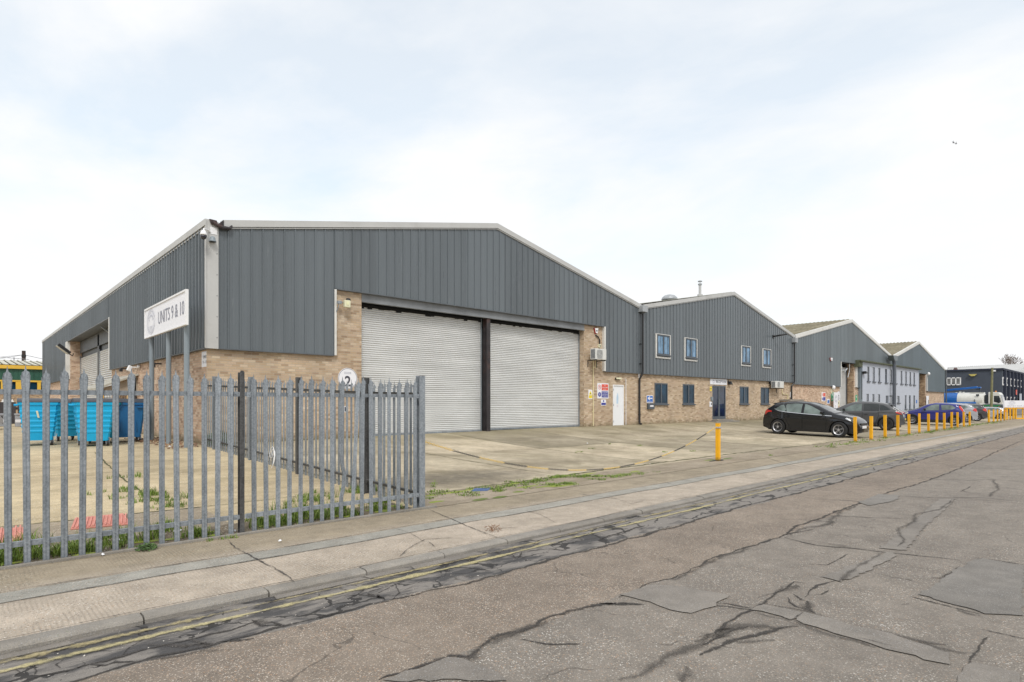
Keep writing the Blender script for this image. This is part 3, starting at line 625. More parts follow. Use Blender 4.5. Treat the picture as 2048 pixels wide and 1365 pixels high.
def leafy(name, x, y, z, r, h, n, mat, label, cat='weed', seed=1, ls=.03):
    rr = random.Random(seed); root = empty(name, (x, y, z), label, cat)
    mb = MB(); st = MB()
    for k in range(max(4, n//14)):
        a = rr.uniform(0, 6.28); d = r*rr.uniform(.2, .9); hh = h*rr.uniform(.4, 1)
        st.tube([(x, y, z), (x+d*.5*math.cos(a), y+d*.5*math.sin(a), z+hh*.6), (x+d*math.cos(a), y+d*math.sin(a), z+hh)], .004, 4)
    for k in range(n):
        a = rr.uniform(0, 6.28); d = r*math.sqrt(rr.random()); hh = h*rr.random()*(1.1-d/r*.6)
        c = Vector((x+d*math.cos(a), y+d*math.sin(a), z+hh)); u = Vector((rr.gauss(0, 1), rr.gauss(0, 1), rr.gauss(0, .5))).normalized()*ls*rr.uniform(.6, 1.4); v = u.orthogonal().normalized()*ls*.45
        mb.add([c-u, c-v, c+u, c+v], [(0, 1, 2, 3)])
    mb.build('leaves', mat, root, fixn=False); st.build('stem', mat, root); return root
p = G(292, 1100); leafy('weed', p.x, p.y-.02, .04, .10, .07, 220, WEED, 'low leafy dark green weed against the fence plinth', 'weed', 3, .016)
p = G(1095, 992) if False else GR(980, 1072); leafy('weed', GR(985, 1070).x, GR(985, 1070).y, .03, .12, .08, 60, DEAD, 'thin dry brownish weed growing from the kerb crack', 'weed', 4, .014)
p = GR(124, 1281); leafy('weed', p.x, p.y, -.015, .05, .05, 50, WEED, 'tiny weed in the road gutter at the foot of the kerb', 'weed', 5, .012)
p = G(434, 885); leafy('shrub', 5.45, 18.2, .42, .35, .45, 420, WEED, 'dark ivy shrub at the foot of the brick corner', 'shrub', 6, .05)
p = G(868, 975); leafy('weed', p.x, p.y, p.z, .07, .14, 60, GRASS, 'spindly weed in the joint beside the fence end post', 'weed', 8, .014)
mb = MB(); rr = random.Random(2)
for i in range(420):
    x = rr.uniform(4.1, 5.2); y = rr.uniform(17.8, 23.5); c = Vector((x, y, gz(x, y)+rr.uniform(.01, .05))); u = Vector((rr.gauss(0, 1), rr.gauss(0, 1), rr.gauss(0, .4))).normalized()*.04; v = u.orthogonal().normalized()*.025
    mb.add([c-u, c-v, c+u, c+v], [(0, 1, 2, 3)])
tag(mb.build('fallen_leaves', DEAD, fixn=False), 'brown fallen leaves drifted along the foot of the side wall', kind='stuff')
PAPER = simple('white_paper', (.75,.76,.78), .6)
mb = MB(); rr = random.Random(4)
for px, py, s in [(238,1085,.05),(355,1065,.045),(385,1070,.03),(470,1195-130,.02),(205,1113,.02),(460,905,.06),(470,897,.07),(1175,888,.03),(340,895,.05),(328,890,.04),(1300,930,.015),(560,1085,.02)]:
    g = G(px, py); n = 7; c = Vector((g.x, g.y, g.z+.03+s*.3)); ring = [g+Vector((s*math.cos(6.28*i/n)*rr.uniform(.6, 1.3), s*math.sin(6.28*i/n)*rr.uniform(.5, 1.2), rr.uniform(.012, .03))) for i in range(n)]
    mb.add([c]+ring, [(0, i+1, (i+1) % n+1) for i in range(n)])
tag(mb.build('litter', PAPER, fixn=False), 'scraps of white paper litter on the concrete', kind='stuff')
# loose grit on the road and pavement: real stones
mb = MB(); rr = random.Random(9)
for i in range(1500):
    x = rr.uniform(-1.6, 9); yp = rr.choice([rr.uniform(1.2, 5.0), rr.uniform(4.3, 5.0), rr.uniform(5.2, 7.3)]); s = rr.uniform(.003, .009); z = (RZ if yp < 5.05 else .03)
    c = Vector((x, yo(x, yp), z+s*.3)); vs = [c+Vector((rr.uniform(-1, 1), rr.uniform(-1, 1), rr.uniform(0, .8)))*s for _ in range(4)]
    mb.add(vs, [(0, 1, 2), (0, 2, 3), (0, 1, 3), (1, 2, 3)])
GRIT = leaf_mat('grit', (.25,.2,.16), (.7,.66,.6)); tag(mb.build('grit', GRIT, fixn=False), 'loose grit and small stones on the road and pavement', kind='stuff')
for k, (x, y) in enumerate(((-1.4, 7.75), (.25, 7.8), (.9, 7.7), (1.55, 7.85), (2.2, 7.7), (3.1, 7.9), (3.7, 8.1), (4.4, 7.8))):
    pass
# red tactile slabs lying behind the fence
RED = simple('red_paver', (.60,.25,.20), .8, var=.2, scale=8, dirt=((.25,.15,.1), .4))
def paver(pts, label, ribs):
    P = [G(*p) for p in pts]; root = None; mb = MB()
    u = P[1]-P[0]; v = P[3]-P[0]; mb.prism([q+Vector((0, 0, .008)) for q in P], (0, 0, .016))
    for i in range(ribs):
        t = (i+.3)/ribs; a = P[0]+u*t+Vector((0, 0, .024)); mb.obox(a+v*.04, u*(.40/ribs), v*.92, (0, 0, .014))
    return tag(mb.build('tactile_slab', RED, bevel=.002), label, 'paving slab', 'red ribbed slabs on the ground')
paver([(141,1062),(262,1051),(246,1030),(150,1040)], 'whole red ribbed tactile slab lying behind the fence', 15)
paver([(-40,1098),(44,1086),(48,1058),(-30,1064)], 'red ribbed slab cut by the left edge of the photo', 8)
# blue utility cover by the pavement
BLUEC = simple('blue_plastic', (.09,.15,.32), .5, var=.35, scale=20)
mb = MB(); P = [G(*p) for p in [(942,984),(975,983),(983,978),(950,979)]]
mb.prism([q+Vector((0, 0, .006)) for q in P], (0, 0, .012)); u = P[1]-P[0]; v = P[3]-P[0]
for i in range(6): mb.obox(P[0]+u*(.05+i*.155)+v*.08+Vector((0, 0, .018)), u*.09, v*.84, (0, 0, .006))
tag(mb.build('drain_cover', BLUEC), 'small blue ribbed drain cover by the weeds', 'cover')
# ================================================================== FENCES
def pale_mesh(bend=0.):
    """W-section palisade pale, local: width along x, front -y, base z=0, height 1.92, splayed triple-pointed head"""
    mb = MB(); H = 1.92; prof = [(-.029, .008), (-.022, -.004), (-.007, -.004), (0, .001), (.007, -.004), (.022, -.004), (.029, .008)]
    zs = [0, .2, .3, .45, .6, .7, .9, 1.65, 1.76, 1.82]; sc = [1, 1, 1, 1, 1, 1, 1, 1, 1.22, 1.3]
    vs = []
    for z, s in zip(zs, sc):
        b = bend*(math.exp(-((z-.55)/.16)**2)*.055-.02*clamp((1.9-z)))
        vs += [(x*s+b, y if z < 1.7 else y*.6-.012*(z-1.7)/.12*0, z) for x, y in prof]
    tops = [1.815, 1.85, 1.868, 1.925, 1.868, 1.85, 1.815]
    n = 7; vs += [(x*(1.3 if abs(x) < .026 else 1.2)+0, y*.3-(.022 if abs(x) > .026 else .006 if abs(x) > .016 else -.002), t) for (x, y), t in zip(prof, tops)]
    m = len(zs)+1; back = [(x, y+.004, z) for x, y, z in vs]; k = len(vs)
    fs = [(j*n+i, j*n+i+1, (j+1)*n+i+1, (j+1)*n+i) for j in range(m-1) for i in range(n-1)]
    fb = [tuple(k+i for i in f[::-1]) for f in fs]
    ed = [(j*n, (j+1)*n, k+(j+1)*n, k+j*n) for j in range(m-1)]+[((j+1)*n+n-1, j*n+n-1, k+j*n+n-1, k+(j+1)*n+n-1) for j in range(m-1)]
    ed += [((m-1)*n+i, (m-1)*n+i+1, k+(m-1)*n+i+1, k+(m-1)*n+i) for i in range(n-1)]
    mb.add(vs+back, fs+fb+ed)
    for z in (.19, 1.67): mb.lathe([(.008, 0), (.008, .006), (.005, .010)], (0, .004, z), (0, -1, 0), 8)   # rivets
    return mb
tmpo = pale_mesh().build('pale', GALV); pale_me = tmpo.data; bpy.data.objects.remove(tmpo)
tmpo = pale_mesh(1.).build('pale', GALV); bent_me = tmpo.data; bpy.data.objects.remove(tmpo)
def add_pale(root, x, y, z, rot, me=None, tilt=0., sc=1.):
    o = bpy.data.objects.new('pale', me or pale_me); col.objects.link(o); o.parent = root
    o.location = Vector((x, y, z))-wl(root); o.rotation_euler = (0, tilt, rot); o.scale = (1, 1, sc); return o
def rsj(x, y, z0, z1, dark=True, root=None, ax=0, slim=0):
    mb = MB()
    if slim:
        mb.prism([(x-.026, y-.04, z0), (x+.026, y-.04, z0), (x+.026, y-.04, z1-.02), (x+.012, y-.04, z1), (x-.012, y-.04, z1), (x-.026, y-.04, z1-.02)], (0, .008, 0)).box(x-.004, x+.004, y-.032, y+.032, z0, z1-.02).box(x-.026, x+.026, y+.032, y+.04, z0, z1-.02)
        return mb.build('post', GALVD, root)                                                       # I-section post
    for (a0, a1, b0, b1) in ((-.05, .05, -.05, -.042), (-.05, .05, .042, .05), (-.004, .004, -.042, .042)):
        if ax: a0, a1, b0, b1 = b0, b1, a0, a1
        mb.box(x+a0, x+a1, y+b0, y+b1, z0, z1)
    return mb.build('post', GALVD if dark else GALV, root)
FY = 7.49; rr = random.Random(21)
ff = empty('palisade_fence', (2.3, FY, .03), 'galvanised palisade fence run along the pavement, with one bent pale', 'fence')
CPX = 5.10
bx = PN(484, 1000, FY)[0]
xs = []
for i in range(17): xs.append(bx+.135+i*(CPX-.13-bx-.135)/16)
pp = [(460.6), (433.8), 407.7, 381, 353, 323, 292, 261, 230, 197, 163.5, 128, 92, 54.5, 16]
xl = [PN(p, 1000, FY)[0] for p in pp]; st = xl[-2]-xl[-1]; xl += [xl[-1]-st*(i+1) for i in range(4)]
for i, x in enumerate(xs+xl):
    bent = (i == 8)
    add_pale(ff, x, FY-.035, .045+rr.uniform(-.012, .012), rr.gauss(0, .05), bent_me if bent else None, rr.gauss(0, .004)+(.05 if i == 9 else 0), rr.uniform(.993, 1.007))
    if bent: tag(ff.children[-1], 'pale buckled sideways near its foot')
rsj(bx, FY+.03, 0, 2.0, True, ff, 0, 1); tag(ff.children[-1], 'dark weathered post')
rsj(CPX, FY+.02, 0, 2.02, False, ff)
for z0, nm in ((.215, 'rail'), (1.69, 'rail')):
    mb = MB()
    mb.box(xl[-1]-.5, bx-.03, FY-.012, FY-.006, z0, z0+.05); mb.box(xl[-1]-.5, bx-.055, FY-.006, FY+.034, z0+.044, z0+.05); mb.build('rail', GALV, ff)
    mb = MB()
    mb.box(bx+.03, CPX-.055, FY-.012, FY-.006, z0, z0+.05); mb.box(bx+.055, CPX-.055, FY-.006, FY+.034, z0+.044, z0+.05); mb.build('rail', GALV, ff)
mb = MB()
for x, sgn in ((bx, -1), (bx, 1), (CPX, -1)):
    for z in (.24, 1.715): mb.box(x+sgn*.05, x+sgn*.10, FY-.022, FY-.014, z-.03, z+.03); mb.cyl((x+sgn*.075, FY-.022, z), (x+sgn*.075, FY-.034, z), .010, n=6)
mb.split_build('fishplate', GALV, ff)
tag(MB().box(xl[-1]-2, CPX+.22, FY-.10, FY-.055, -.02, .062).box(xl[-1]-2, CPX+.2, FY-.054, FY-.02, -.02, .045).build('fence_plinth', KERB, bevel=.008), 'low mossy concrete edging strip under the front fence', 'edging')
# return run up to the corner of the building
fr = empty('palisade_fence', (CPX, 13, .2), 'galvanised palisade fence run from the pavement back to the brick corner', 'fence')
ypost = [9.14, 11.85, 14.56, 17.27]; y = FY+.16
while y < 18.2:
    if min(abs(y-q) for q in ypost) > .07:
        add_pale(fr, CPX+.03, y, gz(CPX, y)-.0, R(90)+rr.gauss(0, .06), None, rr.gauss(0, .004), rr.uniform(.99, 1.01))
    y += .158
prev = FY+.06
for q in ypost:
    z = gz(CPX, q); rsj(CPX-.01, q, z-.1, z+1.97, q < 9.5 or q > 11 and q < 12, fr, 1)
for a, b in zip([FY+.06]+[q+.055 for q in ypost], [q-.055 for q in ypost]+[18.4]):
    for dz in (.20, 1.69):
        za, zb = gz(CPX, a)+dz, gz(CPX, b)+dz
        MB().obox((CPX-.006, a, za), (.006, 0, 0), (0, b-a, zb-za), (0, 0, .05)).obox((CPX-.045, a, za+.044), (.039, 0, 0), (0, b-a, zb-za), (0, 0, .006)).build('rail', GALVD, fr)
mb = MB()
for k in range(3):
    r_ = .10+.03*k; c = Vector((CPX-.12, 12.9+.05*k, gz(5, 13)+.22)); mb.tube([c+Vector((.02*math.sin(t*.3), r_*math.cos(t*.3)*.8, r_*1.5*math.sin(t*.3))) for t in range(0, 17)], .006, 6)
tag(mb.build('cable_coil', WHITE), 'small coil of white cable hanging on the return fence', 'cable')
# ================================================================== WAREHOUSE, big front unit
def ribs_between(a0, a1, pitch=1/3., ph=0., minor=True, dep=.030):
    """profile offsets along the wall: list of (a, proud) - narrow crown every pitch, two shallow swages in the pan"""
    out = []; k = math.floor((a0-ph)/pitch)-1
    while True:
        c = ph+k*pitch
        if c > a1+pitch: break
        for d, p in ((-.034, 0), (-.022, dep), (.012, dep), (.024, 0)): out.append((c+d, p))
        if minor:
            for q in (.11, .21):
                for d, p in ((-.010, 0), (-.005, .004), (.005, .004), (.010, 0)): out.append((c+q+d, p))
        k += 1
    res = [(a, p) for a, p in out if a0 < a < a1]
    return [(a0, 0.)]+res+[(a1, 0.)]
def cladding(name, a0, a1, bot, top, plane, axis, parent, holes=(), minor=True, ph=0., mat=None, pitch=1/3., dep=.030):
    """axis 'x': sheet on plane y facing -y; axis 'y': sheet on plane x facing -x. bot/top are functions of the run coordinate; holes: (a0,a1,z0,z1)"""
    P = ribs_between(a0, a1, pitch, ph, minor, dep)
    br = sorted({h[0] for h in holes} | {h[1] for h in holes}); 
    for b in br:
        if a0 < b < a1: P += [(b-.0005, 0.), (b+.0005, 0.)]
    P.sort(); mb = MB()
    f = (lambda a, p, z: (a, plane-p, z)) if axis == 'x' else (lambda a, p, z: (plane-p, a, z))
    for (a, p), (b, q) in zip(P[:-1], P[1:]):
        if b-a < 1e-5: continue
        m = (a+b)/2; segs = [(bot(m), top(m), bot(a), bot(b), top(a), top(b))]
        hs = [h for h in holes if h[0] <= m <= h[1]]
        ivs = [(bot(a), bot(b), top(a), top(b))]
        for h in hs:
            new = []
            for (ba, bb, ta, tb) in ivs:
                if h[2] > min(ba, bb): new.append((ba, bb, h[2], h[2]))
                if h[3] < max(ta, tb): new.append((h[3], h[3], ta, tb))
            ivs = new
        for (ba, bb, ta, tb) in ivs: mb.add([f(a, p, ba), f(b, q, bb), f(b, q, tb), f(a, p, ta)], [(0, 1, 2, 3)])
    return mb.build(name, mat or CLAD, parent, fixn=False)
def wall(name, a0, a1, z0, z1, plane, axis, mat, parent, holes=(), depth=.3):
    """flat wall with rectangular openings and their reveals"""
    A = sorted({a0, a1} | {v for h in holes for v in h[:2] if a0 < v < a1}); Zs = sorted({z0, z1} | {v for h in holes for v in h[2:4] if z0 < v < z1}); mb = MB()
    f = (lambda a, d, z: (a, plane+d, z)) if axis == 'x' else (lambda a, d, z: (plane+d, a, z))
    for i in range(len(A)-1):
        for j in range(len(Zs)-1):
            m, n = (A[i]+A[i+1])/2, (Zs[j]+Zs[j+1])/2
            if any(h[0] < m < h[1] and h[2] < n < h[3] for h in holes): continue
            mb.add([f(A[i], 0, Zs[j]), f(A[i+1], 0, Zs[j]), f(A[i+1], 0, Zs[j+1]), f(A[i], 0, Zs[j+1])], [(0, 1, 2, 3)])
    for h in holes:
        b0, b1, c0, c1 = max(h[0], a0), min(h[1], a1), max(h[2], z0), min(h[3], z1)
        mb.add([f(b0, 0, c0), f(b0, depth, c0), f(b0, depth, c1), f(b0, 0, c1)], [(0, 1, 2, 3)]); mb.add([f(b1, 0, c0), f(b1, depth, c0), f(b1, depth, c1), f(b1, 0, c1)], [(0, 1, 2, 3)])
        if c1 < z1: mb.add([f(b0, 0, c1), f(b1, 0, c1), f(b1, depth, c1), f(b0, depth, c1)], [(0, 1, 2, 3)])
        if c0 > z0: mb.add([f(b0, 0, c0), f(b1, 0, c0), f(b1, depth, c0), f(b0, depth, c0)], [(0, 1, 2, 3)])
    return mb.split_build(name, mat, parent, gap=.001, fixn=False)
def shutter(parent, a0, a1, z0, z1, plane, axis='x', name='roller_shutter'):
    mb = MB(); f = (lambda a, d, z: (a, plane+d*1.1, z)) if axis == 'x' else (lambda a, d, z: (plane+d*2.2, a, z)); p = .076 if axis == 'x' else .115; n = int((z1-z0)/p)+1; prof = []
    for i in range(n):
        for t, d in ((.0, .020), (.08, .0), (.25, -.010), (.5, -.014), (.72, -.010), (.9, .002), (.97, .020)):
            z = z0+(i+t)*p
            if z < z1: prof.append((d, z))
    for (d, z), (e, y) in zip(prof[:-1], prof[1:]): mb.add([f(a0, d, z), f(a1, d, z), f(a1, e, y), f(a0, e, y)], [(0, 1, 2, 3)])
    o = mb.build(name, SHUT, parent, fixn=False)
    # bottom rail and side guides
    mb = MB()
    if axis == 'x': mb.box(a0, a1, plane-.03, plane+.01, z0-.02, z0+.06)
    else: mb.box(plane-.03, plane+.01, a0, a1, z0-.02, z0+.06)
    mb.build('bottom_rail', GALV, o)
    mb = MB()
    for a in (a0, a1-.05):
        if axis == 'x': mb.box(a, a+.05, plane-.05, plane-.015, z0, z1+.1)
        else: mb.box(plane-.05, plane-.015, a, a+.05, z0, z1+.1)
    mb.build('guide_rail', GALV, o)
    return o
x0 = PN(413.5, 500)[0]; XC = x0; BY = D+.10                       # corner, brick plane
xv1 = PN(1280.8, 611)[0]; xa1, za1 = PN(993, 449); ze1 = PN(413.5, 442.4)[1]; zv1 = PN(1280.8, 611)[1]
zcb = PN(436, 697)[1]                                              # cladding bottom
U1 = empty('warehouse', (x0+10, D+5, .3), 'large grey clad warehouse with two wide roller shutters and long side wall', 'warehouse', 'row of grey gabled warehouses')
TH = .20                                                           # verge trim height
def top1(x): return (ze1+(za1-ze1)*(x-x0)/(xa1-x0) if x < xa1 else za1+(zv1-za1)*(x-xa1)/(xv1-xa1))
hx0, hz = PN(668, 577); hx1 = PN(1210, 655)[0]; hz2 = PN(1210, 655)[1]; hz = (hz+hz2)/2
cfx = PN(436, 600)[0]
zb2 = PN(1250, 746.5)[1]; zb1 = PN(668, 711)[1]
cladding('cladding', cfx, xv1, lambda x: zcb, lambda x: top1(x)-TH*.6, D, 'x', U1, holes=[(hx0, hx1, 0, hz)], ph=PN(456.6, 500)[0])
sx0 = PN(723, 700, BY)[0]; sx1 = PN(1168, 700, BY)[0]; sxm = PN(977, 700, BY)[0]
SD = .34; dx0, dz1 = PN(1225.7, 769.7, BY); dx1 = PN(1247.2, 769.7, BY)[0]; dz0 = PN(1236, 851, BY)[1]
wall('brick_wall', x0+.02, xv1, .0, hz+.02, BY, 'x', BR, U1, holes=[(sx0, sx1, -.1, hz+.1), (dx0, dx1, dz0, dz1)], depth=SD)
slz = PN(1168, 650, BY)[1]
# lintel beam, roll slot blackened as shade, shutters, mid stanchion
mb = MB(); mb.box(sx0, sx1, BY-.02, BY+.06, hz-.28, hz+.03); mb.box(sx0, sx1, BY-.06, BY+.10, hz-.30, hz-.27); mb.box(sx0, sx1, BY-.06, BY+.1, hz-.02, hz+.01); mb.build('lintel_beam', LINTEL, U1)
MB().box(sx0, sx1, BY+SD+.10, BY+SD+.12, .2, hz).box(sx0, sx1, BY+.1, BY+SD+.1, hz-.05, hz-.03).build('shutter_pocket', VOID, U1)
zf = gz(sx0+3, BY+.3)
s1 = shutter(U1, sx0, sxm-.12, gz(sx0+2, 18.9)+.02, hz-.40, BY+SD-.02); s2 = shutter(U1, sxm+.12, sx1, gz(sx1, 18.9)+.02, hz-.40, BY+SD-.02)
mb = MB(); rj = random.Random(6)
for a, b in ((sx0, sxm-.12), (sxm+.12, sx1)):                      # ragged near-black strips painting the roll's shadow above the curtain
    x = a
    while x < b: w = rj.uniform(.08, .3); mb.box(x, min(b, x+w), BY+SD-.06, BY+SD-.05, hz-.42-rj.uniform(0, .05)*(rj.random() < .6), hz-.3); x += w
mb.split_build('roll_shadow', VOID, U1, gap=.05)
mb = MB(); mb.box(sxm-.095, sxm+.095, BY-.01, BY+.01, .3, hz-.28); mb.box(sxm-.095, sxm+.095, BY+.2, BY+.22, .3, hz-.28); mb.box(sxm-.012, sxm+.012, BY+.01, BY+.2, .3, hz-.28); mb.build('steel_stanchion', RUST, U1)
# side wall
yL0, yL1 = D-.0, 63.4; oy0 = PX(220, 600)[0]; oy1 = PX(137.0, 690)[0]; ozt = PX(219, 637)[1]; XL = XC
cladding('side_cladding', D+.02, yL1, lambda y: PX(411, 696.5)[1], lambda y: ze1-.12, XL, 'y', U1, holes=[(oy0, oy1, 0, ozt)], ph=.12, minor=False, dep=.05)
SDL = .62
wall('side_brick_wall', D+.1, yL1, 0., ozt+.02, XL+.10, 'y', BR2, U1, holes=[(oy0+.1, oy1-.1, -.1, ozt+.1)], depth=SDL)
pmy = PX(196.5, 700, XL+SDL)[0]; cdy = PX(161, 700, XL+SDL)[0]
shutter(U1, oy0-.2, pmy-.25, gz(5, 19)+.02, ozt-1.05, XL+SDL+.05, 'y'); shutter(U1, pmy+.25, oy1-.1, gz(5, 19)+.02, ozt-1.05, XL+SDL+.05, 'y')
mb = MB(); mb.box(XL+SDL+.0, XL+SDL+.08, pmy-.25, pmy+.25, .3, ozt-.1); mb.build('steel_stanchion', BLACK, U1)
mb = MB(); mb.box(XL+.02, XL+SDL+.2, oy0, oy1, ozt, ozt+.04); mb.box(XL+SDL+.0, XL+SDL+.06, oy0, oy1, ozt-.75, ozt-.02); mb.box(XL+SDL+.12, XL+SDL+.14, oy0-.3, oy1+.3, .3, ozt); mb.build('soffit', DTRIM, U1)
MB().obox((XL+.15, oy0+3.2, ozt-.12), (.55, .0, -.45), (0, .12, 0), (0, 0, .05)).obox((XL+.2, oy0+.05, ozt-.35), (.4, 0, 0), (0, .9, 0), (0, 0, .3)).build('shutter_bracket', GALV, U1)
# trims
mb = MB(); mb.box(x0-.012, cfx, D-.045, D+.02, zcb-.02, ze1+.02); mb.box(x0-.045, x0-.006, D-.045, D+.05, zcb-.02, ze1+.02); mb.build('corner_flashing', TRIM, U1)
def verge(mb, xa, za, xb, zb, h=TH, y=D, out=.07):
    mb.prism([(xa, y-out, za-h), (xb, y-out, zb-h), (xb, y-out, zb), (xa, y-out, za)], (0, .25, 0))
    mb.prism([(xa, y-out+.02, za-h-.045), (xb, y-out+.02, zb-h-.045), (xb, y-out+.02, zb-h-.02), (xa, y-out+.02, za-h-.02)], (0, .10, 0))
vx0 = PN(444, 443)[0]
mb = MB(); verge(mb, vx0, top1(vx0)+.02, xa1, za1+.03); verge(mb, xa1, za1+.03, xv1, zv1+.03); mb.build('verge_trim', TRIM, U1)
mb = MB(); mb.box(x0-.06, x0+.10, D-.04, yL1, ze1-.13, ze1+.05); mb.box(x0-.03, x0+.01, D-.03, yL1, ze1-.20, ze1-.155); mb.build('eaves_trim', TRIM, U1)
mb = MB(); mb.box(hx0, hx0+.075, D-.045, BY, zb1, hz); mb.box(hx1-.1, hx1, D-.05, BY, zcb, hz); mb.split_build('opening_flashing', WTRIM, U1)
mb = MB(); mb.box(hx0, hx1, D-.045, BY, hz-.012, hz+.02); mb.box(cfx, hx0, D-.045, BY, zcb-.03, zcb); mb.box(hx1, xv1, D-.045, BY, zcb-.03, zcb); mb.box(XL-.045, XL+.1, D, oy0, zcb-.03, zcb); mb.box(XL-.045, XL+.1, oy1, yL1, zcb-.03, zcb); mb.split_build('drip_trim', DTRIM, U1)
mb = MB(); mb.box(XL-.045, XL+.1, oy0-.12, oy0, zcb-.02, ozt+.02); mb.box(XL-.05, XL+.12, oy1-.05, oy1+.9, zcb-.02, ozt); mb.split_build('side_opening_flashing', WTRIM, U1)
MB().box(XL-.045, XL+.1, oy0, oy1-.06, ozt-.03, ozt+.02).build('soffit_trim', DTRIM, U1)
# broken gutter end at the corner
mb = MB(); gx = x0+.05
mb.tube([(x0+.12, D-.10, ze1-.02), (x0+.25, D-.12, ze1-.10), (x0+.40, D-.12, ze1-.14), (x0+.60, D-.10, ze1-.12), (x0+.66, D-.09, ze1-.02)], [.05, .05, .06, .05, .02], 8)
mb.prism([(x0+.05, D-.1, ze1+.05), (x0+.24, D-.1, ze1+.04), (x0+.27, D-.1, ze1-.06), (x0+.10, D-.1, ze1-.09)], (0, .2, 0)); mb.prism([(vx0-.12, D-.1, ze1-.06), (vx0+.02, D-.1, ze1-.1), (vx0+.02, D-.1, ze1+.1), (vx0-.03, D-.1, ze1+.05)], (0, .2, 0))
mb.build('gutter_end', RUST, U1)
# roof planes (box-profile sheets) and rear wall
ROOFM = simple('grey_roof_sheet', (.30,.31,.30), .7, var=.2, scale=1)
def roofs(U, xe0, ze0, xa, za, xe1, z1, y0, y1, mat, pitch=1/3., wav=False, name='roof'):
    mb = MB(); n = int((y1-y0)/pitch)
    for (xa_, za_, xb_, zb_) in ((xe0, ze0, xa, za), (xa, za, xe1, z1)):
        pr = []
        for k in range(n):
            c = y0+k*pitch
            for d, p in (((0, 0), (.25, .055), (.5, .085), (.75, .055)) if wav else ((0, 0), (.1, .03), (.2, .03), (.3, 0))): pr.append((c+d*pitch, p))
        for (a, p), (b, q) in zip(pr[:-1], pr[1:]): mb.add([(xa_, a, za_+p), (xb_, a, zb_+p), (xb_, b, zb_+q), (xa_, b, za_+q)], [(0, 1, 2, 3)])
    return mb.build(name, mat, U, fixn=False, smooth=wav)
roofs(U1, x0, ze1-.06, xa1, za1-.05, xv1, zv1-.06, D+.05, yL1, ROOFM)
MB().box(x0+.7, xv1, yL1-.2, yL1, .2, zv1-.3).box(xv1-.03, xv1, D+.5, yL1-.2, .2, zv1-.3).build('rear_wall', CLAD, U1)
# screws on the sheets: dots too small to be parts
mb = MB(); ph0 = PN(456.6, 500)[0]; rj = random.Random(8); x = cfx+.1
while x < xv1-.1:
    for k, dz in enumerate((.28, 1.55, 2.9, 4.2)):
        z = top1(x)-TH-dz*1.0-.0*k
        if z > zcb+.1 and not (hx0-.05 < x < hx1+.05 and z < hz+.05) and rj.random() < .8: mb.lathe([(.014, 0), (.014, .008), (.007, .013)], (x+.17, D-.001, z), (0, -1, 0), 6)
    x += 1/3.
y = D+.2
while y < 40:
    for z in (ze1-.35, ze1-1.7, zcb+1.3, zcb+.15):
        if not (oy0-.1 < y < oy1 and z < ozt+.1) and rj.random() < .6: mb.lathe([(.012, 0), (.012, .008), (.006, .013)], (XL-.001, y, z), (-1, 0, 0), 6)
    y += 1/3.
for z in frange(zcb+.3, ze1-.3, .72): mb.lathe([(.014, 0), (.014, .006), (.007, .010)], (cfx-.04, D-.045, z), (0, -1, 0), 6)
mb.build('screw_heads', DTRIM, U1)
# white side door
W2 = simple('white_door', (.80,.81,.83), .4, var=.03)
dr = MB().box(dx0+.05, dx1-.05, BY+.03, BY+.07, dz0+.0, dz1-.05).build('door', W2, U1)
MB().box(dx0, dx0+.05, BY-.012, BY+.1, dz0-.05, dz1).box(dx1-.05, dx1, BY-.012, BY+.1, dz0-.05, dz1).box(dx0+.05, dx1-.05, BY-.012, BY+.1, dz1-.05, dz1).build('door_frame', WHITE, dr)
m = (dx0+dx1)/2-.05; zz = (dz0+dz1)/2+.35
MB().prism([(m-.06, BY+.026, zz-.28), (m+.08, BY+.026, zz-.28), (m+.10, BY+.026, zz+.05), (m+.06, BY+.026, zz+.2), (m+.03, BY+.026, zz+.28), (m, BY+.026, zz+.2), (m-.06, BY+.026, zz+.05)], (0, .004, 0)).build('door_sticker', simple('faded_blue', (.48,.62,.76), .6), dr)
MB().box(m-.05, m+.08, BY+.026, BY+.03, zz-.46, zz-.32).build('door_sticker', simple('faded_grey', (.70,.68,.72), .6), dr)
for z in (dz0+.2, (dz0+dz1)/2, dz1-.25): MB().box(dx0+.03, dx0+.06, BY-.02, BY-.012, z-.05, z+.05).build('door_hinge', GALV, dr)
text('GENTS' if False else 'II', .001, (m, BY+.03, zz-.4), (1, 0, 0), (0, 0, 1), W2, dr) if False else None
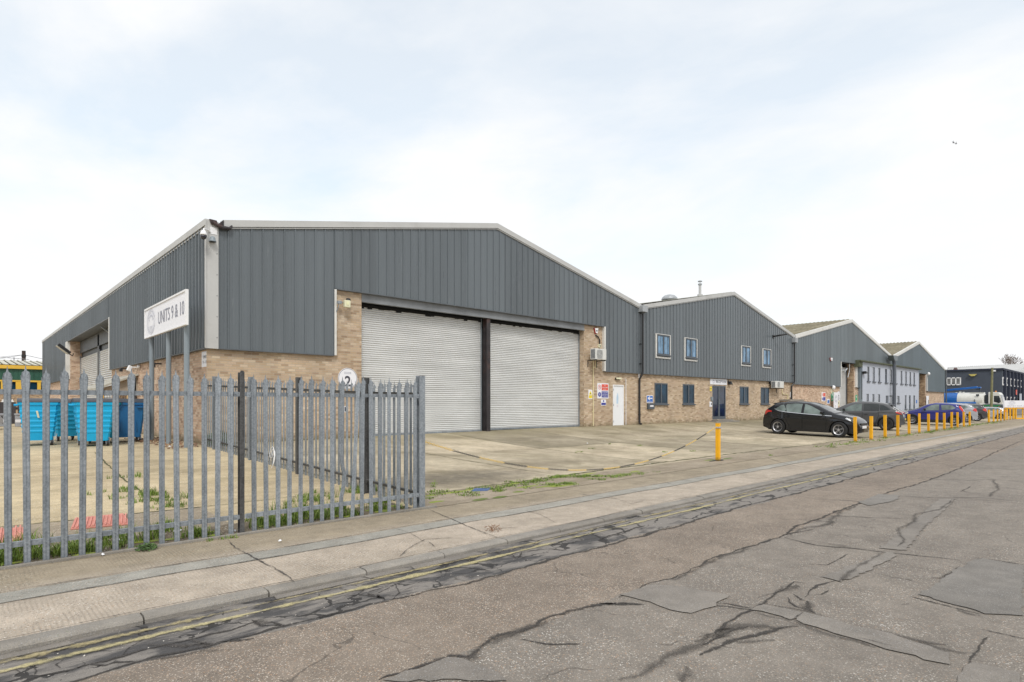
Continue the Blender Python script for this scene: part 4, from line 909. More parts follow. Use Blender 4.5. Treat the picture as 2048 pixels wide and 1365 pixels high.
def downpipe(U, x, zt, zb, yy=D, r=.055, hop=True, px_off=-.12):
    mb = MB(); mb.tube([(x, yy-.12, zt), (x, yy-.12, zcb+.1), (x-.02, yy-.10, zcb-.05), (x+px_off, BY-.10, zcb-.30), (x+px_off, BY-.10, zb+.15), (x+px_off, BY-.12, zb+.06), (x+px_off, BY-.22, zb+.03)], r, 10)
    for z in (zt-1.7, zcb+.5): mb.box(x-.16, x+.07, yy-.03, yy-.02, z-.02, z+.02); mb.box(x-.16, x-.13, yy-.12, yy-.02, z-.02, z+.02)
    for z in (zcb-1.3, zb+.5): mb.lathe([(r+.012, 0), (r+.012, .06)], (x+px_off, BY-.10, z), (0, 0, 1), 10)
    o = mb.build('downpipe', BLACK, U, smooth=False)
    if hop:
        w = .2; MB().prism([(x-w*1.1, yy-.28, zt+.30), (x+w*1.2, yy-.28, zt+.30), (x+w*1.2, yy-.28, zt-.02), (x-w*1.1, yy-.28, zt-.02)], (0, .28, 0)).build('hopper_head', galvh, o)
        MB().prism([(x-w*.8, yy-.22, zt-.02), (x+w*.9, yy-.22, zt-.02), (x+.08, yy-.14, zt-.1), (x-.08, yy-.14, zt-.1)], (0, .12, 0)).build('hopper_outlet', DTRIM, o)
    return o
galvh = galv_mat('hopper_galvanised', (.34,.36,.38), (.48,.50,.52), .2)
zt = PN(1285, 625)[1]
downpipe(U1, PN(1285.5, 700, D-.12)[0], zt, gz(26, BY))
# ================================================================== FIXINGS on the big unit
XP, ZP = (1, 0, 0), (0, 0, 1)
SGW = simple('sign_white', (.80,.80,.84), .4, var=.02); INK = simple('sign_ink', (.05,.05,.07), .5); GINK = simple('sign_grey_ink', (.36,.37,.44), .5)
SRED = simple('sign_red', (.72,.10,.06), .45, var=.05); SBLUE = simple('sign_blue', (.035,.045,.30), .45, var=.08); SLBLUE = simple('sign_light_blue', (.02,.14,.50), .45, var=.05)
SYEL = simple('sign_yellow', (.85,.66,.03), .45, var=.05); SGREEN = simple('sign_green', (.03,.38,.17), .45, var=.05)
def sign(name, label, x0, x1, z0, z1, y, mat, group=None, cat='sign', th=.008):
    r = empty(name, ((x0+x1)/2, y, z0), label, cat, group)
    MB().box(x0, x1, y-th, y, z0, z1).build('panel', mat, r, bevel=.002); return r
def seal(parent, c, u, v, r, mat, n, th=.003):
    """generic round emblem: two rings, an arch of bars and a bar of small letters"""
    mb = MB(); c, u, v, n = Vector(c), Vector(u), Vector(v), Vector(n)
    for ra, rb in ((r, r*.955), (r*.72, r*.69)):
        K = 40
        for i in range(K):
            a, b = 2*math.pi*i/K, 2*math.pi*(i+1)/K
            mb.add([c+(u*math.cos(t)+v*math.sin(t))*q+n*th for t, q in ((a, ra), (b, ra), (b, rb), (a, rb))], [(0, 1, 2, 3)])
    for i in range(26):
        if i in (0, 13, 1, 14, 25, 12): continue
        a = 2*math.pi*i/26; mb.add([c+(u*math.cos(a+da)+v*math.sin(a+da))*q+n*th for da, q in ((-.07, .78*r), (.05, .78*r), (.05, .90*r), (-.07, .90*r))], [(0, 1, 2, 3)])
    for k in range(6):
        a = R(20+k*28); mb.add([c+(u*math.cos(a+da)+v*math.sin(a+da))*q+n*th for da, q in ((-.16, .40*r), (.16, .40*r), (.12, .60*r), (-.12, .60*r))], [(0, 1, 2, 3)])
    for k, w in ((-.34, .42), (-.44, .30), (-.54, .2)): mb.add([c+u*a*r+v*b*r+n*th for a, b in ((-w, k), (w, k), (w*.8, k-.05), (-w*.8, k-.05))], [(0, 1, 2, 3)])
    return mb.build('emblem', mat, parent, fixn=False)
# post-mounted board
SX = 4.5; yr_, zt1 = PX(373, 578, SX); yl_, zt0 = PX(290.2, 620.5, SX); zb = (PX(373.6, 649, SX)[1]+PX(290.2, 679, SX)[1])/2; ztp = (zt0+zt1)/2
US = empty('post_sign', (SX, (yl_+yr_)/2, .4), 'white board reading UNITS 9 & 10 on three grey posts beside the side wall', 'sign')
MB().box(SX, SX+.012, yr_+.02, yl_-.02, zb+.02, ztp-.02).build('panel', SGW, US)
fm = MB()
for a in ((yr_, yl_, ztp-.05, ztp), (yr_, yl_, zb, zb+.035), (yr_, yr_+.045, zb+.035, ztp-.05), (yl_-.045, yl_, zb+.035, ztp-.05)): fm.box(SX-.025, SX+.05, *a)
fm.build('frame', WHITE, US)
Hs = ztp-zb; U_, V_ = (0, -1, 0), (0, 0, 1)
ya_, yb_ = PX(316.5, 640, SX)[0], PX(368.5, 640, SX)[0]; yc1, yc2 = PX(294.5, 640, SX)[0], PX(310, 640, SX)[0]
text('UNITS 9 & 10', Hs*.40, (SX-.002, ya_, zb+Hs*.32), U_, V_, simple('sign_slate_ink', (.20,.21,.27), .5), US, width=ya_-yb_)
seal(US, (SX-.002, (yc1+yc2)/2, (zb+ztp)/2+.0), Vector(U_)*((yc1-yc2)/2/(Hs*.42)), V_, Hs*.42, simple('sign_pale_ink', (.58,.60,.68), .5), (-1, 0, 0))
POSTM = simple('grey_post_paint', (.22,.26,.29), .45, var=.08)
for pxx in (303.6, 337.3, 373.4):
    y = PX(pxx, 800, SX+.12)[0]; MB().cyl((SX+.12, y, gz(SX, y)-.1), (SX+.12, y, zb+.5), .07, n=20).build('post', POSTM, US, smooth=False)
    MB().box(SX+.012, SX+.1, y-.1, y+.1, zb+.15, zb+.2).box(SX+.012, SX+.1, y-.1, y+.1, zb+.6, zb+.65).build('bracket', GALV, US)
# small UNIT 9-10 plate on the side wall near the corner
y0, z1 = PX(404.5, 704.5, XL+.1); y1, z0 = PX(417.8, 733, XL+.1)
y1 = PX(417.5, 730, XL+.1)[0]; y0, y1 = D+.14, y0
uw = empty('wall_sign', (XL+.09, (y0+y1)/2, z0), 'small white plate reading UNIT 9 - 10 on the brick below the corner', 'sign')
MB().box(XL+.085, XL+.1, y0, y1, z0, z1).build('panel', SGW, uw); hh = z1-z0; ww = y1-y0
text('UNIT', hh*.2, (XL+.083, (y0+y1)/2, z0+hh*.55), U_, V_, INK, uw, width=ww*.55, align='CENTER'); text('9 - 10', hh*.2, (XL+.083, (y0+y1)/2, z0+hh*.2), U_, V_, INK, uw, width=ww*.6, align='CENTER')
# round DOOR 2 sign
cx_, cz_ = PN(695.8, 757.4, BY-.02); r_ = abs(PN(695.8, 736.5, BY)[1]-cz_)
dsn = empty('round_sign', (cx_, BY, cz_), 'round white sign reading DOOR 2 on the brick pier left of the shutters', 'sign', 'round door number signs')
def disc_sign(root, cx_, cz_, r_, t1, t2, y=BY):
    MB().cyl((cx_, y, cz_), (cx_, y-.014, cz_), r_, n=40).build('panel', SGW, root)
    mb = MB(); K = 44
    for i in range(K):
        a, b = 2*math.pi*i/K, 2*math.pi*(i+1)/K; mb.add([(cx_+math.cos(t)*q, y-.017, cz_+math.sin(t)*q) for t, q in ((a, r_*.955), (b, r_*.955), (b, r_*.92), (a, r_*.92))], [(0, 1, 2, 3)])
    mb.build('border_ring', INK, root, fixn=False)
    text(t1, r_*.20, (cx_, y-.016, cz_+r_*.42), XP, ZP, GINK, root, width=r_*.72, align='CENTER'); text(t2, r_*1.0, (cx_, y-.016, cz_-r_*.75), XP, ZP, INK, root, width=r_*.62, align='CENTER', bold=.02)
disc_sign(dsn, cx_, cz_, r_, 'DOOR', '2')
a, b = PN(686, 813, BY); c, d = PN(696.3, 824.5, BY)
r = sign('wall_sign', 'small black and white plate below the round DOOR 2 sign', a, c, d, b, BY, SGW); MB().box(a+(c-a)*.3, a+(c-a)*.72, BY-.012, BY-.009, d+.02, b-.02).build('black_bar', INK, r)
# passive sensor and speaker on bracket at the pier
a, b = PN(689, 600, BY-.3); c, d = PN(701, 616, BY-.3); CREAM = simple('aged_cream_plastic', (.72,.70,.50), .5, var=.1)
ps = empty('wall_lamp', ((a+c)/2, BY-.3, d), 'cream box lamp on a bent steel bracket at the top of the left brick pier', 'lamp')
MB().box(a, c, BY-.32, BY-.2, d, b).build('lamp_body', CREAM, ps, bevel=.02); MB().box(a+.08, c-.08, BY-.335, BY-.32, d+.08, b-.06).build('lens', simple('lens', (.8,.8,.5), .2), ps)
MB().lathe([(.02, 0), (.07, .02), (.085, .06), (.07, .11), (.03, .13)], (c+.0, BY-.14, b-.03), (0, 0, 1), 14).build('sensor_dome', BLACK, ps, smooth=True)
MB().tube([(a-.22, BY, d-.25), (a-.22, BY-.12, d-.2), (a-.16, BY-.2, d+.0), (a-.16, BY-.22, b-.05), (a-.02, BY-.24, b-.09)], .018, 8).box(a-.2, a-.08, BY-.26, BY-.16, b-.14, b-.04).box(a-.30, a-.16, BY-.03, BY-.001, d-.36, d-.12).build('bracket', GALV, ps)
# CCTV dome and hood lamp on the corner flashing
c = ray(407, 470); k = (D-.32)/c.y; p = Vector((c.x*k, c.y*k, CAMZ+c.z*k))
cc = empty('cctv_camera', p, 'white and black dome camera on the top corner of the building', 'camera')
MB().lathe([(.02, .13), (.045, .12), (.07, .08), (.088, .03), (.09, 0), (.085, -.01)], p, (0, 0, 1), 20).build('housing', WHITE, cc, smooth=True)
MB().lathe([(.08, -.01), (.082, -.05), (.066, -.10), (.035, -.13), (.01, -.137)], p, (0, 0, 1), 20).build('dome', simple('smoked_dome', (.02,.02,.03), .1, spec=.8), cc, smooth=True)
MB().tube([p+Vector((0, 0, .12)), p+Vector((.02, .02, .18)), p+Vector((.18, .22, .22)), p+Vector((.26, .27, .18))], .022, 8).box(x0+.08, x0+.26, D-.055, D-.045, ze1-.36, ze1-.16).build('bracket', WHITE, cc)
a, b = PN(424.5, 478, D-.1); hl = empty('hood_lamp', (a, D-.1, b), 'small grey hooded sensor below the dome camera', 'lamp')
MB().lathe([(.03, .06), (.06, .04), (.075, -.02), (.085, -.06), (.105, -.085), (.1, -.09)], (a, D-.13, b), (0, 0, 1), 18).build('hood', POSTM, hl, smooth=True); MB().cyl((a, D-.13, b-.09), (a, D-.13, b-.10), .09, n=16).cyl((a, D-.13, b), (a, D-.045, b), .02).build('lens', BLACK, hl)
# side wall lights
p = PX(262, 735, XL-.15); wf = empty('wall_lamp', (XL-.1, p[0], p[1]), 'small white floodlight on the side wall by the left sign post', 'lamp')
MB().obox((XL-.30, p[0]-.12, p[1]-.12), (.12, 0, -.06), (0, .24, 0), (.08, 0, .2)).build('lamp_body', WHITE, wf, bevel=.01); MB().lathe([(.05, 0), (.08, .03), (.06, .1)], (XL+.1, p[0]-.35, p[1]+.02), (-1, 0, 0), 12).tube([(XL-.2, p[0], p[1]), (XL+.1, p[0]-.1, p[1])], .02).build('bracket', WHITE, wf)
for pxx, pyy, nm in ((245, 738, 'small black bracket lamp under the cladding edge beside the side shutters'), (310, 728, 'small black bracket lamp just behind the left sign post')):
    p = PX(pxx, pyy, XL-.1); o = MB().box(XL-.18, XL+.1, p[0]-.04, p[0]+.04, p[1]-.02, p[1]+.03).box(XL-.22, XL-.1, p[0]-.08, p[0]+.08, p[1]-.12, p[1]-.01).build('wall_lamp', BLACK, bevel=.008); tag(o, nm, 'lamp')
c = ray(126, 702); k = (XL-.45)/c.x; p = Vector((c.x*k, c.y*k, CAMZ+c.z*k)); fl = empty('floodlight', p, 'large black floodlight on an arm at the far side-wall opening', 'lamp')
MB().obox(p+Vector((-.35, .2, .30)), (.62, -.0, -.52), (0, -.8, 0), (.10, 0, .12)).build('lamp_body', BLACK, fl, bevel=.03); MB().obox(p+Vector((-.355, .12, .285)), (.56, 0, -.47), (0, -.64, 0), (-.012, 0, -.015)).build('lens', simple('lamp_glass', (.55,.6,.58), .15), fl); MB().tube([p+Vector((.3, -.2, -.2)), p+Vector((.46, -.2, -.3)), p+Vector((.5, -.2, -.15))], .035).build('arm', BLACK, fl)
# alarm box, air-conditioner, pipes right of the shutters
def zz(X, Y): return (1150+X/6.205, 640+Y/6.205)
ALR = simple('alarm_red', (.35,.02,.02), .4)
def alarm(pa, pb, y, label):
    a, b = PN(*pa, y-.1); c, d = PN(*pb, y-.1); r = empty('alarm_box', ((a+c)/2, y, d), label, 'alarm', 'burglar alarm boxes')
    MB().prism([(a+.04, y-.005, b), (c, y-.005, b), (c-.06, y-.005, d), (a+.12, y-.005, d)], (0, -.07, 0)).build('back_plate', ALR, r, bevel=.008)
    MB().prism([(a+.06, y-.075, b-.02), (c, y-.075, b), (c-.05, y-.075, d+.02), (a+.13, y-.075, d+.02)], (0, -.03, 0)).build('cover', WHITE, r, bevel=.008); MB().cyl(((a+c)/2+.03, y-.105, (b+d)/2), ((a+c)/2+.03, y-.112, (b+d)/2), .045, n=14).build('badge', INK, r)
alarm(zz(240, 98), zz(290, 175), BY, 'red and white alarm box high on the brick right of the shutters')
def acunit(x0, x1, z0, z1, y, label, back=BY):
    r = empty('air_conditioner', ((x0+x1)/2, y+.15, z0), label, 'air conditioner', 'wall mounted air conditioning units'); M_ = simple('ac_casing', (.66,.66,.63), .5, var=.05, dirt=((.3,.28,.22), .3)); w = x1-x0
    MB().box(x0, x1, y, y+.32, z0, z1).build('casing', M_, r, bevel=.012)
    mb = MB(); cx = x0+w*.38; cz = (z0+z1)/2; rr_ = min(w*.3, (z1-z0)*.42)
    for k in range(5): mb.add([(cx+q*math.cos(t), y-.008, cz+q*math.sin(t)) for i in range(24) for t, q in ((6.2832*i/24, rr_*(1-k*.18)), (6.2832*i/24, rr_*(1-k*.18)-.012))], [(2*i, 2*i+1, (2*i+3) % 48, (2*i+2) % 48) for i in range(24)])
    for k in range(12): mb.box(cx-rr_, cx+rr_, y-.012, y-.008, cz-rr_+k*rr_/6, cz-rr_+k*rr_/6+.008)
    mb.build('fan_grille', simple('grille', (.35,.36,.36), .5), r); mb = MB()
    for k in range(14): mb.box(x0-.008, x0-.001, y+.03+k*.018, y+.042+k*.018, z0+.04, z1-.04)
    mb.build('side_coil', simple('coil', (.25,.26,.27), .5), r)
    MB().box(x0+.06, x0+.10, y-.02, back, z0-.05, z0-.005).box(x1-.10, x1-.06, y-.02, back, z0-.05, z0-.005).box(x0+.06, x0+.09, back-.03, back, z0-.35, z0-.05).box(x1-.1, x1-.07, back-.03, back, z0-.35, z0-.05).build('bracket', BLACK, r); return r
a = PN(*zz(275, 350), BY-.55); b = PN(*zz(390, 500), BY-.55); x_, _z = PN(*zz(255, 350), BY-.55)
acunit(x_, b[0], b[1], a[1]-.02, BY-.55, 'cream air conditioning unit high on the brick pier right of the shutters')
a, b = PN(*zz(300, 303), BY-.1); c, d = PN(*zz(325, 345), BY-.1)
iso = empty('isolator_switch', ((a+c)/2, BY, d), 'small cream isolator switch with black hose above the air conditioner', 'switch')
MB().box(a, c, BY-.10, BY, d, b).build('switch_box', CREAM, iso, bevel=.01); MB().box(a+.03, c-.03, BY-.12, BY-.1, d+.06, b-.06).build('rotary_knob', BLACK, iso)
MB().tube([((a+c)/2, BY-.06, b), ((a+c)/2, BY-.07, b+.2), ((a+c)/2-.1, BY-.06, b+.36), ((a+c)/2-.22, BY-.03, b+.42), ((a+c)/2-.26, BY+.02, b+.40)], .03, 8).build('hose', BLACK, iso)
CRP = simple('cream_pipe', (.74,.66,.40), .5, var=.05)
xx, zt = PN(*zz(226, 505), BY-.04); xz2 = PN(*zz(258, 505), BY-.04)[0]; zj = PN(*zz(226, 592), BY-.04)[1]
tag(MB().tube([(xx, BY-.04, zt), (xx, BY-.04, gz(xx, BY)+.02)], .022, 8).tube([(xz2, BY-.04, zt), (xz2, BY-.04, zj), (xx, BY-.04, zj)], .018, 8).box(xx-.05, xx+.03, BY-.03, BY, 2.0, 2.04).box(xx-.05, xx+.03, BY-.03, BY, 1.2, 1.24).build('conduit_pipe', CRP), 'cream pipe running down the brick from the pier air conditioner', 'pipe')
xx, zt = PN(*zz(632, 740), BY-.03); tag(MB().tube([(xx-.04, BY-.03, zt+.02), (xx, BY-.03, zt), (xx, BY-.03, gz(xx, BY)+.02)], .018, 8).build('conduit_pipe', WHITE), 'thin white pipe on the brick just right of the white door', 'pipe')
a, b = PN(*zz(520, 717), BY-.12); c, d = PN(*zz(578, 745), BY-.12); em = empty('bulkhead_light', ((a+c)/2, BY, d), 'pale yellow bulkhead light above the white door', 'lamp')
MB().box(a, c, BY-.05, BY, d, b).build('base', BLACK, em); MB().box(a+.01, c, BY-.13, BY-.05, d+.02, b).build('diffuser', CREAM, em, bevel=.015)
a, b = PN(*zz(165, 868), BY); c, d = PN(*zz(215, 985), BY)
r = sign('safety_sign', 'tall yellow and white warning triangle sign beside the shutters', a, c, d, b, BY, SGW); w, h = c-a, b-d
MB().box(a+.03, c-.03, BY-.012, BY-.009, d+.04, d+h*.42).build('yellow_field', SYEL, r); mx = (a+c)/2
MB().prism([(a+.04, BY-.009, d+h*.48), (c-.04, BY-.009, d+h*.48), (mx, BY-.009, b-.05)], (0, -.003, 0)).build('warning_triangle', SYEL, r)
MB().prism([(mx-w*.1, BY-.012, d+h*.52), (mx+w*.1, BY-.012, d+h*.52), (mx+w*.03, BY-.012, d+h*.66), (mx-w*.1, BY-.012, d+h*.64)], (0, -.003, 0)).build('pictogram', INK, r); text('WARNING', h*.06, (mx, BY-.012, d+h*.3), XP, ZP, INK, r, width=w*.6, align='CENTER')
def safety(pa, pb, y, label, txt=True):
    a, b = PN(*pa, y); c, d = PN(*pb, y); w, h = c-a, b-d; r = sign('safety_sign', label, a, c, d, b, y, SGW)
    MB().box(a+w*.38, c-w*.05, y-.012, y-.009, d+h*.53, b-h*.07).build('red_field', SRED, r); MB().box(a+w*.38, c-w*.05, y-.012, y-.009, d+h*.07, d+h*.47).build('blue_field', SBLUE, r)
    MB().cyl((a+w*.2, y-.009, d+h*.26), (a+w*.2, y-.012, d+h*.26), w*.13, n=24).build('blue_disc', SBLUE, r); MB().box(a+w*.185, a+w*.215, y-.015, y-.012, d+h*.2, d+h*.34).build('mark', SGW, r)
    mb = MB(); K = 24; q = w*.13
    for i in range(K):
        t, s = 2*math.pi*i/K, 2*math.pi*(i+1)/K; mb.add([(a+w*.2+math.cos(u)*g, y-.012, d+h*.74+math.sin(u)*g) for u, g in ((t, q), (s, q), (s, q*.8), (t, q*.8))], [(0, 1, 2, 3)])
    mb.prism([(a+w*.2-q*.65, y-.011, d+h*.74+q*.75), (a+w*.2-q*.5, y-.011, d+h*.74+q*.85), (a+w*.2+q*.7, y-.011, d+h*.74-q*.7), (a+w*.2+q*.55, y-.011, d+h*.74-q*.82)], (0, -.002, 0)); mb.build('prohibition_ring', SRED, r, fixn=False)
    MB().box(a+w*.19, a+w*.25, y-.0105, y-.009, d+h*.69, d+h*.79).build('pictogram', INK, r)
    if txt:
        m = a+w*.665
        for i, t in enumerate(('NO', 'UNAUTHORISED', 'ENTRY')): text(t, h*.055, (m, y-.012, b-h*(.18+.12*i)), XP, ZP, SGW, r, width=w*(.12, .52, .26)[i], align='CENTER', bold=.01)
        for i, t in enumerate(('ALL VISITORS', 'MUST REPORT', 'TO RECEPTION')): text(t, h*.055, (m, y-.012, d+h*(.36-.11*i)), XP, ZP, SGW, r, width=w*.5, align='CENTER', bold=.01)
    return r
safety(zz(275, 785), zz(415, 978), BY, 'large red and blue site safety sign left of the white door')
a, b = PN(*zz(322, 990), BY); c, d = PN(*zz(383, 1065), BY); w, h = c-a, b-d; r = sign('safety_sign', 'small blue and white notice under the large safety sign', a, c, d, b, BY, SGW)
MB().box(a+.02, c-.02, BY-.012, BY-.009, d+.03, d+h*.48).build('blue_field', SBLUE, r); MB().cyl(((a+c)/2, BY-.009, d+h*.75), ((a+c)/2, BY-.012, d+h*.75), h*.17, n=18).build('blue_disc', SBLUE, r); text('i', h*.2, ((a+c)/2, BY-.013, d+h*.65), XP, ZP, SGW, r, align='CENTER')
a, b = PN(*zz(888, 938), BY); c, d = PN(*zz(967, 1030), BY); w, h = c-a, b-d; r = sign('wall_sign', 'blue sign with a white left arrow between downpipe and window', a, c, d, b, BY, SGW)
MB().box(a+.03, c-.03, BY-.012, BY-.009, d+.03, b-.03).build('blue_field', SLBLUE, r); m = d+h*.6
MB().prism([(a+w*.14, BY-.013, m), (a+w*.42, BY-.013, m+h*.26), (a+w*.55, BY-.013, m+h*.26), (a+w*.38, BY-.013, m+h*.07), (c-w*.14, BY-.013, m+h*.07), (c-w*.14, BY-.013, m-h*.07), (a+w*.38, BY-.013, m-h*.07), (a+w*.55, BY-.013, m-h*.26), (a+w*.42, BY-.013, m-h*.26)], (0, -.003, 0)).build('arrow', SGW, r)
text('THIS WAY', h*.11, ((a+c)/2, BY-.013, d+h*.1), XP, ZP, SGW, r, width=w*.7, align='CENTER', bold=.01)
a, b = PN(*zz(890, 1036), BY); c, d = PN(*zz(967, 1110), BY); r = empty('letter_box', ((a+c)/2, BY, d), 'dark grey letter box below the blue arrow sign', 'letter box')
MB().box(a, c, BY-.12, BY, d, b).build('box_body', UPVC, r, bevel=.02); MB().box(a+(c-a)*.25, c-(c-a)*.22, BY-.128, BY-.12, d+(b-d)*.42, d+(b-d)*.66).build('name_plate', SGW, r)
# ================================================================== SECOND GABLED UNIT (reception)
def z5(X, Y): return (1150+X/4.015, 560+Y/4.015)
xv2, zv2 = PN(1587.6, 671.4); xa2, za2 = PN(1467, 585); dz5 = .02
def gable(xL, zL, xa, za, xR, zR): return lambda x: zL+(za-zL)*(x-xL)/(xa-xL) if x < xa else za+(zR-za)*(x-xa)/(xR-xa)
U2 = empty('warehouse', (36, D+5, .4), 'middle grey clad unit with reception door and eight blue-glazed windows', 'warehouse', 'row of grey gabled warehouses')
t2 = gable(xv1, zv1, xa2, za2, xv2, zv2)
cladding('cladding', xv1+.03, xv2, lambda x: zcb, lambda x: t2(x)-TH*.6, D, 'x', U2, minor=False)
lw = [((642,828),(746,1012)), ((868,837),(960,1010)), ((1325,857),(1396,1007)), ((1494,863),(1560,1006))]
L4 = []
for (a, b) in lw:
    p = PN(*z5(*a), BY-.03); q = PN(*z5(*b), BY-.03); L4.append((p[0], q[0], p[1]))
zt_ = sum(p[2] for p in L4)/4; zb_ = PN(*z5(642, 1005), BY)[1]
dr0, drt = PN(*z5(1103, 848), BY); dr1 = PN(*z5(1210, 848), BY)[0]; drb = PN(*z5(1150, 1120), BY)[1]
wins = [(a, b, zb_, zt_) for a, b, _ in L4]
wall('brick_wall', xv1+.03, xv2, -.1, zcb+.05, BY, 'x', BR, U2, holes=wins+[(dr0, dr1, drb, drt)], depth=.12)
def casement(U, a, b, z0, z1, y, gl, fr=UPVC, name='window', sill=True, fw=.07):
    m = (a+b)/2; mb = MB()
    mb.box(a, a+fw, y-.02, y+.05, z0, z1).box(b-fw, b, y-.02, y+.05, z0, z1).box(a+fw, b-fw, y-.02, y+.05, z1-fw, z1).box(a+fw, b-fw, y-.02, y+.05, z0, z0+fw).box(m-fw*.75, m+fw*.75, y-.023, y+.05, z0+fw, z1-fw)
    o = mb.build(name, fr, U)
    for (c, d) in ((a+fw, m-fw*.75), (m+fw*.75, b-fw)): MB().box(c, d, y+.01, y+.02, z0+fw, z1-fw).build('pane', gl, o)
    if sill: MB().box(a-.06, b+.06, y-.09, y+.0, z0-.07, z0-.002).build('sill', fr, o)
    return o
for i, (a, b, c, d) in enumerate(wins):
    o = casement(U2, a, b, c+.05, d, BY, GLD)
    tag(o, ['lower window beside the arrow sign', 'lower window left of the reception door', 'lower window right of the reception door', 'lower window nearest the far air conditioner'][i])
# pale blinds and desk lamp seen in the first lower windows
uw_ = [((650,427),(768,637)), ((880,463),(982,657)), ((1335,533),(1412,700)), ((1507,560),(1575,716))]; UW = []
for a, b in uw_:
    p = PN(*z5(*a), D-.05); q = PN(*z5(*b), D-.05); zl = PN(*z5(a[0], b[1]-10), D-.05)[1]; UW.append((p[0], q[0], p[1], zl))
ztu = sum(p[2] for p in UW)/4; zbu = sum(p[3] for p in UW)/4
for a, b, _, _ in UW:
    mb = MB(); mb.box(a, a+.09, D-.06, D-.005, zbu, ztu).box(b-.06, b, D-.06, D-.005, zbu, ztu).box(a+.09, b-.06, D-.06, D-.005, zbu, zbu+.09).box(a, b, D-.07, D-.005, ztu, ztu+.03); o = mb.build('window_surround', WTRIM, U2)
    casement(o, a+.13, b-.09, zbu+.2, ztu-.01, D-.04, GLB, sill=True, fw=.06)
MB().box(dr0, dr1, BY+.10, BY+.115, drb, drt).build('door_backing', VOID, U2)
dd = MB(); f = .09; m = (dr0+dr1)/2
for a, b, c, d in ((dr0, dr0+f, drb, drt), (dr1-f, dr1, drb, drt), (m-f, m+f, drb, drt), (dr0+f, m-f, drt-f, drt), (m+f, dr1-f, drt-f, drt), (dr0+f, m-f, drb, drb+.18), (m+f, dr1-f, drb, drb+.18)): dd.box(a, b, BY+.0, BY+.07, c, d)
dd = dd.build('reception_door', UPVC, U2)
for a, b in ((dr0+f, m-f), (m+f, dr1-f)): MB().box(a, b, BY+.03, BY+.04, drb+.18, drt-f).build('pane', GLDOOR, dd)
MB().tube([(m-.05, BY-.05, drb+.95), (m-.05, BY-.05, drb+1.25)], .012).cyl((m-.05, BY, drb+.98), (m-.05, BY-.05, drb+.98), .01).cyl((m-.05, BY, drb+1.22), (m-.05, BY-.05, drb+1.22), .01).build('handle', GALV, dd)
a_, b_ = PN(*z5(1083, 800), BY); c_, _q = PN(*z5(1218, 840), BY); d_ = drt+.06
r = sign('reception_sign', 'white sign reading RECEPTION over the glazed entrance door', a_, c_, d_, zcb-.06, BY-.01, SGW); w, h = c_-a_, zcb-.06-d_
text('RECEPTION', h*.5, (a_+w*.34, BY-.02, d_+h*.28), XP, ZP, INK, r, width=w*.6); seal(r, (a_+w*.2, BY-.02, d_+h*.5), XP, ZP, h*.34, GINK, (0, -1, 0))
a, b = PN(*z5(1083, 858), BY); c, d = PN(*z5(1098, 892), BY); r = sign('wall_sign', 'narrow yellow notice on the brick left of the reception door', a, c, d, b, BY, SYEL); MB().box(a+.05, c-.05, BY-.012, BY-.009, d+.1, b-.1).build('pictogram', INK, r)
a, b = PN(*z5(1079, 978), BY); c, d = PN(*z5(1099, 1020), BY); r = sign('intercom_panel', 'white intercom panel beside the reception door', a, c, d, b, BY, SGW, cat='intercom', th=.02); MB().box(a+.16, a+.26, BY-.03, BY-.02, d+.12, b-.1).build('speaker', INK, r)
a, b = PN(*z5(1088, 940), BY); c, d = PN(*z5(1100, 972), BY); tag(MB().box(a, c, BY-.08, BY, d, b).box(a+.02, c-.02, BY-.09, BY-.08, d+.03, d+.09).build('meter_box', POSTM), 'small grey box above the intercom panel', 'box')
MB().box(dr0-.5, dr1+.8, BY-.55, BY-.0, .2, drb-.10).box(dr0-.1, dr1+.1, BY-.45, BY, drb-.11, drb-.02).build('door_step', KERB, U2, bevel=.01)
a, b = PN(*z5(1240, 815), BY-.1); tag(MB().prism([(a-.05, BY-.02, b), (a+.1, BY-.02, b-.02), (a+.22, BY-.02, b-.22), (a-.05, BY-.02, b-.2)], (0, -.2, 0)).box(a-.02, a+.06, BY-.02, BY, b-.05, b+.15).build('wall_lamp', BLACK, bevel=.01), 'small black lamp right of the reception sign', 'lamp')
a, b = PN(1556, 671, D-.35); tag(MB().tube([(a, D-.02, b-.06), (a+.05, D-.5, b), (a+.55, D-.75, b+.1)], .06, 8).box(a-.1, a+.1, D-.04, D-.01, b-.2, b+.05).build('bracket_arm', BLACK), 'dark empty bracket arm near the right end of the middle gable', 'bracket')
a = PN(1551, 761, BY-.5); b = PN(1566, 776.5, BY-.5); acunit(a[0], b[0]+.15, b[1], a[1]-.05, BY-.5, 'cream air conditioning unit below the cladding at the end of the middle unit')
a, b = PN(1538, 765, BY); MB().box(a, PN(1551, 765, BY)[0]+.2, BY-.1, BY, zcb-.22, zcb-.03).build('cable_tray', BLACK, U2)
p0 = PN(1564, 779, BY-.05); p1 = PN(1575.5, 783, BY-.05); tag(MB().tube([(p0[0], BY-.05, p0[1]), (p0[0]+.1, BY-.05, p0[1]-.35), (p1[0], BY-.05, p0[1]-.38), (p1[0], BY-.05, gz(44, BY))], .03, 8).build('conduit_pipe', CRP), 'cream pipe below the air conditioner at the end of the middle unit', 'pipe')
a, b = PN(1579.5, 787, BY); tag(MB().box(a, a+.18, BY-.05, BY, b-.3, b+.1).build('junction_box', WHITE, bevel=.01), 'small white junction box beside the second downpipe', 'box')
vz = MB(); verge(vz, xv1+.25, t2(xv1+.25)+.02, xa2, za2+.03, .21); verge(vz, xa2, za2+.03, xv2, zv2+.03, .20); vz.build('verge_trim', TRIM, U2)
MB().box(xv1+.03, xv2, D-.045, BY, zcb-.03, zcb).build('drip_trim', DTRIM, U2)
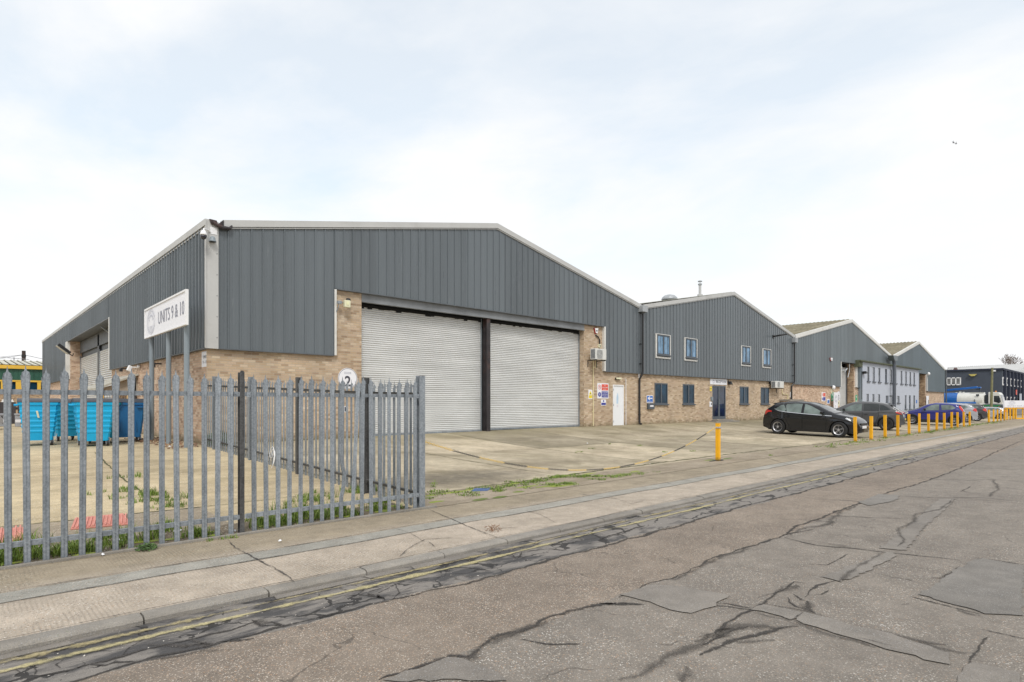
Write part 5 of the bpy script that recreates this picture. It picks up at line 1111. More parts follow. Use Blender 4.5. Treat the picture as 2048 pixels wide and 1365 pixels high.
ROOF2 = simple('mossy_roof_edge', (.26,.26,.22), .85, var=.3, scale=2)
roofs(U2, xv1, zv1+.08, xa2, za2+.02, xv2, zv2, D+.1, 63, ROOF2)
downpipe(U2, PN(1589, 700, D-.12)[0], PN(1590, 686)[1], gz(46, BY)+.6, px_off=-.25)
# roof cowl and flue
c = ray(1339, 602); k = 21.5/c.y; cw = empty('roof_cowl', (c.x*k, 21.5, 5.6), 'round grey ventilation cowl on the roof of the middle unit', 'roof vent'); z = CAMZ+c.z*k; x = c.x*k
MB().lathe([(.35, -.35), (.30, -.15), (.22, -.02), (.22, .05)], (x, 21.5, z), (0, 0, 1), 20).box(x-.5, x+.5, 21, 22, z-.6, z-.34).build('base', galvh, cw, smooth=False); MB().lathe([(.50, .04), (.52, .10), (.48, .2), (.34, .33), (.1, .40)], (x, 21.5, z), (0, 0, 1), 24).build('cap', galvh, cw, smooth=False)
c = ray(1400, 592); k = 24.0/c.y; x = c.x*k; z = CAMZ+c.z*k; zt = CAMZ+ray(1400, 561).z*k; fl = empty('flue_pipe', (x, 24, z), 'tall thin steel flue with a cap on the roof of the middle unit', 'flue')
MB().cyl((x, 24, z-.8), (x, 24, zt-.25), .10, n=14).cyl((x, 24, z-.3), (x, 24, z+.1), .2, n=14).build('pipe', TRIM, fl); MB().lathe([(.14, 0), (.16, .1), (.12, .12)], (x, 24, zt-.38), (0, 0, 1), 14).lathe([(.16, .0), (.17, .06), (.02, .12)], (x, 24, zt-.12), (0, 0, 1), 14).cyl((x-.1, 24, zt-.3), (x-.1, 24, zt-.1), .012).cyl((x+.1, 24, zt-.3), (x+.1, 24, zt-.1), .012).build('cap', galvh, fl)
# small lean-to brick meter store between the units
a, b = PN(1580, 802, BY-.7); c, d = PN(1604, 802, BY-.7)
MB().box(a, c, BY-.6, BY, .2, b-.02).build('brick_store', BR2, ss := empty('meter_store', ((a+c)/2, BY-.3, .3), 'low brick meter store with a slab top between two units', 'brick store')); MB().box(a-.15, c+.25, BY-.75, BY, b-.02, b+.10).build('slab_top', KERB, ss)
# ================================================================== THIRD AND FOURTH UNITS
xv3, zv3 = PN(1783.8, 713.3); xa3, za3 = PN(1703, 640); xe4, ze4 = PN(1889.5, 738); xa4, za4 = PN(1837, 684)
CLAD3 = clad_mat('cladding_bluegrey', (.15,.175,.19), .45)
ROOFM3 = None
def moss_roof():
    m, nt, bs = newmat('mossy_corrugated_sheet'); p = pos(nt); a = noise(nt, p, .9, 6, .7); b = noise(nt, p, 5, 5, .7)
    c = ramp(nt, a, [(.3, (.10,.09,.06)), (.5, (.19,.165,.11)), (.7, (.28,.25,.18))]); c = mixc(nt, ramp(nt, b, [(.55, 0.), (.7, .7)]), c, (.09,.11,.02)); L(nt, c, bs.inputs['Base Color']); bs.inputs['Roughness'].default_value = .95; return m
ROOFM3 = moss_roof()
U3 = empty('warehouse', (58, D+5, .3), 'third grey clad unit with mossy roof and tall narrow shutter opening', 'warehouse', 'row of grey gabled warehouses'); t3 = gable(xv2, zv2, xa3, za3, xv3, zv3)
h3a = PN(1681, 720)[0]; h3b = PN(1714, 720)[0]; h3t = PN(1683, 724)[1]; zc3 = PN(1680, 773.3)[1]
oL = PN(1721, 724)[0]; 
cladding('cladding', xv2+.03, xv3, lambda x: zc3, lambda x: t3(x)-TH*.6, D, 'x', U3, holes=[(h3a, h3b, 0, h3t)], minor=False, mat=CLAD3)
wall('brick_wall', xv2+.03, xv3, -.4, h3t, BY, 'x', BR2, U3, holes=[(h3a+.1, PN(1710.5, 720)[0], -.5, h3t+.2)], depth=.75)
xr = PN(1710.5, 720)[0]; shutter(U3, h3a+.1, xr-.3, .1, h3t-.35, BY+.6)
MB().box(xr-.3, xr-.0, BY+.55, BY+.62, 0, h3t-.1).box(h3a, xr, BY-.02, BY+.8, h3t-.02, h3t+.02).box(h3a, xr, BY+.9, BY+.92, 0, h3t).build('steel_stanchion', BLACK, U3)
MB().tube([(h3a+.2, BY-.1, h3t-.45), (h3a+1.2, BY, h3t-.9), (h3a+2.2, BY+.1, h3t-.5)], .06).tube([(h3a+.2, BY-.1, h3t-.75), (h3a+1.6, BY, h3t-.7)], .05).tube([(xr-1.2, BY, h3t-.05), (xr-1.2, BY, h3t-.7), (xr-1.6, BY, h3t-1.3)], .03).build('shutter_drive', galvh, U3)
MB().box(h3a, h3a+.12, D-.05, BY, zc3, h3t).box(h3b-.3, h3b, D-.05, BY, zc3, h3t).split_build('opening_flashing', WTRIM, U3); MB().box(xv2, h3a, D-.045, BY, zc3-.04, zc3).box(h3b, oL+.3, D-.045, BY, zc3-.04, zc3).split_build('drip_trim', DTRIM, U3)
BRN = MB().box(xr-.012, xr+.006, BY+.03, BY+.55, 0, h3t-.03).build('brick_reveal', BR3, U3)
vz = MB(); verge(vz, xv2+.2, t3(xv2+.2)+.03, xa3, za3+.05, .27); verge(vz, xa3, za3+.05, xv3, zv3+.05, .25); vz.build('verge_trim', WTRIM, U3)
roofs(U3, xv2, zv2+.05, xa3, za3+.02, xv3, zv3, D+.1, 63, ROOFM3, pitch=.36, wav=True)
U4 = empty('warehouse', (82, D+5, .2), 'furthest grey clad unit with mossy roof and open recessed bay', 'warehouse', 'row of grey gabled warehouses'); t4 = gable(xv3, zv3, xa4, za4, xe4, ze4)
h4a = PN(1838.5, 747)[0]; h4b = PN(1854.5, 747)[0]; h4t = PN(1840, 747)[1]; zc4 = PN(1880, 784)[1]
CLAD4 = clad_mat('cladding_blue', (.125,.155,.175), .45)
cladding('cladding', xv3+.03, xe4, lambda x: zc4, lambda x: t4(x)-TH*.6, D, 'x', U4, holes=[(h4a, h4b, 0, h4t)], minor=False, mat=CLAD4)
wall('brick_wall', xv3+.03, xe4, -.6, h4t, BY, 'x', BR2, U4, holes=[(h4a, PN(1852.5, 760)[0], -.7, h4t+.2)], depth=2.2)
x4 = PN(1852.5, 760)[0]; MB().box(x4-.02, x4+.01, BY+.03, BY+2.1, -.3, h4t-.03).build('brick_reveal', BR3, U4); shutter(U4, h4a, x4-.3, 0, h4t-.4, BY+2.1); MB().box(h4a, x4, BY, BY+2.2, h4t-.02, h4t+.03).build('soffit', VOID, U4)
MB().box(h4b-.35, h4b, D-.05, BY, zc4, h4t).build('opening_flashing', TRIM, U4); MB().box(h4b, xe4, D-.06, BY, zc4-.05, zc4).build('drip_trim', DTRIM, U4)
vz = MB(); verge(vz, xv3+.2, t4(xv3+.2)+.03, xa4, za4+.05, .30); verge(vz, xa4, za4+.03, xe4, ze4+.02, .22); vz.build('verge_trim', WTRIM, U4)
roofs(U4, xv3, zv3+.05, xa4, za4+.02, xe4, ze4, D+.1, 63, ROOFM3, pitch=.36, wav=True); MB().box(xe4-.02, xe4, D+.05, 63, -.3, ze4).build('end_wall', CLAD3, U4)
MB().tube([(xe4+.1, D-.1, ze4-.1), (xe4+.1, D-.1, ze4-1.2), (xe4+.3, D-.1, 2.2), (xe4+.3, D-.1, 0)], .08).build('downpipe', DTRIM, U4)
# rendered two-storey office set into units three and four
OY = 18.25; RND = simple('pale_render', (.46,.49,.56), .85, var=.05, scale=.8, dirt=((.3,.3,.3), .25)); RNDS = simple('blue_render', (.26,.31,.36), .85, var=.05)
ox0 = PN(1725, 722, OY)[0]; ox1 = PN(1837.5, 742, OY)[0]; ozt = 5.45
OF = empty('office_block', ((ox0+ox1)/2, OY, .2), 'pale grey rendered two-storey office block with narrow slot windows', 'office block')
ws = []
for c_ in (1736.6,1747.5,1758.6,1772.3,1782.2,1791,1803,1811.9,1820.5,1828.3):
    x = PN(c_, 740, OY)[0]; ws.append((x-.34, x+.34, 3.72, 5.08, 0))
for c_ in (1735.5,1746.8,1758.2,1811.3,1819.8,1828.4):
    x = PN(c_, 740, OY)[0]; ws.append((x-.34, x+.34, 1.05, 2.52, 0))
for c_ in (1774.5, 1796.7):
    x = PN(c_, 740, OY)[0]; ws.append((x-.45, x+.45, 1.7, 2.42, 0))
xd = PN(1782, 800, OY)[0]; ws.append((xd-.5, xd+.5, .15, 2.45, 1))
wall('wall', ox0, ox1, -.4, ozt, OY, 'x', RND, OF, holes=[w[:4] for w in ws], depth=.12)
FRG = simple('dark_window_frame', (.09,.10,.12), .5)
for a, b, c, d, k in ws:
    if k: o = MB().box(a, b, OY+.06, OY+.1, c, d).build('door', UPVC, OF); MB().box(a+.15, b-.15, OY+.04, OY+.06, c+.9, d-.15).build('pane', GLOFF, o); continue
    o = MB().box(a, a+.05, OY+.03, OY+.09, c, d).box(b-.05, b, OY+.03, OY+.09, c, d).box(a+.05, b-.05, OY+.03, OY+.09, d-.05, d).box(a+.05, b-.05, OY+.03, OY+.09, c, c+.05).box(a+.05, b-.05, OY+.03, OY+.09, (c+d)/2+.1, (c+d)/2+.15).build('window', FRG, OF)
    MB().box(a+.05, b-.05, OY+.055, OY+.07, c+.05, d-.05).build('pane', GLOFF, o); MB().box(a-.12, b+.12, OY-.10, OY+.0, c-.10, c-.002).build('sill', FRG, o)
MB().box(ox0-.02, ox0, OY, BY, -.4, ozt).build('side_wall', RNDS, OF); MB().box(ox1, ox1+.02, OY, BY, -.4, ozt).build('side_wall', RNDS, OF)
MB().box(ox0-1.2, ox1+.2, OY-.25, BY, ozt, ozt+.12).box(ox0-1.2, ox0-.3, OY-.1, BY, ozt-.5, ozt).build('flat_roof', simple('mossy_felt', (.09,.10,.06), .9, var=.4), OF)
x = PN(1788.5, 740, OY-.35)[0]; dp = MB().tube([(x-.4, D-.2, zv3-.2), (x-.2, OY-.35, ozt+.6), (x, OY-.35, ozt+.2), (x, OY-.35, .2)], .16, 10).build('downpipe', FRG, OF); MB().prism([(x-.9, OY-.5, ozt+1.0), (x+.7, OY-.5, ozt+1.0), (x+.5, OY-.5, ozt+.5), (x-.4, OY-.5, ozt+.5)], (0, .5, 0)).build('hopper_head', CLAD3, dp)
a, b = PN(1730, 745.5, OY-.2); tag(MB().prism([(a-.1, OY-.02, b+.12), (a+.4, OY-.02, b+.02), (a+.4, OY-.02, b-.08), (a-.1, OY-.02, b-.12)], (0, -.3, 0)).box(a-.3, a-.25, OY-.03, OY, 2.0, b+.1).build('wall_lamp', BLACK), 'black lamp with cable high on the office block left of its first window', 'lamp')
a, b = PN(1832.7, 804, OY); tag(MB().box(a-.15, a+.2, OY-.03, OY, b-.15, b+.2).box(a-.08, a+.13, OY-.035, OY-.03, b-.05, b+.1).build('wall_sign', SLBLUE), 'tiny blue notice at the right end of the office block', 'sign')
# signs on the third unit
safety((1643, 785), (1651, 803), BY, 'red and blue site safety sign on the third unit', False)
a, b = PN(1653.8, 798.4, BY); c, d = PN(1659.3, 808, BY); r = sign('safety_sign', 'small pale blue notice right of the safety sign on the third unit', a, c, d, b, BY, SGW); MB().box(a+.1, c-.1, BY-.012, BY-.009, d+.06, b-.1).build('blue_field', SLBLUE, r)
for (pa, pb, lb) in (((1662, 784.6), (1667, 802.8), 'green and white assembly sign left of the tall white board'), ((1710.8, 790.5), (1714.6, 806), 'green and white sign on the brick right of the narrow shutter')):
    a, b = PN(*pa, BY); c, d = PN(*pb, BY); r = sign('safety_sign', lb, a, c, d, b, BY, SGREEN, 'green emergency signs'); w, h = c-a, b-d
    MB().box(a+w*.3, a+w*.42, BY-.012, BY-.009, d+h*.6, b-h*.1).box(a+w*.58, a+w*.7, BY-.012, BY-.009, d+h*.6, b-h*.1).prism([(a+w*.2, BY-.009, d+h*.7), (a+w*.3, BY-.009, d+h*.62), (a+w*.8, BY-.009, d+h*.86), (a+w*.7, BY-.009, d+h*.92)], (0, -.003, 0)).box(a+w*.2, a+w*.8, BY-.012, BY-.009, d+h*.14, d+h*.2).box(a+w*.2, a+w*.8, BY-.012, BY-.009, d+h*.28, d+h*.34).build('pictogram', SGW, r)
a, b = PN(1667, 785, BY-.3); c, d = PN(1674.3, 821, BY-.3); r = sign('totem_sign', 'tall narrow white board beside the narrow shutter', a, c, .15, b, BY-.3, SGW, th=.06); seal(r, ((a+c)/2, BY-.37, b-.55), XP, ZP, .3, GINK, (0, -1, 0)); 
for i in range(4): MB().box(a+.25, a+.35, BY-.364, BY-.36, b-1.2-i*.16, b-1.1-i*.16).build('lettering_bar', GINK, r)
a, b = PN(1677, 792.5, BY); r = empty('round_sign', (a, BY, b), 'round white door number sign at the narrow shutter edge', 'sign', 'round door number signs'); disc_sign(r, a, b, .42, 'DOOR', '3')
a, b = PN(1675.6, 801, BY); c, d = PN(1678.9, 812, BY); r = sign('wall_sign', 'small yellow notice under the round sign at the narrow shutter', a, c, d, b, BY, CREAM); MB().box(a+.08, a+.2, BY-.012, BY-.009, d+.15, b-.15).build('pictogram', INK, r)
alarm((1661, 715.5), (1665.5, 722.5), D-.03, 'red and white alarm box on the grey cladding of the third unit')
for pxx, pyy, lb, yy in ((1667, 775.6, 'round white lamp above the green sign on the third unit', BY), (1857.5, 748, 'round white lamp beside the open bay of the furthest unit', D)):
    a, b = PN(pxx, pyy, yy-.15); r = empty('wall_lamp', (a, yy, b), lb, 'lamp'); MB().lathe([(.06, 0), (.18, .05), (.2, .15), (.12, .25), (.02, .28)], (a, yy-.02, b), (0, -1, 0), 14).build('globe', WHITE, r, smooth=True); MB().box(a-.15, a+.05, yy-.05, yy, b-.5, b-.1).build('sensor', CREAM, r)
a, b = PN(1852.5, 792, BY-.1); c, d = PN(1857.5, 808, BY-.1); r = sign('wall_sign', 'white board on the brick right of the open bay', a, c, d-.3, b, BY-.1, SGW); MB().box(a+.9, a+1.1, BY-.115, BY-.108, d, b-.5).build('black_bar', INK, r)
# ================================================================== LEFT BACKGROUND
GY = 80.; GREENC = clad_mat('green_cladding', (.025,.095,.065)); YTRIM = simple('yellow_trim', (.70,.43,.05), .5, var=.05)
GB = empty('green_building', (-4, GY+4, .5), 'green clad industrial building with yellow trims and pale ribbed roof', 'industrial building')
gx0, gx1 = -14., 16.; ez = PN(43, 738.5, GY)[1]; gz1 = PN(43, 762, GY)[1]; wz0 = PN(43, 780, GY)[1]
cladding('green_cladding', gx0, gx1, lambda x: gz1, lambda x: ez, GY, 'x', GB, minor=False, mat=GREENC, pitch=.42)
MB().box(gx0, gx1, GY-.25, GY, ez, ez+.36).box(gx0, gx1, GY-.12, GY, gz1-.12, gz1+.05).box(gx0, gx1, GY-.1, GY, wz0-.1, wz0).build('fascia_trim', YTRIM, GB)
k = 0; x = PN(24, 770, GY)[0]-8.0
MB().box(gx0, gx1, GY+.03, GY+.06, wz0, gz1).build('window_band', GLD, GB)
for pxx, w in ((5.5, .3), (42, .85), (78, .3), (-30, .85), (-60, .3)):
    a = PN(pxx, 770, GY)[0]; MB().box(a-w/2, a+w/2, GY-.12, GY+.03, wz0, gz1-.1).build('mullion', YTRIM, GB)
wall('brick_wall', gx0, gx1, 0, wz0, GY+.02, 'x', BR3, GB)
mb = MB(); ry, rz_ = GY+12, PN(43, 722, GY+12)[1]; x = gx0
while x < gx1:
    mb.add([(x, GY-.2, ez+.42), (x+.5, GY-.2, ez+.42), (x+.5, ry, rz_), (x, ry, rz_)], [(0, 1, 2, 3)]); mb.obox((x, GY-.2, ez+.42), (.10, 0, 0), (0, ry-GY+.2, rz_-ez-.42), (0, 0, .09)); x += .6
mb.build('roof', simple('pale_roof_sheet', (.52,.51,.43), .7, var=.15, scale=.5, dirt=((.25,.24,.15), .4)), GB)
MB().box(gx0, gx1, ry-.1, ry, 0, rz_).build('rear_wall', BR3, GB)
# utility pole with wires, and aerial
c = ray(47.5, 702); k = 96/c.y; x, z = c.x*k, CAMZ+c.z*k; POLE = simple('creosoted_wood', (.05,.035,.03), .8, var=.3)
up = empty('utility_pole', (x, 96, 0), 'dark wooden pole with wires behind the green building', 'pole'); MB().cyl((x, 96, 0), (x, 96, z), .28, .20, n=10).build('pole', POLE, up); MB().box(x-.22, x+.22, 95.8, 96.2, z-.8, z-.5).build('pole_fitting', BLACK, up)
for dx, dy, dzz in ((-60, -12, -9), (-60, -10, -14), (40, 30, -4)): MB().tube([(x+dx*t, 96+dy*t, z-.5+dzz*t-6*t*(1-t)*.5) for t in (0, .1, .2, .35, .5, .75, 1)], .03, 4).build('wire', simple('wire', (.25,.25,.27), .6), up)
c = ray(28, 720); k = 92/c.y; x, z = c.x*k, CAMZ+c.z*k; mb = MB(); mb.cyl((x, 92, z-1.2), (x, 92, z+.3), .05, n=6).cyl((x-1.4, 92, z+.25), (x+1.4, 92, z+.1), .03, n=6)
for t in (-1.2, -.8, -.4, 0, .4, .8, 1.2): mb.cyl((x+t, 91.5, z+.18-t*.05), (x+t, 92.5, z+.18-t*.05), .02, n=4)
tag(mb.build('roof_aerial', simple('aerial', (.3,.3,.32), .5)), 'spindly television aerial above the green building roof', 'aerial')
# dark palisade with pale tips in front of the green building
c1 = PN(40, 803, 46)[1]; fb = empty('dark_fence', (-1, 46, .5), 'dark upright fence with white tips at the back of the yard', 'fence'); DK = simple('dark_timber', (.05,.045,.05), .8, var=.3)
xA, xB = PN(-40, 800, 46)[0], PN(92, 800, 46)[0]; n = int((xB-xA)/.42)
for i in range(n):
    x = xA+i*.42; o = MB().box(x, x+.33, 46, 46.05, .3, c1-.05).build('board', DK, fb); MB().prism([(x+.08, 45.99, c1-.05), (x+.25, 45.99, c1-.05), (x+.165, 45.99, c1+.14)], (0, .05, 0)).build('tip', WHITE, o)
MB().box(xA, xB, 46.06, 46.12, .8, .95).box(xA, xB, 46.06, 46.12, c1-.5, c1-.35).build('rail', DK, fb)
GBOX = simple('grey_crate', (.33,.34,.37), .6, var=.1)
for (pa, pb, yy, lb) in (((-6, 828), (8, 842), 41, 'wide grey box on the yard at the left edge'), ((32, 828), (41, 842.5), 40, 'small grey box beside the cyan bins')):
    a, b = PN(*pa, yy); c, d = PN(*pb, yy); o = empty('storage_box', ((a+c)/2, yy, d), lb, 'box'); MB().box(a, c, yy, yy+.9, gz(a, yy), b-.08).build('box_body', GBOX, o, bevel=.02); MB().box(a-.03, c+.03, yy-.03, yy+.93, b-.08, b).build('lid', GBOX, o, bevel=.01); MB().box((a+c)/2-.12, (a+c)/2+.12, yy-.01, yy, b-.45, b-.3).build('label_plate', SGW, o)
# lean-to shelter on the side wall, plank
LT = empty('lean_to_shelter', (4.7, 28, .5), 'low lean-to shelter with sloping sheet roof against the side wall', 'shelter'); CON2 = simple('weathered_board', (.36,.31,.25), .85, var=.15, dirt=((.15,.12,.09), .5))
a, zt0_ = PN(203, 775, 28); zw = PN(266, 750, 28)[1]; zl_ = PN(230, 786, 28)[1]
MB().prism([(a, 28, zl_), (XL+.1, 28, zl_), (XL+.1, 28, zw-.08), (a, 28, zt0_-.05)], (0, .05, 0)).build('gable_board', CON2, LT)
MB().prism([(a-.2, 27.8, zt0_-.1), (XL+.1, 27.8, zw-.02), (XL+.1, 27.8, zw+.05), (a-.2, 27.8, zt0_-.03)], (0, 5, 0)).build('roof_sheet', simple('asbestos_sheet', (.42,.40,.34), .9, var=.2), LT)
MB().box(a, a+.08, 28, 28.08, .4, zt0_-.08).box(a, a+.08, 32.5, 32.58, .4, zt0_-.08).box(XL-.1, XL+.05, 28, 28.08, .4, zw-.1).build('post', DK, LT); mb = MB()
for i in range(14): mb.box(a+i*.09, a+i*.09+.012, 28.02, 28.03, .5, zl_)
for i in range(10): mb.box(a, XL, 28.02, 28.03, .6+i*.15, .612+i*.15)
mb.build('mesh_infill', GALVD, LT); MB().box(a-.05, a+.06, 27.9, 28, .5, zl_-.1).build('yellow_post', YEL, LT)
WOOD = simple('pine_plank', (.62,.42,.20), .7, var=.2); p = ray(251, 795); k = 24.3/p.y; b = Vector((p.x*k, 24.3, CAMZ+p.z*k))
tag(MB().obox(b+Vector((-.05, 0, -.9)), (.10, 0, 0), (0, .03, 0), (.18, .25, 1.35)).build('timber_plank', WOOD), 'pale timber plank standing up behind the dark blue bin', 'plank')
# ------------------------------------------------------------------ bins
def wheel_caster(mb1, mb2, x, y, r=.085):
    mb1.lathe([(r*.6, -.028), (r, -.028), (r, .028), (r*.6, .028)], (x, y, r), (1, 0, 0), 16); mb2.lathe([(r*.62, -.03), (r*.62, .03)], (x, y, r), (1, 0, 0), 14); mb2.box(x-.045, x-.035, y-.04, y+.03, r-.02, r*2+.05).box(x+.035, x+.045, y-.04, y+.03, r-.02, r*2+.05).box(x-.045, x+.045, y-.05, y+.04, r*2+.05, r*2+.07)
def make_bin(c, lidc, label, smooth_side=False, marked=False):
    """four wheeled container; local: short end faces -y, origin on the ground"""
    root = empty('wheeled_bin', (0, 0, 0), label, 'bin', 'four wheeled bins in the yard'); M_ = simple('bin_plastic', c, .38, var=.06, scale=2, dirt=(tuple(q*.5 for q in c), .3))
    mb = MB(); W0, W1, L0, L1 = .34, .45, .46, .62; zb, zt = .15, 1.20
    def lv(t): return W0+(W1-W0)*t, L0+(L1-L0)*t, zb+(zt-zb)*t
    ts = [0, .12]+([] if smooth_side else [q for k in range(5) for q in (.2+k*.13, .215+k*.13, .255+k*.13, .27+k*.13)])+[.93, .935, 1.]
    rows = []
    for i, t in enumerate(ts):
        w, l, z = lv(t); o = .0
        if not smooth_side and 2 <= i < len(ts)-3: o = .012 if (i-2) % 4 in (1, 2) else 0
        if i >= len(ts)-2: o = .03
        ch = .05; rows.append([(sx*(w+o-(ch if a else 0)), sy*(l+o-(0 if a else ch)), z) for sx, sy, a in ((-1,-1,0),(-1,-1,1),(1,-1,1),(1,-1,0),(1,1,0),(1,1,1),(-1,1,1),(-1,1,0))])
    vs = [p for r_ in rows for p in r_]; m = len(rows); mb.add(vs, [(j*8+i, j*8+(i+1) % 8, (j+1)*8+(i+1) % 8, (j+1)*8+i) for j in range(m-1) for i in range(8)]+[tuple(range(8))[::-1], tuple(range((m-1)*8, m*8))])
    bd = mb.build('bin_body', M_, root)
    if smooth_side:
        mb = MB()
        for sx in (-.2, .2): mb.box(sx-.006, sx+.006, -.55, -.52, .35, 1.05)
        for s in (-1, 1): mb.box(s*.30-.09, s*.30+.09, -.665, -.60, 1.05, 1.08).box(s*.39-.02, s*.39+.02, -.665, -.60, 1.05, 1.17)
        mb.build('moulded_rib', M_, bd)
    lm = MB(); w, l = W1+.04, L1+.04; n = 8
    prof = [(-l+2*l*i/n, zt+.02+.10*math.sin(math.pi*i/n)**.7) for i in range(n+1)]
    lm.prism([(-w, y, z) for y, z in prof]+[(-w, l, zt+.005), (-w, -l, zt+.005)], (2*w, 0, 0)); ld = lm.build('lid', simple('bin_lid', lidc, .5, var=.15), root, bevel=.012)
    for s in (-1, 1):
        for q in (-.3, .3): MB().cyl((s*(W1+.02), q, zt-.07), (s*(W1+.11), q, zt-.07), .03, n=10).build('lifting_lug', M_, root)
    for s in (-1, 1):
        for q in (-1, 1): a, b = MB(), MB(); wheel_caster(a, b, s*.30, q*.40); w_ = a.build('wheel', BLACK, root); b.build('rim', galvh, w_)
    if marked: MB().obox((-.03, -.605, .78), (.045, -.0, .0), (0, .01, 0), (-.04, -.022, .19)).build('sticker', CREAM, root)
    return root
CY = (.004,.40,.72); DB = (.010,.13,.33)
for c, lid, lb, x, y, rz, sm, mk in (  # the two rear cyan bins carry their shade as a darker plastic colour
    (CY, (.035,.035,.045), 'bright cyan bin with a torn cream sticker, left of the group', 1.72, 21.9, R(-4), False, True), ((.012,.30,.50), (.035,.035,.045), 'deeper cyan bin standing between and behind the two bright ones', 2.56, 24.0, R(8), False, False),
    (CY, (.035,.035,.045), 'bright cyan bin nearest the fence, turned square to it', 2.83, 20.5, R(-3), False, False), ((.012,.30,.45), (.035,.035,.045), 'shaded cyan bin half hidden behind the nearest bright one', 3.18, 21.95, R(0), False, False), (DB, (.03,.035,.05), 'dark blue smooth-sided bin beside the sign posts', 3.92, 22.0, R(-6), True, False)):
    b = make_bin(c, lid, lb, sm, mk); b.location = (x, y, gz(x, y)+.003); b.rotation_euler.z = rz; b.scale = (.98, .98, 1.02)
# ================================================================== BOLLARDS AND CHAIN
def make_bollard(label):
    r = empty('bollard', (0, 0, 0), label, 'bollard', 'yellow bollards along the back of the pavement'); MB().box(-.052, .052, -.052, .052, -.05, 1.03).build('post', YEL, r, bevel=.006)
    MB().box(-.054, .054, -.054, .054, 1.0305, 1.036).build('cap', YEL, r); return r
def lineyp(px, yp):
    d = ray(px, 900); k = 8.
    for _ in range(20): k = (yp+off(d.x*k))/d.y
    return d.x*k, d.y*k
x, y = lineyp(1436, 7.95); bb = make_bollard('lone yellow bollard holding the end of the chain'); bb.location = (x, y, .03); CHX, CHY = x, y
MB().box(-.13+x, .13+x, y-.1, y+.1, .03, .045).box(x-.4, x+.25, y-.02, y+.05, .03, .05).build('ground_plate', BLACK, bb); MB().box(x-.07, x+.07, y-.07, y+.07, .93, .97).build('eye_band', galvh, bb)
bp = [1711,1742.3,1770.3,1795.5,1818.3,1838.6,1857.2,1873.4,1888.8,1903.1,1915.3,1927.8,1939.4]; rr = random.Random(12)
words_ = ['first','second','third','fourth','fifth','sixth','seventh','eighth','ninth','tenth','eleventh','twelfth','last']
for i, p in enumerate(bp):
    x, y = lineyp(p, 7.88); o = make_bollard('%s yellow bollard of the long row counted from the black hatchback' % words_[i] if i else 'yellow bollard with a thin black scratch at the black hatchback nose') if i == 0 else copy_tree(proto)
    if i == 0: proto = o
    else: o['label'] = '%s yellow bollard of the long row counted from the black hatchback' % words_[i]
    o.location = (x, y, .03+rr.uniform(-.02, .02)); o.rotation_euler = (rr.gauss(0, .012), rr.gauss(0, .018), rr.gauss(0, .1)); o.scale = (1.06, 1.06, rr.uniform(.985, 1.02))
o = proto; MB().obox((-.035, -.065, .12), (.012, 0, 0), (0, -.002, 0), (-.03+.04, 0, .74)).build('scratch', BLACK, o) if False else None
s_ = MB(); s_.v = [(-.012, -.0545, .80), (-.004, -.0545, .80), (.036, -.0545, .1), (.026, -.0545, .1)]; s_.f = [(0, 1, 2, 3)]; s_ob = s_.build('scratch', BLACK, None, fixn=False); s_ob.parent = proto
w2 = ['nearest','second','third','fourth','fifth','sixth','seventh','eighth','furthest']
for i, p in enumerate([1977.8,1987.3,1995.2,2001.8,2008.9,2014.2,2020.5,2026.5,2031.3]):
    x, y = lineyp(p, 8.15); o = copy_tree(proto); o['label'] = '%s bollard of the distant yellow row in front of the entry board' % w2[i]; o.location = (x, y, .03); o.rotation_euler = (0, rr.gauss(0, .03), rr.gauss(0, .2)); o.scale = (1.15, 1.15, 1.04)
    for c in list(o.children):
        if c.name.startswith('scratch'): bpy.data.objects.remove(c)
# chain
A = Vector((CPX+.07, FY+.03, 1.03)); B = Vector((CHX-.08, CHY, .98)); ch = empty('plastic_chain', A, 'yellow and black plastic chain sagging between fence post and bollard', 'chain')
CY_ = simple('chain_yellow', (.74,.52,.16), .5, var=.1); CB_ = simple('chain_black', (.03,.03,.03), .5)
def cp(t):
    p = A.lerp(B, t); s = 1-(2*t-1)**2; p.z -= .77*s; return p
pts = [cp(i/600) for i in range(601)]; ln = [0.]
for a, b in zip(pts[:-1], pts[1:]): ln.append(ln[-1]+(b-a).length)
def at(s):
    i = min(len(ln)-2, max(0, next((k for k in range(len(ln)) if ln[k] >= s), len(ln)-1)-1)); f = (s-ln[i])/(ln[i+1]-ln[i]); return pts[i].lerp(pts[i+1], f), (pts[i+1]-pts[i]).normalized()
pitch = .043; nl = int(ln[-1]/pitch); mb = MB(); seg = 0; per = 14
for i in range(nl):
    c, d = at((i+.5)*pitch); side = d.cross(Vector((0, 0, 1))).normalized(); upv = side.cross(d); q = side if i % 2 else upv; loop = []
    for k in range(11): t = 2*math.pi*k/10; loop.append(c+d*math.cos(t)*.029+q*math.sin(t)*.014)
    mb.tube(loop, .0042, 5)
    if (i+1) % per == 0 or i == nl-1: mb.build('chain_section', CB_ if seg % 2 else CY_, ch, fixn=False); mb = MB(); seg += 1
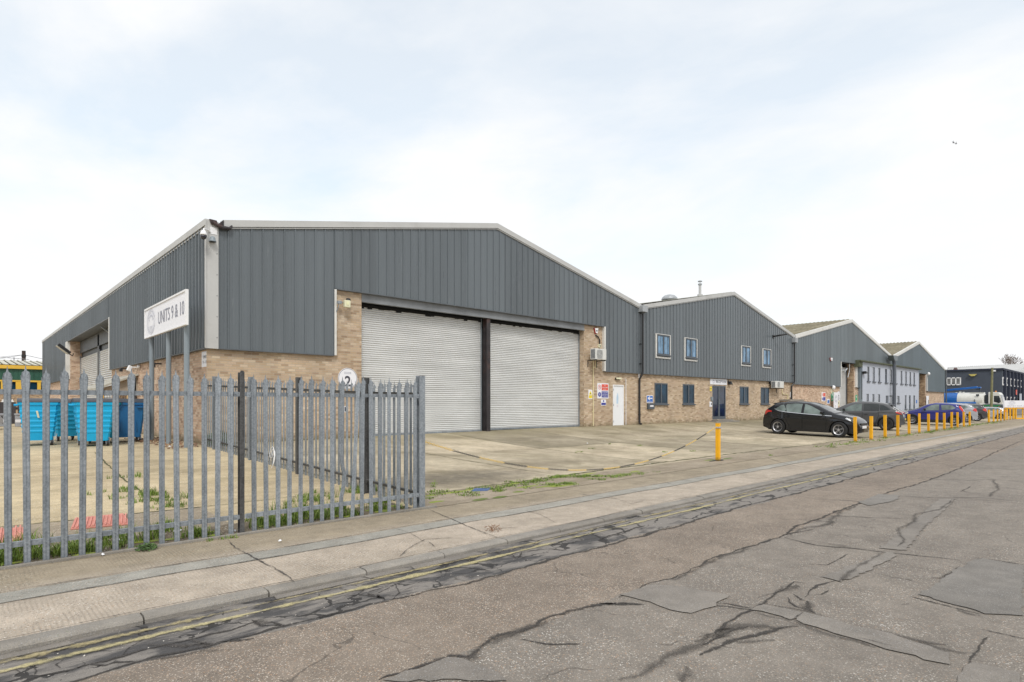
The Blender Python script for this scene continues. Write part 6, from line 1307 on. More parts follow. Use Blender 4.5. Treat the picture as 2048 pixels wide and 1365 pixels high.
# ================================================================== RIGHT BACKGROUND
NAVY = simple('navy_render', (.060,.072,.096), .8, var=.15, scale=.5); NAVD = simple('navy_pilaster', (.022,.028,.05), .8, var=.1)
bx_, by_ = 110., 14.9; DB_ = empty('navy_office', (bx_, by_, 0), 'dark navy two-storey office building with white windows and pilasters', 'office building'); Zt = CAMZ+(HZ-740)/F_*(.6807*bx_+.7326*by_)
MB().box(bx_, bx_+40, by_, 34, -.3, Zt).build('wall', NAVY, DB_); MB().box(bx_-.15, bx_+40.2, by_-.15, 34, Zt, Zt+.25).build('parapet', NAVD, DB_)
for pxx in (2010.4, 2018.2, 2025.6, 2032.6, 2039.1, 2045.3, 2051.3):
    x = PN(pxx, 760, by_-.2)[0]; MB().box(x-.3, x+.3, by_-.32, by_, -.3, Zt-.05).build('pilaster', NAVD, DB_)
def wwin(par, axis, a, b, z0, z1, pl, n=1, fw=.12):
    f = (lambda p, q, s, t: (p, q, pl-.08, pl, s, t)) if axis == 'x' else (lambda p, q, s, t: (pl-.08, pl, p, q, s, t)); mb = MB()
    for k in range(n+1): c = a+(b-a)*k/n; mb.box(*f(c-fw/2, c+fw/2, z0, z1))
    mb.box(*f(a, b, z1-fw, z1+.001)); mb.box(*f(a, b, z0, z0+fw)); o = mb.build('window', WHITE, par); g = (lambda p, q, s, t: (p, q, pl-.04, pl-.03, s, t)) if axis == 'x' else (lambda p, q, s, t: (pl-.04, pl-.03, p, q, s, t)); MB().box(*g(a, b, z0+fw, z1-fw)).build('pane', GLOFF if n == 1 else glass('curtain_glass', (.2,.2,.2)), o); return o
zw = lambda py, Z: CAMZ+(HZ-py)/F_*Z
for i, pxx in enumerate((2006.9, 2014.5, 2021.9, 2028.9, 2035.5, 2042)):
    x = PN(pxx, 760, by_)[0]; wwin(DB_, 'x', x-.95, x+.95, 4.25, 5.45, by_-.01, fw=.22)
    wwin(DB_, 'x', x-.95, x+.95, 1.3, 2.65, by_-.01, fw=.22)
ya = PX(1893.5, 760, bx_)[0]; yb = PX(1921, 760, bx_)[0]; wwin(DB_, 'y', yb, ya, zw(771, 90), zw(755.5, 90), bx_-.0, 3, .14)
y = PX(1946, 750, bx_-.1)[0]; MB().prism([(bx_-.1, y+.5, zw(748, 87)), (bx_-.1, y-.5, zw(748, 87)), (bx_-.1, y-.2, zw(752, 87)), (bx_-.1, y+.2, zw(752, 87))], (-.25, 0, 0)).build('yellow_sign', simple('mustard', (.5,.42,.12), .6), DB_)
MB().box(bx_-.25, bx_, PX(1988.5, 742, bx_)[0]-.2, PX(1988.5, 742, bx_)[0]+.2, zw(744, 87), zw(741, 87)).build('wall_light', WHITE, DB_)
x = PN(2033, 780, by_-.4)[0]; MB().box(x-.4, x+.4, by_-.42, by_-.36, 3.0, 3.75).build('red_sign', SRED, DB_) ; x = PN(2041, 784, by_-.4)[0]; MB().box(x-.9, x+.9, by_-.45, by_-.36, 1.9, 3.2).build('notice_board', RND, DB_)
# pale shed roof behind
SH = empty('pale_shed', (140, 40, 0), 'long shed with pale ribbed roof rising behind the navy office', 'shed'); SHR = simple('white_roof_sheet', (.47,.47,.46), .6, var=.08, scale=.3, dirt=((.4,.38,.33), .4))
def ppt(px, py, Z): d = ray(px, py); k = Z; return Vector((d.x*k, d.y*k, CAMZ+d.z*k))
a, b, c, d = ppt(1893, 742, 112), ppt(2062, 752, 112), ppt(2070, 726.5, 140), ppt(1898, 735.5, 140); mb = MB(); mb.add([a, b, c, d], [(0, 1, 2, 3)]); n = 44
for i in range(n):
    p = a.lerp(b, i/n); q = d.lerp(c, i/n); mb.obox(p, (b-a)/n*.16, q-p, (0, 0, .18))
mb.build('roof', SHR, SH, fixn=False); A0 = Vector((a.x, a.y, -.3)); MB().prism([a, b, Vector((b.x, b.y, -.3)), A0], (.0, .3, 0)).build('wall', NAVY, SH); MB().prism([d, c, Vector((c.x, c.y, -.3)), Vector((d.x, d.y, -.3))], (0, .3, 0)).build('rear_wall', SHR, SH)
t = ppt(1913.5, 735.5, 108); MB().prism([t, t+Vector((-1.1, .6, -2.4)), t+Vector((1.4, -.8, -2.4))], (.5, .5, 0)).build('small_gable', simple('brown_gable', (.16,.10,.09), .8), SH)
# telegraph pole and bare tree
x, y = lineyp(1981.5, 15.0); p = ray(1982, 812); k = 66; b0 = Vector((p.x*k, p.y*k, 0)); tz = CAMZ+ray(1984.5, 737).z*k; tp = ray(1984.5, 737)
PG = simple('lichen_wood', (.20,.19,.10), .85, var=.25); r = empty('telegraph_pole', b0, 'greenish telegraph pole in front of the tanker lorry cab', 'pole'); MB().cyl(b0, (tp.x*k, tp.y*k, tz), .14, .10, n=12).build('pole', PG, r); 
tt = Vector((tp.x*k, tp.y*k, tz)); MB().cyl(tt-Vector((0, 0, .1)), tt+Vector((0, 0, .05)), .12, n=10).box(tt.x-.2, tt.x+.2, tt.y-.05, tt.y+.05, tz-.6, tz-.5).build('crossbar', PG, r)
BARK = simple('bare_twigs', (.26,.22,.20), .9, var=.2)
def bare_tree(x, y, z0, h, spread, seed, label):
    rr = random.Random(seed); root = empty('bare_tree', (x, y, z0), label, 'tree', None); tr = MB(); cr = MB()
    tr.tube([(x, y, z0), (x+.2, y, z0+h*.3), (x, y+.1, z0+h*.5)], [.5, .38, .3], 8)
    def grow(p, d, l, r, lev):
        q = p+d*l; (tr if lev < 1 else cr).tube([p, p.lerp(q, .5)+Vector((rr.gauss(0, .05), rr.gauss(0, .05), 0))*l, q], [r, r*.8, r*.6], 4 if lev else 6)
        if lev >= 5: return
        for k in range(rr.randint(2, 3) if lev else 9):
            e = (d+Vector((rr.gauss(0, .5), rr.gauss(0, .5), rr.gauss(.12, .25)))*spread).normalized(); grow(q, e, l*rr.uniform(.6, .85), max(.05, r*.6), lev+1)
    grow(Vector((x, y, z0+h*.45)), Vector((0, 0, 1)), h*.12, .3, 0)
    tr.build('trunk', BARK, root); cr.build('crown', BARK, root, fixn=False)
p = ppt(2021, 740, 175); bare_tree(p.x, p.y, -.3, 19.6, .95, 5, 'bare winter tree crown above the pale shed roof')
p = ppt(1953, 740, 260); bare_tree(p.x, p.y, -.3, 21.5, .6, 9, 'faint distant bare tree just above the shed ridge')
# green skip
SK = simple('skip_green', (.01,.17,.05), .5, var=.15); p = ray(1966, 828); k = 70; c = Vector((p.x*k, p.y*k, 0)); sk = empty('skip', c, 'green waste skip with sloping end behind the grey hatchback', 'skip'); u = Vector((.45, -.9, 0)).normalized(); v = Vector((-u.y, u.x, 0))
zt = CAMZ+(HZ-811.5)/F_*k; P = [c-u*1.6+Vector((0, 0, .2)), c+u*.2+Vector((0, 0, .2)), c+u*1.25+Vector((0, 0, zt)), c-u*2.6+Vector((0, 0, zt))]; MB().prism([q-v*.9 for q in P], v*1.8).build('skip_body', SK, sk); MB().obox(c-u*2.65-v*.95+Vector((0, 0, zt-.05)), u*4.0, v*1.9, (0, 0, .12)).build('rim', SK, sk); MB().prism([c+u*.25-v*.93+Vector((0, 0, .2)), c+u*.5-v*.93+Vector((0, 0, .2)), c+u*1.4-v*.93+Vector((0, 0, zt)), c+u*1.25-v*.93+Vector((0, 0, zt))], v*.02).build('rusty_edge', simple('rust_brown', (.22,.12,.06), .8), sk)
# entry board with yellow barrier
k = 62; a = ppt(2008.5, 801.5, k); b = ppt(2066, 801.5, k); hb = a.z-ppt(2008, 815.3, k).z; es = empty('entry_sign', Vector((a.x, a.y, 0)), 'long white board reading ENTRY FOR CARS ONLY above a yellow barrier', 'sign'); u = Vector((b.x-a.x, b.y-a.y, 0)); W = u.length; un = u/W; nn = Vector((un.y, -un.x, 0)); nn = nn if nn.dot(-a) > 0 else -nn
MB().obox(a-Vector((0, 0, hb))-nn*.05, u, nn*.05, (0, 0, hb)).build('panel', SGW, es); o = a-Vector((0, 0, hb))+nn*.003
text('ENTRY FOR CARS ONLY', hb*.17, o+un*.35*1+Vector((0, 0, hb*.12)), un, ZP, GINK, es, width=3.2); seal(es, o+un*(W*.27)+Vector((0, 0, hb*.65)), un*2.0, ZP, hb*.25, GINK, nn)
z_ = a.z-hb; MB().obox(Vector((a.x, a.y, z_-.13))-nn*.05, u, nn*.1, (0, 0, .10)).build('barrier_bar', YEL, es)
for t in (0, .33, .66, 1.): q = a+u*t; MB().cyl((q.x-nn.x*.08, q.y-nn.y*.08, 0), (q.x-nn.x*.08, q.y-nn.y*.08, a.z+.35 if t == 0 else z_), .05, n=8).build('post', WHITE if t == 0 else YEL, es)
q1 = ppt(2030, 843, 58); MB().obox((q1.x, q1.y, .12), (u/W)*4, nn*.12, (0, 0, .12)).build('low_rail', YEL, es)
# birds
for i, (pxx, pyy) in enumerate(((1907, 286), (1912, 288))):
    p = ppt(pxx, pyy, 120); mb = MB(); s = .45; d = Vector((.8, -.6, .1)); w_ = Vector((.3, .5, .5 if i else .9))
    mb.tube([p-d*s*.6, p-d*s*.2, p+d*s*.3, p+d*s*.6], [.02, .09, .08, .02], 6)
    for q in (w_, Vector((-.4, -.2, .6))): mb.add([p-d*s*.15, p+d*s*.2, p+q*s*1.2, p+q*s*1.1-d*s*.2], [(0, 1, 2, 3)])
    tag(mb.build('bird', simple('bird_grey', (.12,.12,.13), .8)), ['left of two tiny birds gliding in the sky', 'right of two tiny birds gliding in the sky'][i], 'bird', 'pair of birds in the sky')
# ================================================================== CARS
TYRE = simple('tyre_rubber', (.02,.02,.021), .85, var=.2); ALLOY = simple('alloy_wheel', (.50,.50,.52), .3, metal=.6, var=.05); BALLOY = simple('black_wheel', (.03,.03,.032), .4)
REDL = simple('tail_lamp_red', (.55,.02,.015), .15, var=.1, coat=.6); HEADL = simple('head_lamp', (.55,.58,.60), .12, var=.15, coat=.7); CHROME = simple('chrome', (.62,.63,.64), .18, metal=.8, var=.03); PLAST = simple('car_black_trim', (.02,.02,.022), .5); SEAM = simple('panel_gap', (.006,.006,.006), .9)
def paint(n, c, rough=.2): return simple(n, c, rough, var=.03, coat=.45, spec=.35)
def interp(P, x):
    if x <= P[0][0]: return P[0][1]
    for (a, b), (c, d) in zip(P[:-1], P[1:]):
        if x <= c: t = (x-a)/(c-a); return b+(d-b)*t
    return P[-1][1]
def make_car(label, Lc, W, top, belt, sill, xr, xf, rw, body, wins, ws, rs, glassm, lamps, wheelm, spokes=5, door=(), clad=False, strip=None, gname='parked cars', mirror=None, spoiler=None, hubcap=False):
    """local: rear bumper x=0, nose x=Lc. top/belt: silhouette and waist as (x,z); wins: side window outlines; ws/rs: wind- and rear-screen x ranges"""
    root = empty('parked_car', (0, 0, 0), label, 'car', gname); hw = W/2; ra = rw+.055
    def smooth_top(x): return (interp(top, x-.05)+2*interp(top, x)+interp(top, x+.05))/4
    def pf(x):
        u = abs(x-Lc*.48)/(Lc*.52); return 1-.36*clamp(u)**4.5-.02*u
    def zs(x): return min(interp(belt, x), smooth_top(x)-.035)
    def low(x):
        z = sill+.10*clamp((.35-x)/.35)+.03*clamp((x-Lc+.4)/.4)
        for c in (xr, xf):
            if abs(x-c) < ra: z = max(z, rw+math.sqrt(ra*ra-(x-c)**2))
        return z
    def hwid(x, z):
        s = zs(x); base = hw*pf(x)
        if z <= s:
            t = (s-z)/max(.01, s-sill); arch = 0
            for c in (xr, xf):
                d = math.hypot(x-c, z-rw)
                if ra <= d < ra+.11: arch = max(arch, .018*(1-(d-ra)/.11))
            return base*(1-.05*t**2)-.012*math.exp(-((t-.12)/.08)**2)+arch-.02*math.exp(-((t-.62)/.2)**2)
        T = smooth_top(x); h = T-s; u = (z-s)/max(h, .01)
        if h < .12: return base-.05*u*u
        return base-.012-(z-s)*.36-.03*clamp((u-.85)/.15)**2
    st = sorted(set([round(i*.045, 4) for i in range(int(Lc/.045)+1)]+[Lc, xr-ra, xr+ra, xf-ra, xf+ra, .012, .03, Lc-.03, Lc-.012]+[c+ra*math.cos(R(a)) for c in (xr, xf) for a in range(10, 171, 10)])); N1, N2, N3 = 8, 5, 6; rings = []
    for x in st:
        a, s, T = low(x), zs(x), smooth_top(x); a = min(a, s-.03); e = 1.
        half = []
        for i in range(N1+1): z = a+(s-a)*i/N1; half.append((hwid(x, z), z))
        for i in range(1, N2+1): z = s+(T-s)*i/N2; half.append((hwid(x, z), z-(.02 if i == N2 and T-s > .2 else 0)))
        wt = half[-1][0]; zt_ = half[-1][1]; cr = .045 if T-s > .2 else .03
        ring = [(x, -w_, z) for w_, z in half]+[(x, -wt+2*wt*k/N3, zt_+(cr*(1-(2*k/N3-1)**2))) for k in range(1, N3)]+[(x, w_, z) for w_, z in half[::-1]]
        rings.append(ring)
    n = len(rings[0]); mb = MB(); mb.add([p for r_ in rings for p in r_], [(j*n+i, j*n+i+1, (j+1)*n+i+1, (j+1)*n+i) for j in range(len(st)-1) for i in range(n-1)]+[tuple(range(n)), tuple(range((len(st)-1)*n, len(st)*n))])
    bd = mb.build('body', body, root, smooth=True)
    MB().box(.25, Lc-.3, -hw+.26, hw-.26, .17, .72).box(xr+ra, xf-ra, -hw+.07, hw-.07, sill-.03, sill+.02).build('underbody', PLAST, root)
    def panel(poly, s, o=.014):
        pts = []
        for (a, b), (c, d) in zip(poly, poly[1:]+poly[:1]):
            k = max(1, int(math.hypot(c-a, d-b)/.1)); pts += [(a+(c-a)*i/k, b+(d-b)*i/k) for i in range(k)]
        q = MB(); q.add([(x, s*(hwid(x, z)+o), z) for x, z in pts], [tuple(range(len(pts)))]); return q
    def line(q, P, s, w=.014, o=.007):
        for (a, b), (c, d) in zip(P[:-1], P[1:]):
            k = max(1, int(math.hypot(c-a, d-b)/.08)); dx, dz = -(d-b), c-a; m = math.hypot(dx, dz); dx, dz = dx/m*w/2, dz/m*w/2
            for i in range(k):
                A_ = (a+(c-a)*i/k, b+(d-b)*i/k); B_ = (a+(c-a)*(i+1)/k, b+(d-b)*(i+1)/k)
                q.add([(x, s*(hwid(x, z)+o), z) for x, z in ((A_[0]-dx, A_[1]-dz), (B_[0]-dx, B_[1]-dz), (B_[0]+dx, B_[1]+dz), (A_[0]+dx, A_[1]+dz))], [(0, 1, 2, 3)])
    for s in (-1, 1):
        for wi, w_ in enumerate(wins): panel(w_, s).build('side_window', glassm[2] if len(glassm) > 2 and wi == len(wins)-1 else glassm[0], root, fixn=True)
        q = MB()
        for P in door: line(q, P, s)
        if door: q.build('door_gap', SEAM, bd, fixn=False)
        if strip: q = MB(); line(q, strip, s, .026, .018); q.build('chrome_strip', CHROME, root, fixn=False)
        if clad:
            q = MB(); 
            for c in (xr, xf):
                for i in range(16):
                    t0, t1 = math.pi*i/16, math.pi*(i+1)/16; q.add([(c+r_*math.cos(t), s*(hwid(c+r_*math.cos(t), rw+r_*math.sin(t))+.008), rw+r_*math.sin(t)) for r_, t in ((ra+.002, t0), (ra+.065, t0), (ra+.065, t1), (ra+.002, t1))], [(0, 1, 2, 3)])
            q.add([(x, s*(hwid(x, z)+.008), z) for x, z in ((xr+ra+.05, sill), (xf-ra-.05, sill), (xf-ra-.03, sill+.16), (xr+ra+.03, sill+.16))], [(0, 1, 2, 3)]); q.build('wheel_arch_trim', PLAST, root, fixn=False)
        for nm, P, m_ in lamps: panel(P, s, .018).build(nm, m_, root)
        for x in (xr, xf):
            yy = s*(hw-.115); a = MB(); a.lathe([(rw*.62, -.10), (rw*.92, -.105), (rw, -.07), (rw, .07), (rw*.92, .105), (rw*.66, .10), (rw*.62, .08)], (x, yy, rw), (0, s, 0), 28); w_ = a.build('wheel', TYRE, root); a = MB(); f = s*.085
            a.lathe([(rw*.60, .02), (rw*.68, .095), (rw*.63, .10), (rw*.60, .07), (.02, .05)], (x, yy, rw), (0, s, 0), 28).build('rim', BLACK if not hubcap else wheelm, w_) if False else MB().cyl((x, yy+s*.02, rw), (x, yy+s*.045, rw), rw*.64, n=26).build('brake_disc', PLAST, w_)
            a = MB(); K = 28
            for i in range(K):
                t0, t1 = 2*math.pi*i/K, 2*math.pi*(i+1)/K; a.add([(x+math.cos(t)*r_, yy+s*o_, rw+math.sin(t)*r_) for t, r_, o_ in ((t0, rw*.67, .108), (t1, rw*.67, .108), (t1, rw*.58, .085), (t0, rw*.58, .085))], [(0, 1, 2, 3)])
            for k in range(spokes):
                t = 2*math.pi*k/spokes+.3; 
                for da in ((-.12, .12) if spokes <= 5 else (0,)):
                    u = Vector((math.cos(t+da), 0, math.sin(t+da))); v = Vector((-math.sin(t+da), 0, math.cos(t+da))); w2_ = rw*(.075 if spokes <= 5 else .085); c = Vector((x, yy+s*.08, rw)); a.add([c+u*rw*.1-v*w2_, c+u*rw*.62-v*w2_*.9, c+u*rw*.62+v*w2_*.9, c+u*rw*.1+v*w2_]+[c+u*rw*.1-v*w2_*1-Vector((0, s*.03, 0)), c+u*rw*.62-v*w2_-Vector((0, s*.03, 0)), c+u*rw*.62+v*w2_-Vector((0, s*.03, 0)), c+u*rw*.1+v*w2_-Vector((0, s*.03, 0))], [(0, 1, 2, 3), (0, 1, 5, 4), (3, 2, 6, 7)])
            a.cyl((x, yy+s*.05, rw), (x, yy+s*.088, rw), rw*.15, n=14); a.build('rim', wheelm, w_, fixn=True)
        if mirror: mx, mz = mirror; yb_ = hwid(mx, mz); MB().obox((mx-.08, s*(yb_-.02), mz), (.13, 0, 0), (0, s*.20, .02), (0, 0, .11)).build('mirror', PLAST if clad else body, root, bevel=.03)
        for hx in [d_[0][0]-.28 for d_ in door[:2]]: MB().box(hx, hx+.17, s*hwid(hx, .88)-.012, s*hwid(hx, .88)+.022, .87, .90).build('door_handle', body if not clad else PLAST, root, bevel=.006)
    for (xa, xb), nm in ((ws, 'windscreen'), (rs, 'rear_window')):
        q = MB(); K = 8; xs_ = [xa+(xb-xa)*i/K for i in range(K+1)]; vs = []
        for x in xs_:
            T = smooth_top(x)-.02; wt = hwid(x, smooth_top(x))-.06
            if smooth_top(x)-zs(x) < .2: T += .02
            cr = .045; vs += [(x, -wt+2*wt*k/6, T+cr*(1-((-wt+2*wt*k/6)/(wt+.06))**2)+.008) for k in range(7)]
        q.add(vs, [(j*7+i, j*7+i+1, (j+1)*7+i+1, (j+1)*7+i) for j in range(K) for i in range(6)]); q.build(nm, glassm[1], root, smooth=True)
    if spoiler: x, z = spoiler; MB().prism([(x-.12, -hw*.62, z-.01), (x+.25, -hw*.62, z+.045), (x+.25, -hw*.62, z+.02), (x-.10, -hw*.62, z-.05)], (0, hw*1.24, 0)).build('spoiler', body, root, bevel=.01)
    MB().box(-.008, .012, -.26, .26, .62, .73).build('number_plate', simple('plate_yellow', (.65,.52,.05), .4), root); MB().box(Lc-.02, Lc+.004, -.26, .26, .40, .51).build('number_plate', WHITE, root)
    q = MB(); q.box(Lc-.06, Lc-.001, -hw*.45, hw*.45, .52, .62).box(Lc-.08, Lc-.006, -hw*.6, hw*.6, .24, .36); q.build('grille', PLAST, root)
    return root
def place(o, Lc, pr, heading, sz=1., sx=1., xr=.8):
    """pr: ground point of the rear axle on the near side; heading: direction the nose points to"""
    h = Vector((heading[0], heading[1], 0)).normalized(); ang = math.atan2(h.y, h.x); o.rotation_euler.z = ang; o.scale = (sx, sx, sz)
    side = Vector((-h.y, h.x, 0)); cam = Vector((0, 0, 0)); sgn = 1 if (cam-pr).dot(side) > 0 else -1
    c = pr-side*sgn*.85-h*xr*sx; zc = gz(pr.x, pr.y); o.location = (c.x, c.y, zc+.004)
    nose = c+h*Lc; o.rotation_euler.y = -math.atan2(gz(nose.x, nose.y)-gz(c.x, c.y), Lc); o.location.z = gz(c.x, c.y)+.004
BLK = paint('black_car_paint', (.010,.011,.014)); GRY = paint('dark_grey_car_paint', (.085,.087,.093)); VIO = paint('violet_blue_car_paint', (.028,.032,.19)); SIL = paint('silver_car_paint', (.36,.37,.40)); DGR = paint('charcoal_car_paint', (.06,.062,.068)); MGR = paint('mid_grey_car_paint', (.12,.13,.14))
hatch_top = [(0, .50), (.02, .78), (.06, .98), (.20, 1.12), (.58, 1.39), (.95, 1.455), (1.6, 1.475), (2.1, 1.44), (2.55, 1.31), (3.15, 1.02), (3.30, .97), (3.8, .87), (4.0, .76), (4.14, .62), (4.19, .45)]
belt_h = [(0, .80), (.3, 1.0), (1.0, .97), (2.5, .90), (3.1, .88), (4.36, .6)]
HW = [[(.62, 1.12), (.80, 1.07), (1.10, 1.03), (1.16, 1.12), (1.02, 1.33), (.90, 1.31)], [(1.20, 1.02), (1.84, .985), (1.86, 1.385), (1.55, 1.40), (1.16, 1.36), (1.12, 1.28)], [(1.96, .98), (2.72, .94), (2.86, .97), (2.60, 1.13), (2.25, 1.30), (2.05, 1.365), (1.97, 1.38)]]
lampsA = [('tail_light', [(.03, .86), (.12, .84), (.30, .98), (.50, 1.00), (.46, 1.05), (.28, 1.07), (.20, 1.12), (.10, 1.0)], REDL), ('headlight', [(3.66, .80), (3.92, .68), (4.09, .61), (4.06, .70), (3.88, .79), (3.72, .85)], HEADL)]
a = make_car('black hatchback parked nose to the bollards, nearest of the parked cars', 4.19, 1.78, hatch_top, belt_h, .20, .80, 3.44, .325, BLK, HW, (2.56, 3.22), (.20, .56), (GLCAR, GLCARD), lampsA, ALLOY, 5, door=([(1.90, 1.40), (1.90, .9), (1.90, .28)], [(2.86, .95), (2.93, .7), (2.90, .28)], [(1.15, 1.0), (1.08, .80), (1.20, .60), (1.32, .35), (1.40, .26)]), strip=[(.60, 1.14), (.82, 1.05), (1.2, 1.005), (2.0, .955), (3.15, .90)], mirror=(2.78, .96), spoiler=(.55, 1.40))
pr, pf_ = G(1556, 868.5), G(1677.5, 876); wb = (pf_-pr).length
place(a, 4.36, pr, pf_-pr, 1.08, wb/2.64, .80)
MB().tube([(.9, 0, 1.49), (.62, 0, 1.60)], .006, 5).box(.86, .94, -.02, .02, 1.47, 1.50).build('aerial', PLAST, a)
suv_top = [(0, .52), (.02, .85), (.08, 1.02), (.30, 1.18), (.72, 1.47), (.95, 1.57), (1.5, 1.64), (2.1, 1.65), (2.6, 1.60), (3.0, 1.44), (3.5, 1.18), (3.65, 1.12), (4.1, 1.04), (4.42, .92), (4.56, .75), (4.62, .5)]
SW = [[(.66, 1.22), (1.15, 1.15), (1.20, 1.20), (1.20, 1.50), (1.02, 1.46), (.85, 1.36)], [(1.24, 1.13), (2.02, 1.09), (2.02, 1.535), (1.5, 1.54), (1.24, 1.515)], [(2.12, 1.09), (3.22, 1.04), (3.05, 1.16), (2.78, 1.36), (2.45, 1.49), (2.12, 1.53)]]
lampsB = [('tail_light', [(.04, .98), (.10, .95), (.40, 1.03), (.42, 1.09), (.22, 1.12), (.10, 1.10)], REDL), ('headlight', [(4.1, .92), (4.45, .82), (4.42, .90), (4.15, .99)], HEADL)]
b = make_car('dark grey crossover car with black wheels behind the black hatchback', 4.62, 1.86, suv_top, [(0, .95), (.4, 1.1), (1.2, 1.10), (3.2, .99), (4.62, .75)], .27, .88, 3.59, .36, GRY, SW, (3.02, 3.58), (.30, .70), (GLCARD, GLCARD, GLCAR), lampsB, BALLOY, 5, door=([(2.07, 1.53), (2.07, .34)], [(3.25, 1.03), (3.30, .34)], [(1.28, 1.14), (1.24, .85), (1.42, .36)]), clad=True, mirror=(3.05, 1.08), spoiler=(.68, 1.50))
place(b, 4.62, G(1771, 861.5), Vector((-.16, 1, 0)), .98, 1.0, .88)
# clear front side window on the crossover
small_top = [(0, .50), (.02, .85), (.10, 1.05), (.32, 1.36), (.55, 1.47), (1.1, 1.52), (1.7, 1.52), (2.15, 1.42), (2.75, 1.08), (2.9, 1.02), (3.35, .90), (3.6, .70), (3.7, .45)]
DW = [[(.52, 1.20), (.70, 1.10), (1.30, 1.04), (1.36, 1.38), (.95, 1.42), (.70, 1.36)], [(1.46, 1.03), (2.42, .99), (2.30, 1.13), (2.0, 1.33), (1.75, 1.42), (1.47, 1.43)]]
lampsD = [('tail_light', [(.05, .92), (.12, .90), (.34, 1.22), (.36, 1.36), (.28, 1.34), (.12, 1.10)], REDL), ('headlight', [(3.25, .78), (3.5, .68), (3.56, .74), (3.3, .88)], HEADL)]
d = make_car('violet blue small hatchback behind the middle of the bollard row', 3.70, 1.72, small_top, [(0, .85), (.5, 1.06), (1.3, 1.0), (2.5, .94), (3.7, .65)], .22, .60, 3.03, .31, VIO, DW, (2.18, 2.84), (.12, .34), (GLCAR, GLCARD), lampsD, ALLOY, 10, door=([(1.41, 1.44), (1.41, .30)], [(2.45, .98), (2.5, .32)]), clad=True, mirror=(2.30, 1.02), spoiler=(.34, 1.42))
pr, pf_ = G(1908, 852), G(1829.5, 848); place(d, 3.7, pr, Vector((-.12, 1, 0)), 1.04, 1.03, .60)
comp_top = [(0, .50), (.02, .80), (.08, 1.0), (.42, 1.36), (.75, 1.44), (1.5, 1.48), (2.0, 1.45), (2.45, 1.32), (3.0, 1.04), (3.15, .99), (3.6, .88), (3.85, .72), (3.98, .46)]
EW = [[(.60, 1.20), (.80, 1.08), (1.04, 1.04), (1.08, 1.32), (.82, 1.33)], [(1.12, 1.03), (1.72, 1.0), (1.72, 1.38), (1.12, 1.36)], [(1.82, 1.0), (2.66, .96), (2.5, 1.12), (2.15, 1.31), (1.82, 1.38)]]
lampsE = [('tail_light', [(.03, .84), (.10, .82), (.34, .95), (.26, 1.10), (.14, 1.10)], REDL), ('headlight', [(3.5, .78), (3.8, .66), (3.86, .72), (3.55, .86)], HEADL)]
def comp(label, body, gl=GLCAR, wh=ALLOY, hub=7): return make_car(label, 3.98, 1.74, comp_top, [(0, .80), (.4, 1.02), (1.0, 1.0), (2.6, .92), (3.98, .62)], .21, .70, 3.20, .31, body, EW, (2.48, 3.08), (.14, .42), (gl, GLCARD), lampsE, wh, hub, door=([(1.77, 1.40), (1.77, .30)], [(2.70, .95), (2.75, .32)]), mirror=(2.55, .99), spoiler=(.42, 1.38))
f = comp('charcoal hatchback with silver wheels at the far end of the parked row', DGR); place(f, 3.98, G(1954, 843), Vector((-.12, 1, 0)), 1.04, 1.05, .70)
e = comp('silver hatchback mostly hidden between the violet and charcoal cars', SIL); place(e, 3.98, G(1933, 845.5), Vector((-.2, 1, 0)), 1.06, 1.08, .70)
c = comp('dark car nosing out left of the violet hatchback with bright headlamps', MGR); yn = PX(1799, 820, 60.)[0]; place(c, 3.98, Vector((60., yn-3.6, 0)), Vector((0, 1, 0)), 1.03, 1.05, .70)
g = make_car('dark estate car beyond the second row of bollards', 4.62, 1.86, suv_top, [(0, .95), (.4, 1.1), (1.2, 1.10), (3.2, .99), (4.62, .75)], .27, .88, 3.59, .36, GRY, SW, (3.02, 3.58), (.30, .70), (GLCARD, GLCARD), lampsB, ALLOY, 5, mirror=(3.05, 1.08)); place(g, 4.62, G(2006, 835), Vector((-.1, 1, 0)), .95, 1.0, .88)
h = comp('pale silver car at the right edge below the entry board', SIL); place(h, 3.98, G(2070, 833.0), Vector((.15, 1, 0)), 1., 1.1, .70)
i_ = comp('silver saloon car behind the first distant bollards', SIL); place(i_, 3.98, G(2000, 838.5), Vector((-.3, 1, 0)), .82, 1.0, .70)
# white van/car sliver at the left edge of the yard
w = comp('pale parked car at the very left edge of the yard', SIL); w.location = (-3.7, 36.5, gz(-3.7, 36.5)); w.rotation_euler.z = R(0); w.scale = (1, 1, 1)
p = PN(5, 800, 36.5); w.location.x = p[0]-3.98
# ================================================================== TANKER LORRY
TB = simple('tanker_blue', (.012,.12,.42), .35, var=.08, coat=.3); TW = simple('tanker_cream', (.66,.66,.62), .35, var=.05, coat=.3, dirt=((.4,.38,.3), .3)); CHAS = simple('chassis', (.03,.04,.05), .6)
tk = empty('tanker_lorry', (0, 0, 0), 'blue and cream vacuum tanker lorry with white cab in front of the navy office', 'lorry')
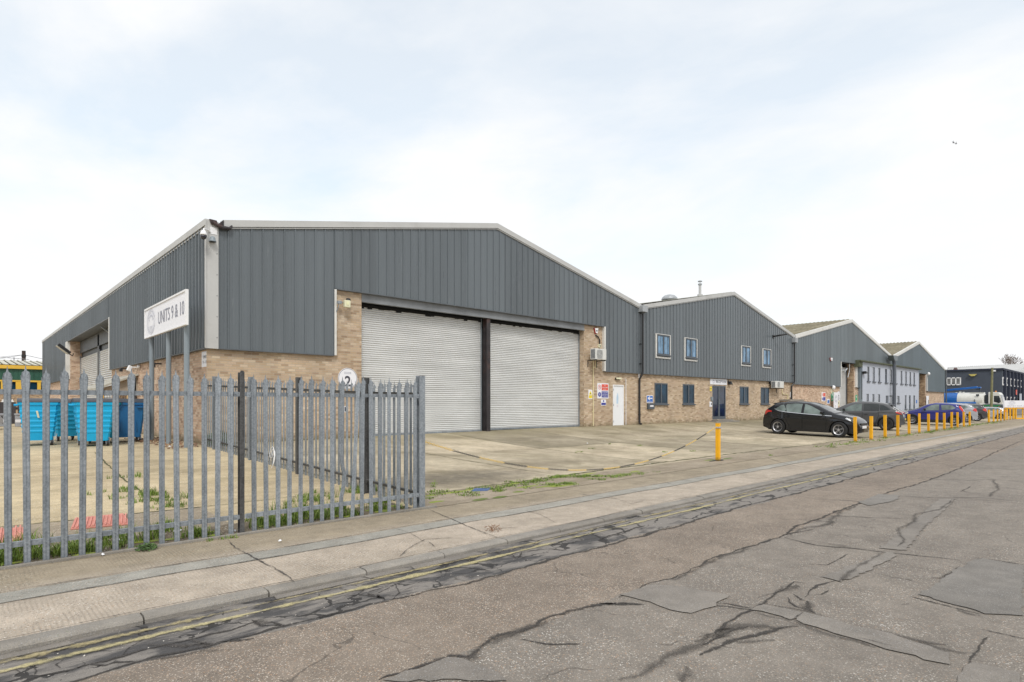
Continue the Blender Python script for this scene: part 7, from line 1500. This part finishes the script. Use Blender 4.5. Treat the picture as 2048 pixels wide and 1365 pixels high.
# local: x along the lorry, cab at +x, origin at the rear on the ground
TZ = 2.1; TRd = 1.15
MB().lathe([(.3, -.12), (TRd*.8, .0), (TRd, .18), (TRd, 2.4)], (0, 0, TZ), (1, 0, 0), 28).build('rear_tank', TB, tk, smooth=False); MB().lathe([(TRd, 2.4), (TRd, 6.1), (TRd*.85, 6.3), (.3, 6.42)], (0, 0, TZ), (1, 0, 0), 28).build('tank', TW, tk)
MB().cyl((.1, -1.2, 1.75), (5.2, -1.2, 1.75), .16, n=10).cyl((.1, 1.2, 1.75), (5.2, 1.2, 1.75), .16, n=10).box(.0, 4.9, -1.3, -1.0, 1.45, 1.62).build('hose_rack', TB, tk); MB().box(.2, 5.0, -1.28, -1.05, 1.32, 1.44).build('side_rail', galvh, tk)
MB().obox((-.2, -.2, 3.42), (5.4, 0, .42), (0, .4, 0), (-.05, 0, .28)).obox((5.2, -.2, 3.84), (.5, 0, 0), (0, .4, 0), (0, 0, .18)).build('boom', TB, tk, bevel=.03); MB().box(5.45, 5.6, -.1, .1, 3.1, 3.85).obox((5.0, -.1, 3.6), (.5, 0, .1), (0, .2, 0), (0, 0, .12)).build('boom_support', CHAS, tk)
MB().box(-.35, .3, -.9, .9, 2.9, 3.1).tube([(-.1, -.8, 2.9), (-.35, -.9, 2.5), (-.3, -.8, 2.0), (0, -.9, 1.7)], .08).tube([(.3, -.5, 3.1), (.0, -.5, 3.35), (-.3, -.4, 3.1)], .07).box(-.4, -.1, -1., 1., .7, 1.1).build('rear_fittings', TB, tk)
MB().box(4.2, 6.2, -.55, .55, 3.18, 3.26).box(2.5, 2.8, -.15, .15, 3.1, 3.4).cyl((3.1, 0, 3.1), (3.1, 0, 3.35), .18, n=12).cyl((2.0, 0, 3.1), (2.0, 0, 3.3), .22, n=12).build('walkway', TW, tk); MB().box(5.2, 5.65, -1.16, -1.06, 2.75, 3.0).box(5.0, 5.06, -1.25, -1.1, .6, 2.3).build('tank_marking', CHAS, tk)
MB().box(5.7, 6.5, -1.2, -.7, 1.0, 1.75).build('side_locker', TW, tk, bevel=.03); MB().box(.2, 8.2, -.45, .45, .7, 1.0).box(6.45, 6.9, -.9, .9, .8, 2.9).build('chassis', CHAS, tk)
cab = MB(); P = [(6.95, .75), (8.95, .75), (9.0, 1.3), (8.95, 1.75), (8.60, 2.95), (8.35, 3.22), (7.4, 3.28), (6.95, 3.25)]; cab.prism([(x, -1.15, z) for x, z in P], (0, 2.3, 0)); cb = cab.build('cab', TW, tk, bevel=.05)
for s in (-1, 1): MB().prism([(7.75, s*1.153, 1.95), (8.45, s*1.153, 1.75), (8.72, s*1.153, 1.95), (8.42, s*1.153, 2.75), (7.75, s*1.153, 2.75)], (0, s*.012, 0)).build('side_window', GLCARD, cb)
MB().prism([(8.93, -1.02, 1.85), (8.93, 1.02, 1.85), (8.64, .98, 2.88), (8.64, -.98, 2.88)], (.03, 0, .01)).build('windscreen', GLOFF, cb); MB().box(8.96, 9.03, -1.0, 1.0, .85, 1.15).box(8.5, 8.6, -1.3, -1.15, 1.9, 2.5).build('bumper', CHAS, cb); MB().cyl((7.9, -.6, 3.27), (7.9, -.6, 3.45), .12, n=10).build('beacon', simple('beacon_orange', (.7,.25,.05), .3), cb)
for x in (1.4, 2.7, 7.9):
    for s in (-1, 1): w_ = MB().lathe([(.3, -.14), (.50, -.14), (.52, 0), (.50, .14), (.3, .14)], (x, s*1.0, .52), (0, 1, 0), 22).build('wheel', TYRE, tk); MB().cyl((x, s*1.0-.1, .52), (x, s*1.0+.1, .52), .28, n=16).build('rim', TW, w_)
yr0 = PX(2007.5, 800, 97.)[0]; tk.rotation_euler.z = R(-90); tk.scale = (.72, .95, .93); tk.location = (97.6, yr0+9.0*.72, gz(97, 15)+.02)
# ================================================================== CAMERA, SKY, SUN
cam = bpy.data.cameras.new('camera'); co = bpy.data.objects.new('camera', cam); col.objects.link(co); bpy.context.scene.camera = co
co.location = (0, 0, CAMZ); co.rotation_euler = (R(90), 0, -math.atan2(.6807, .7326)); cam.sensor_width = 36; cam.lens = F_/2048*36; cam.shift_y = (HZ-682.5)/2048; cam.clip_start = .05; cam.clip_end = 4000
sun = bpy.data.lights.new('sun', 'SUN'); so = bpy.data.objects.new('sun', sun); col.objects.link(so); sun.energy = 1.5; sun.angle = R(14); sun.color = (1., .96, .90)
sd = Vector((-.42, -.62, .85)).normalized(); so.rotation_euler = sd.to_track_quat('Z', 'Y').to_euler(); so.location = (0, 0, 60)
w = bpy.data.worlds.new('World'); bpy.context.scene.world = w; w.use_nodes = True; nt = w.node_tree; bg = nt.nodes['Background']; out = nt.nodes['World Output']
sky = nt.nodes.new('ShaderNodeTexSky'); sky.sky_type = 'NISHITA'; sky.sun_disc = False; sky.sun_elevation = math.asin(sd.z); sky.sun_rotation = math.atan2(sd.x, sd.y); sky.air_density = 1.; sky.dust_density = .6; sky.ozone_density = 1.5
L(nt, mixc(nt, 1., sky.outputs[0], (.85, 1.2, 1.12), 'MULTIPLY'), bg.inputs[0]); bg.inputs[1].default_value = .15
tc = nt.nodes.new('ShaderNodeTexCoord').outputs['Generated']; s = N(nt, 'ShaderNodeSeparateXYZ'); L(nt, tc, s.inputs[0])
# project the direction on a high cloud layer so cloud shapes stretch towards the horizon
zc = math_(nt, 'ADD', math_(nt, 'MAXIMUM', s.outputs['Z'], 0.), .16); cb = N(nt, 'ShaderNodeCombineXYZ'); L(nt, math_(nt, 'DIVIDE', s.outputs['X'], zc), cb.inputs[0]); L(nt, math_(nt, 'DIVIDE', s.outputs['Y'], zc), cb.inputs[1])
mp = nt.nodes.new('ShaderNodeMapping'); mp.inputs['Location'].default_value = SKYOFF; mp.inputs['Rotation'].default_value = (0, 0, R(25)); mp.inputs['Scale'].default_value = (1., .75, 1); L(nt, cb.outputs[0], mp.inputs['Vector'])
n1 = noise(nt, mp.outputs[0], .85, 7, .55, .5); n2 = noise(nt, mp.outputs[0], 3.2, 6, .6, .3)
f = math_(nt, 'ADD', math_(nt, 'MULTIPLY', n1, .78), math_(nt, 'MULTIPLY', n2, .22)); hor = ramp(nt, s.outputs['Z'], [(.06, 0.), (.32, 1.)])
hole = math_(nt, 'MULTIPLY', ramp(nt, f, [(.46, 0.), (.62, 1.)]), hor)
cloud = nt.nodes.new('ShaderNodeBackground'); cc = ramp(nt, math_(nt, 'ADD', math_(nt, 'MULTIPLY', n2, .5), math_(nt, 'MULTIPLY', n1, .5)), [(.35, (.755,.765,.778)), (.65, (.80,.803,.808))]); L(nt, cc, cloud.inputs[0]); cloud.inputs[1].default_value = 1.0
mx = nt.nodes.new('ShaderNodeMixShader'); L(nt, math_(nt, 'SUBTRACT', 1., math_(nt, 'MULTIPLY', hole, .30)), mx.inputs[0]); L(nt, bg.outputs[0], mx.inputs[1]); L(nt, cloud.outputs[0], mx.inputs[2]); L(nt, mx.outputs[0], out.inputs[0])
sc = bpy.context.scene; sc.view_settings.view_transform = 'Standard'; sc.view_settings.look = 'None'; sc.view_settings.exposure = .38; sc.view_settings.gamma = 1
sc.cycles.max_bounces = 5; sc.cycles.transparent_max_bounces = 12; sc.cycles.use_denoising = True
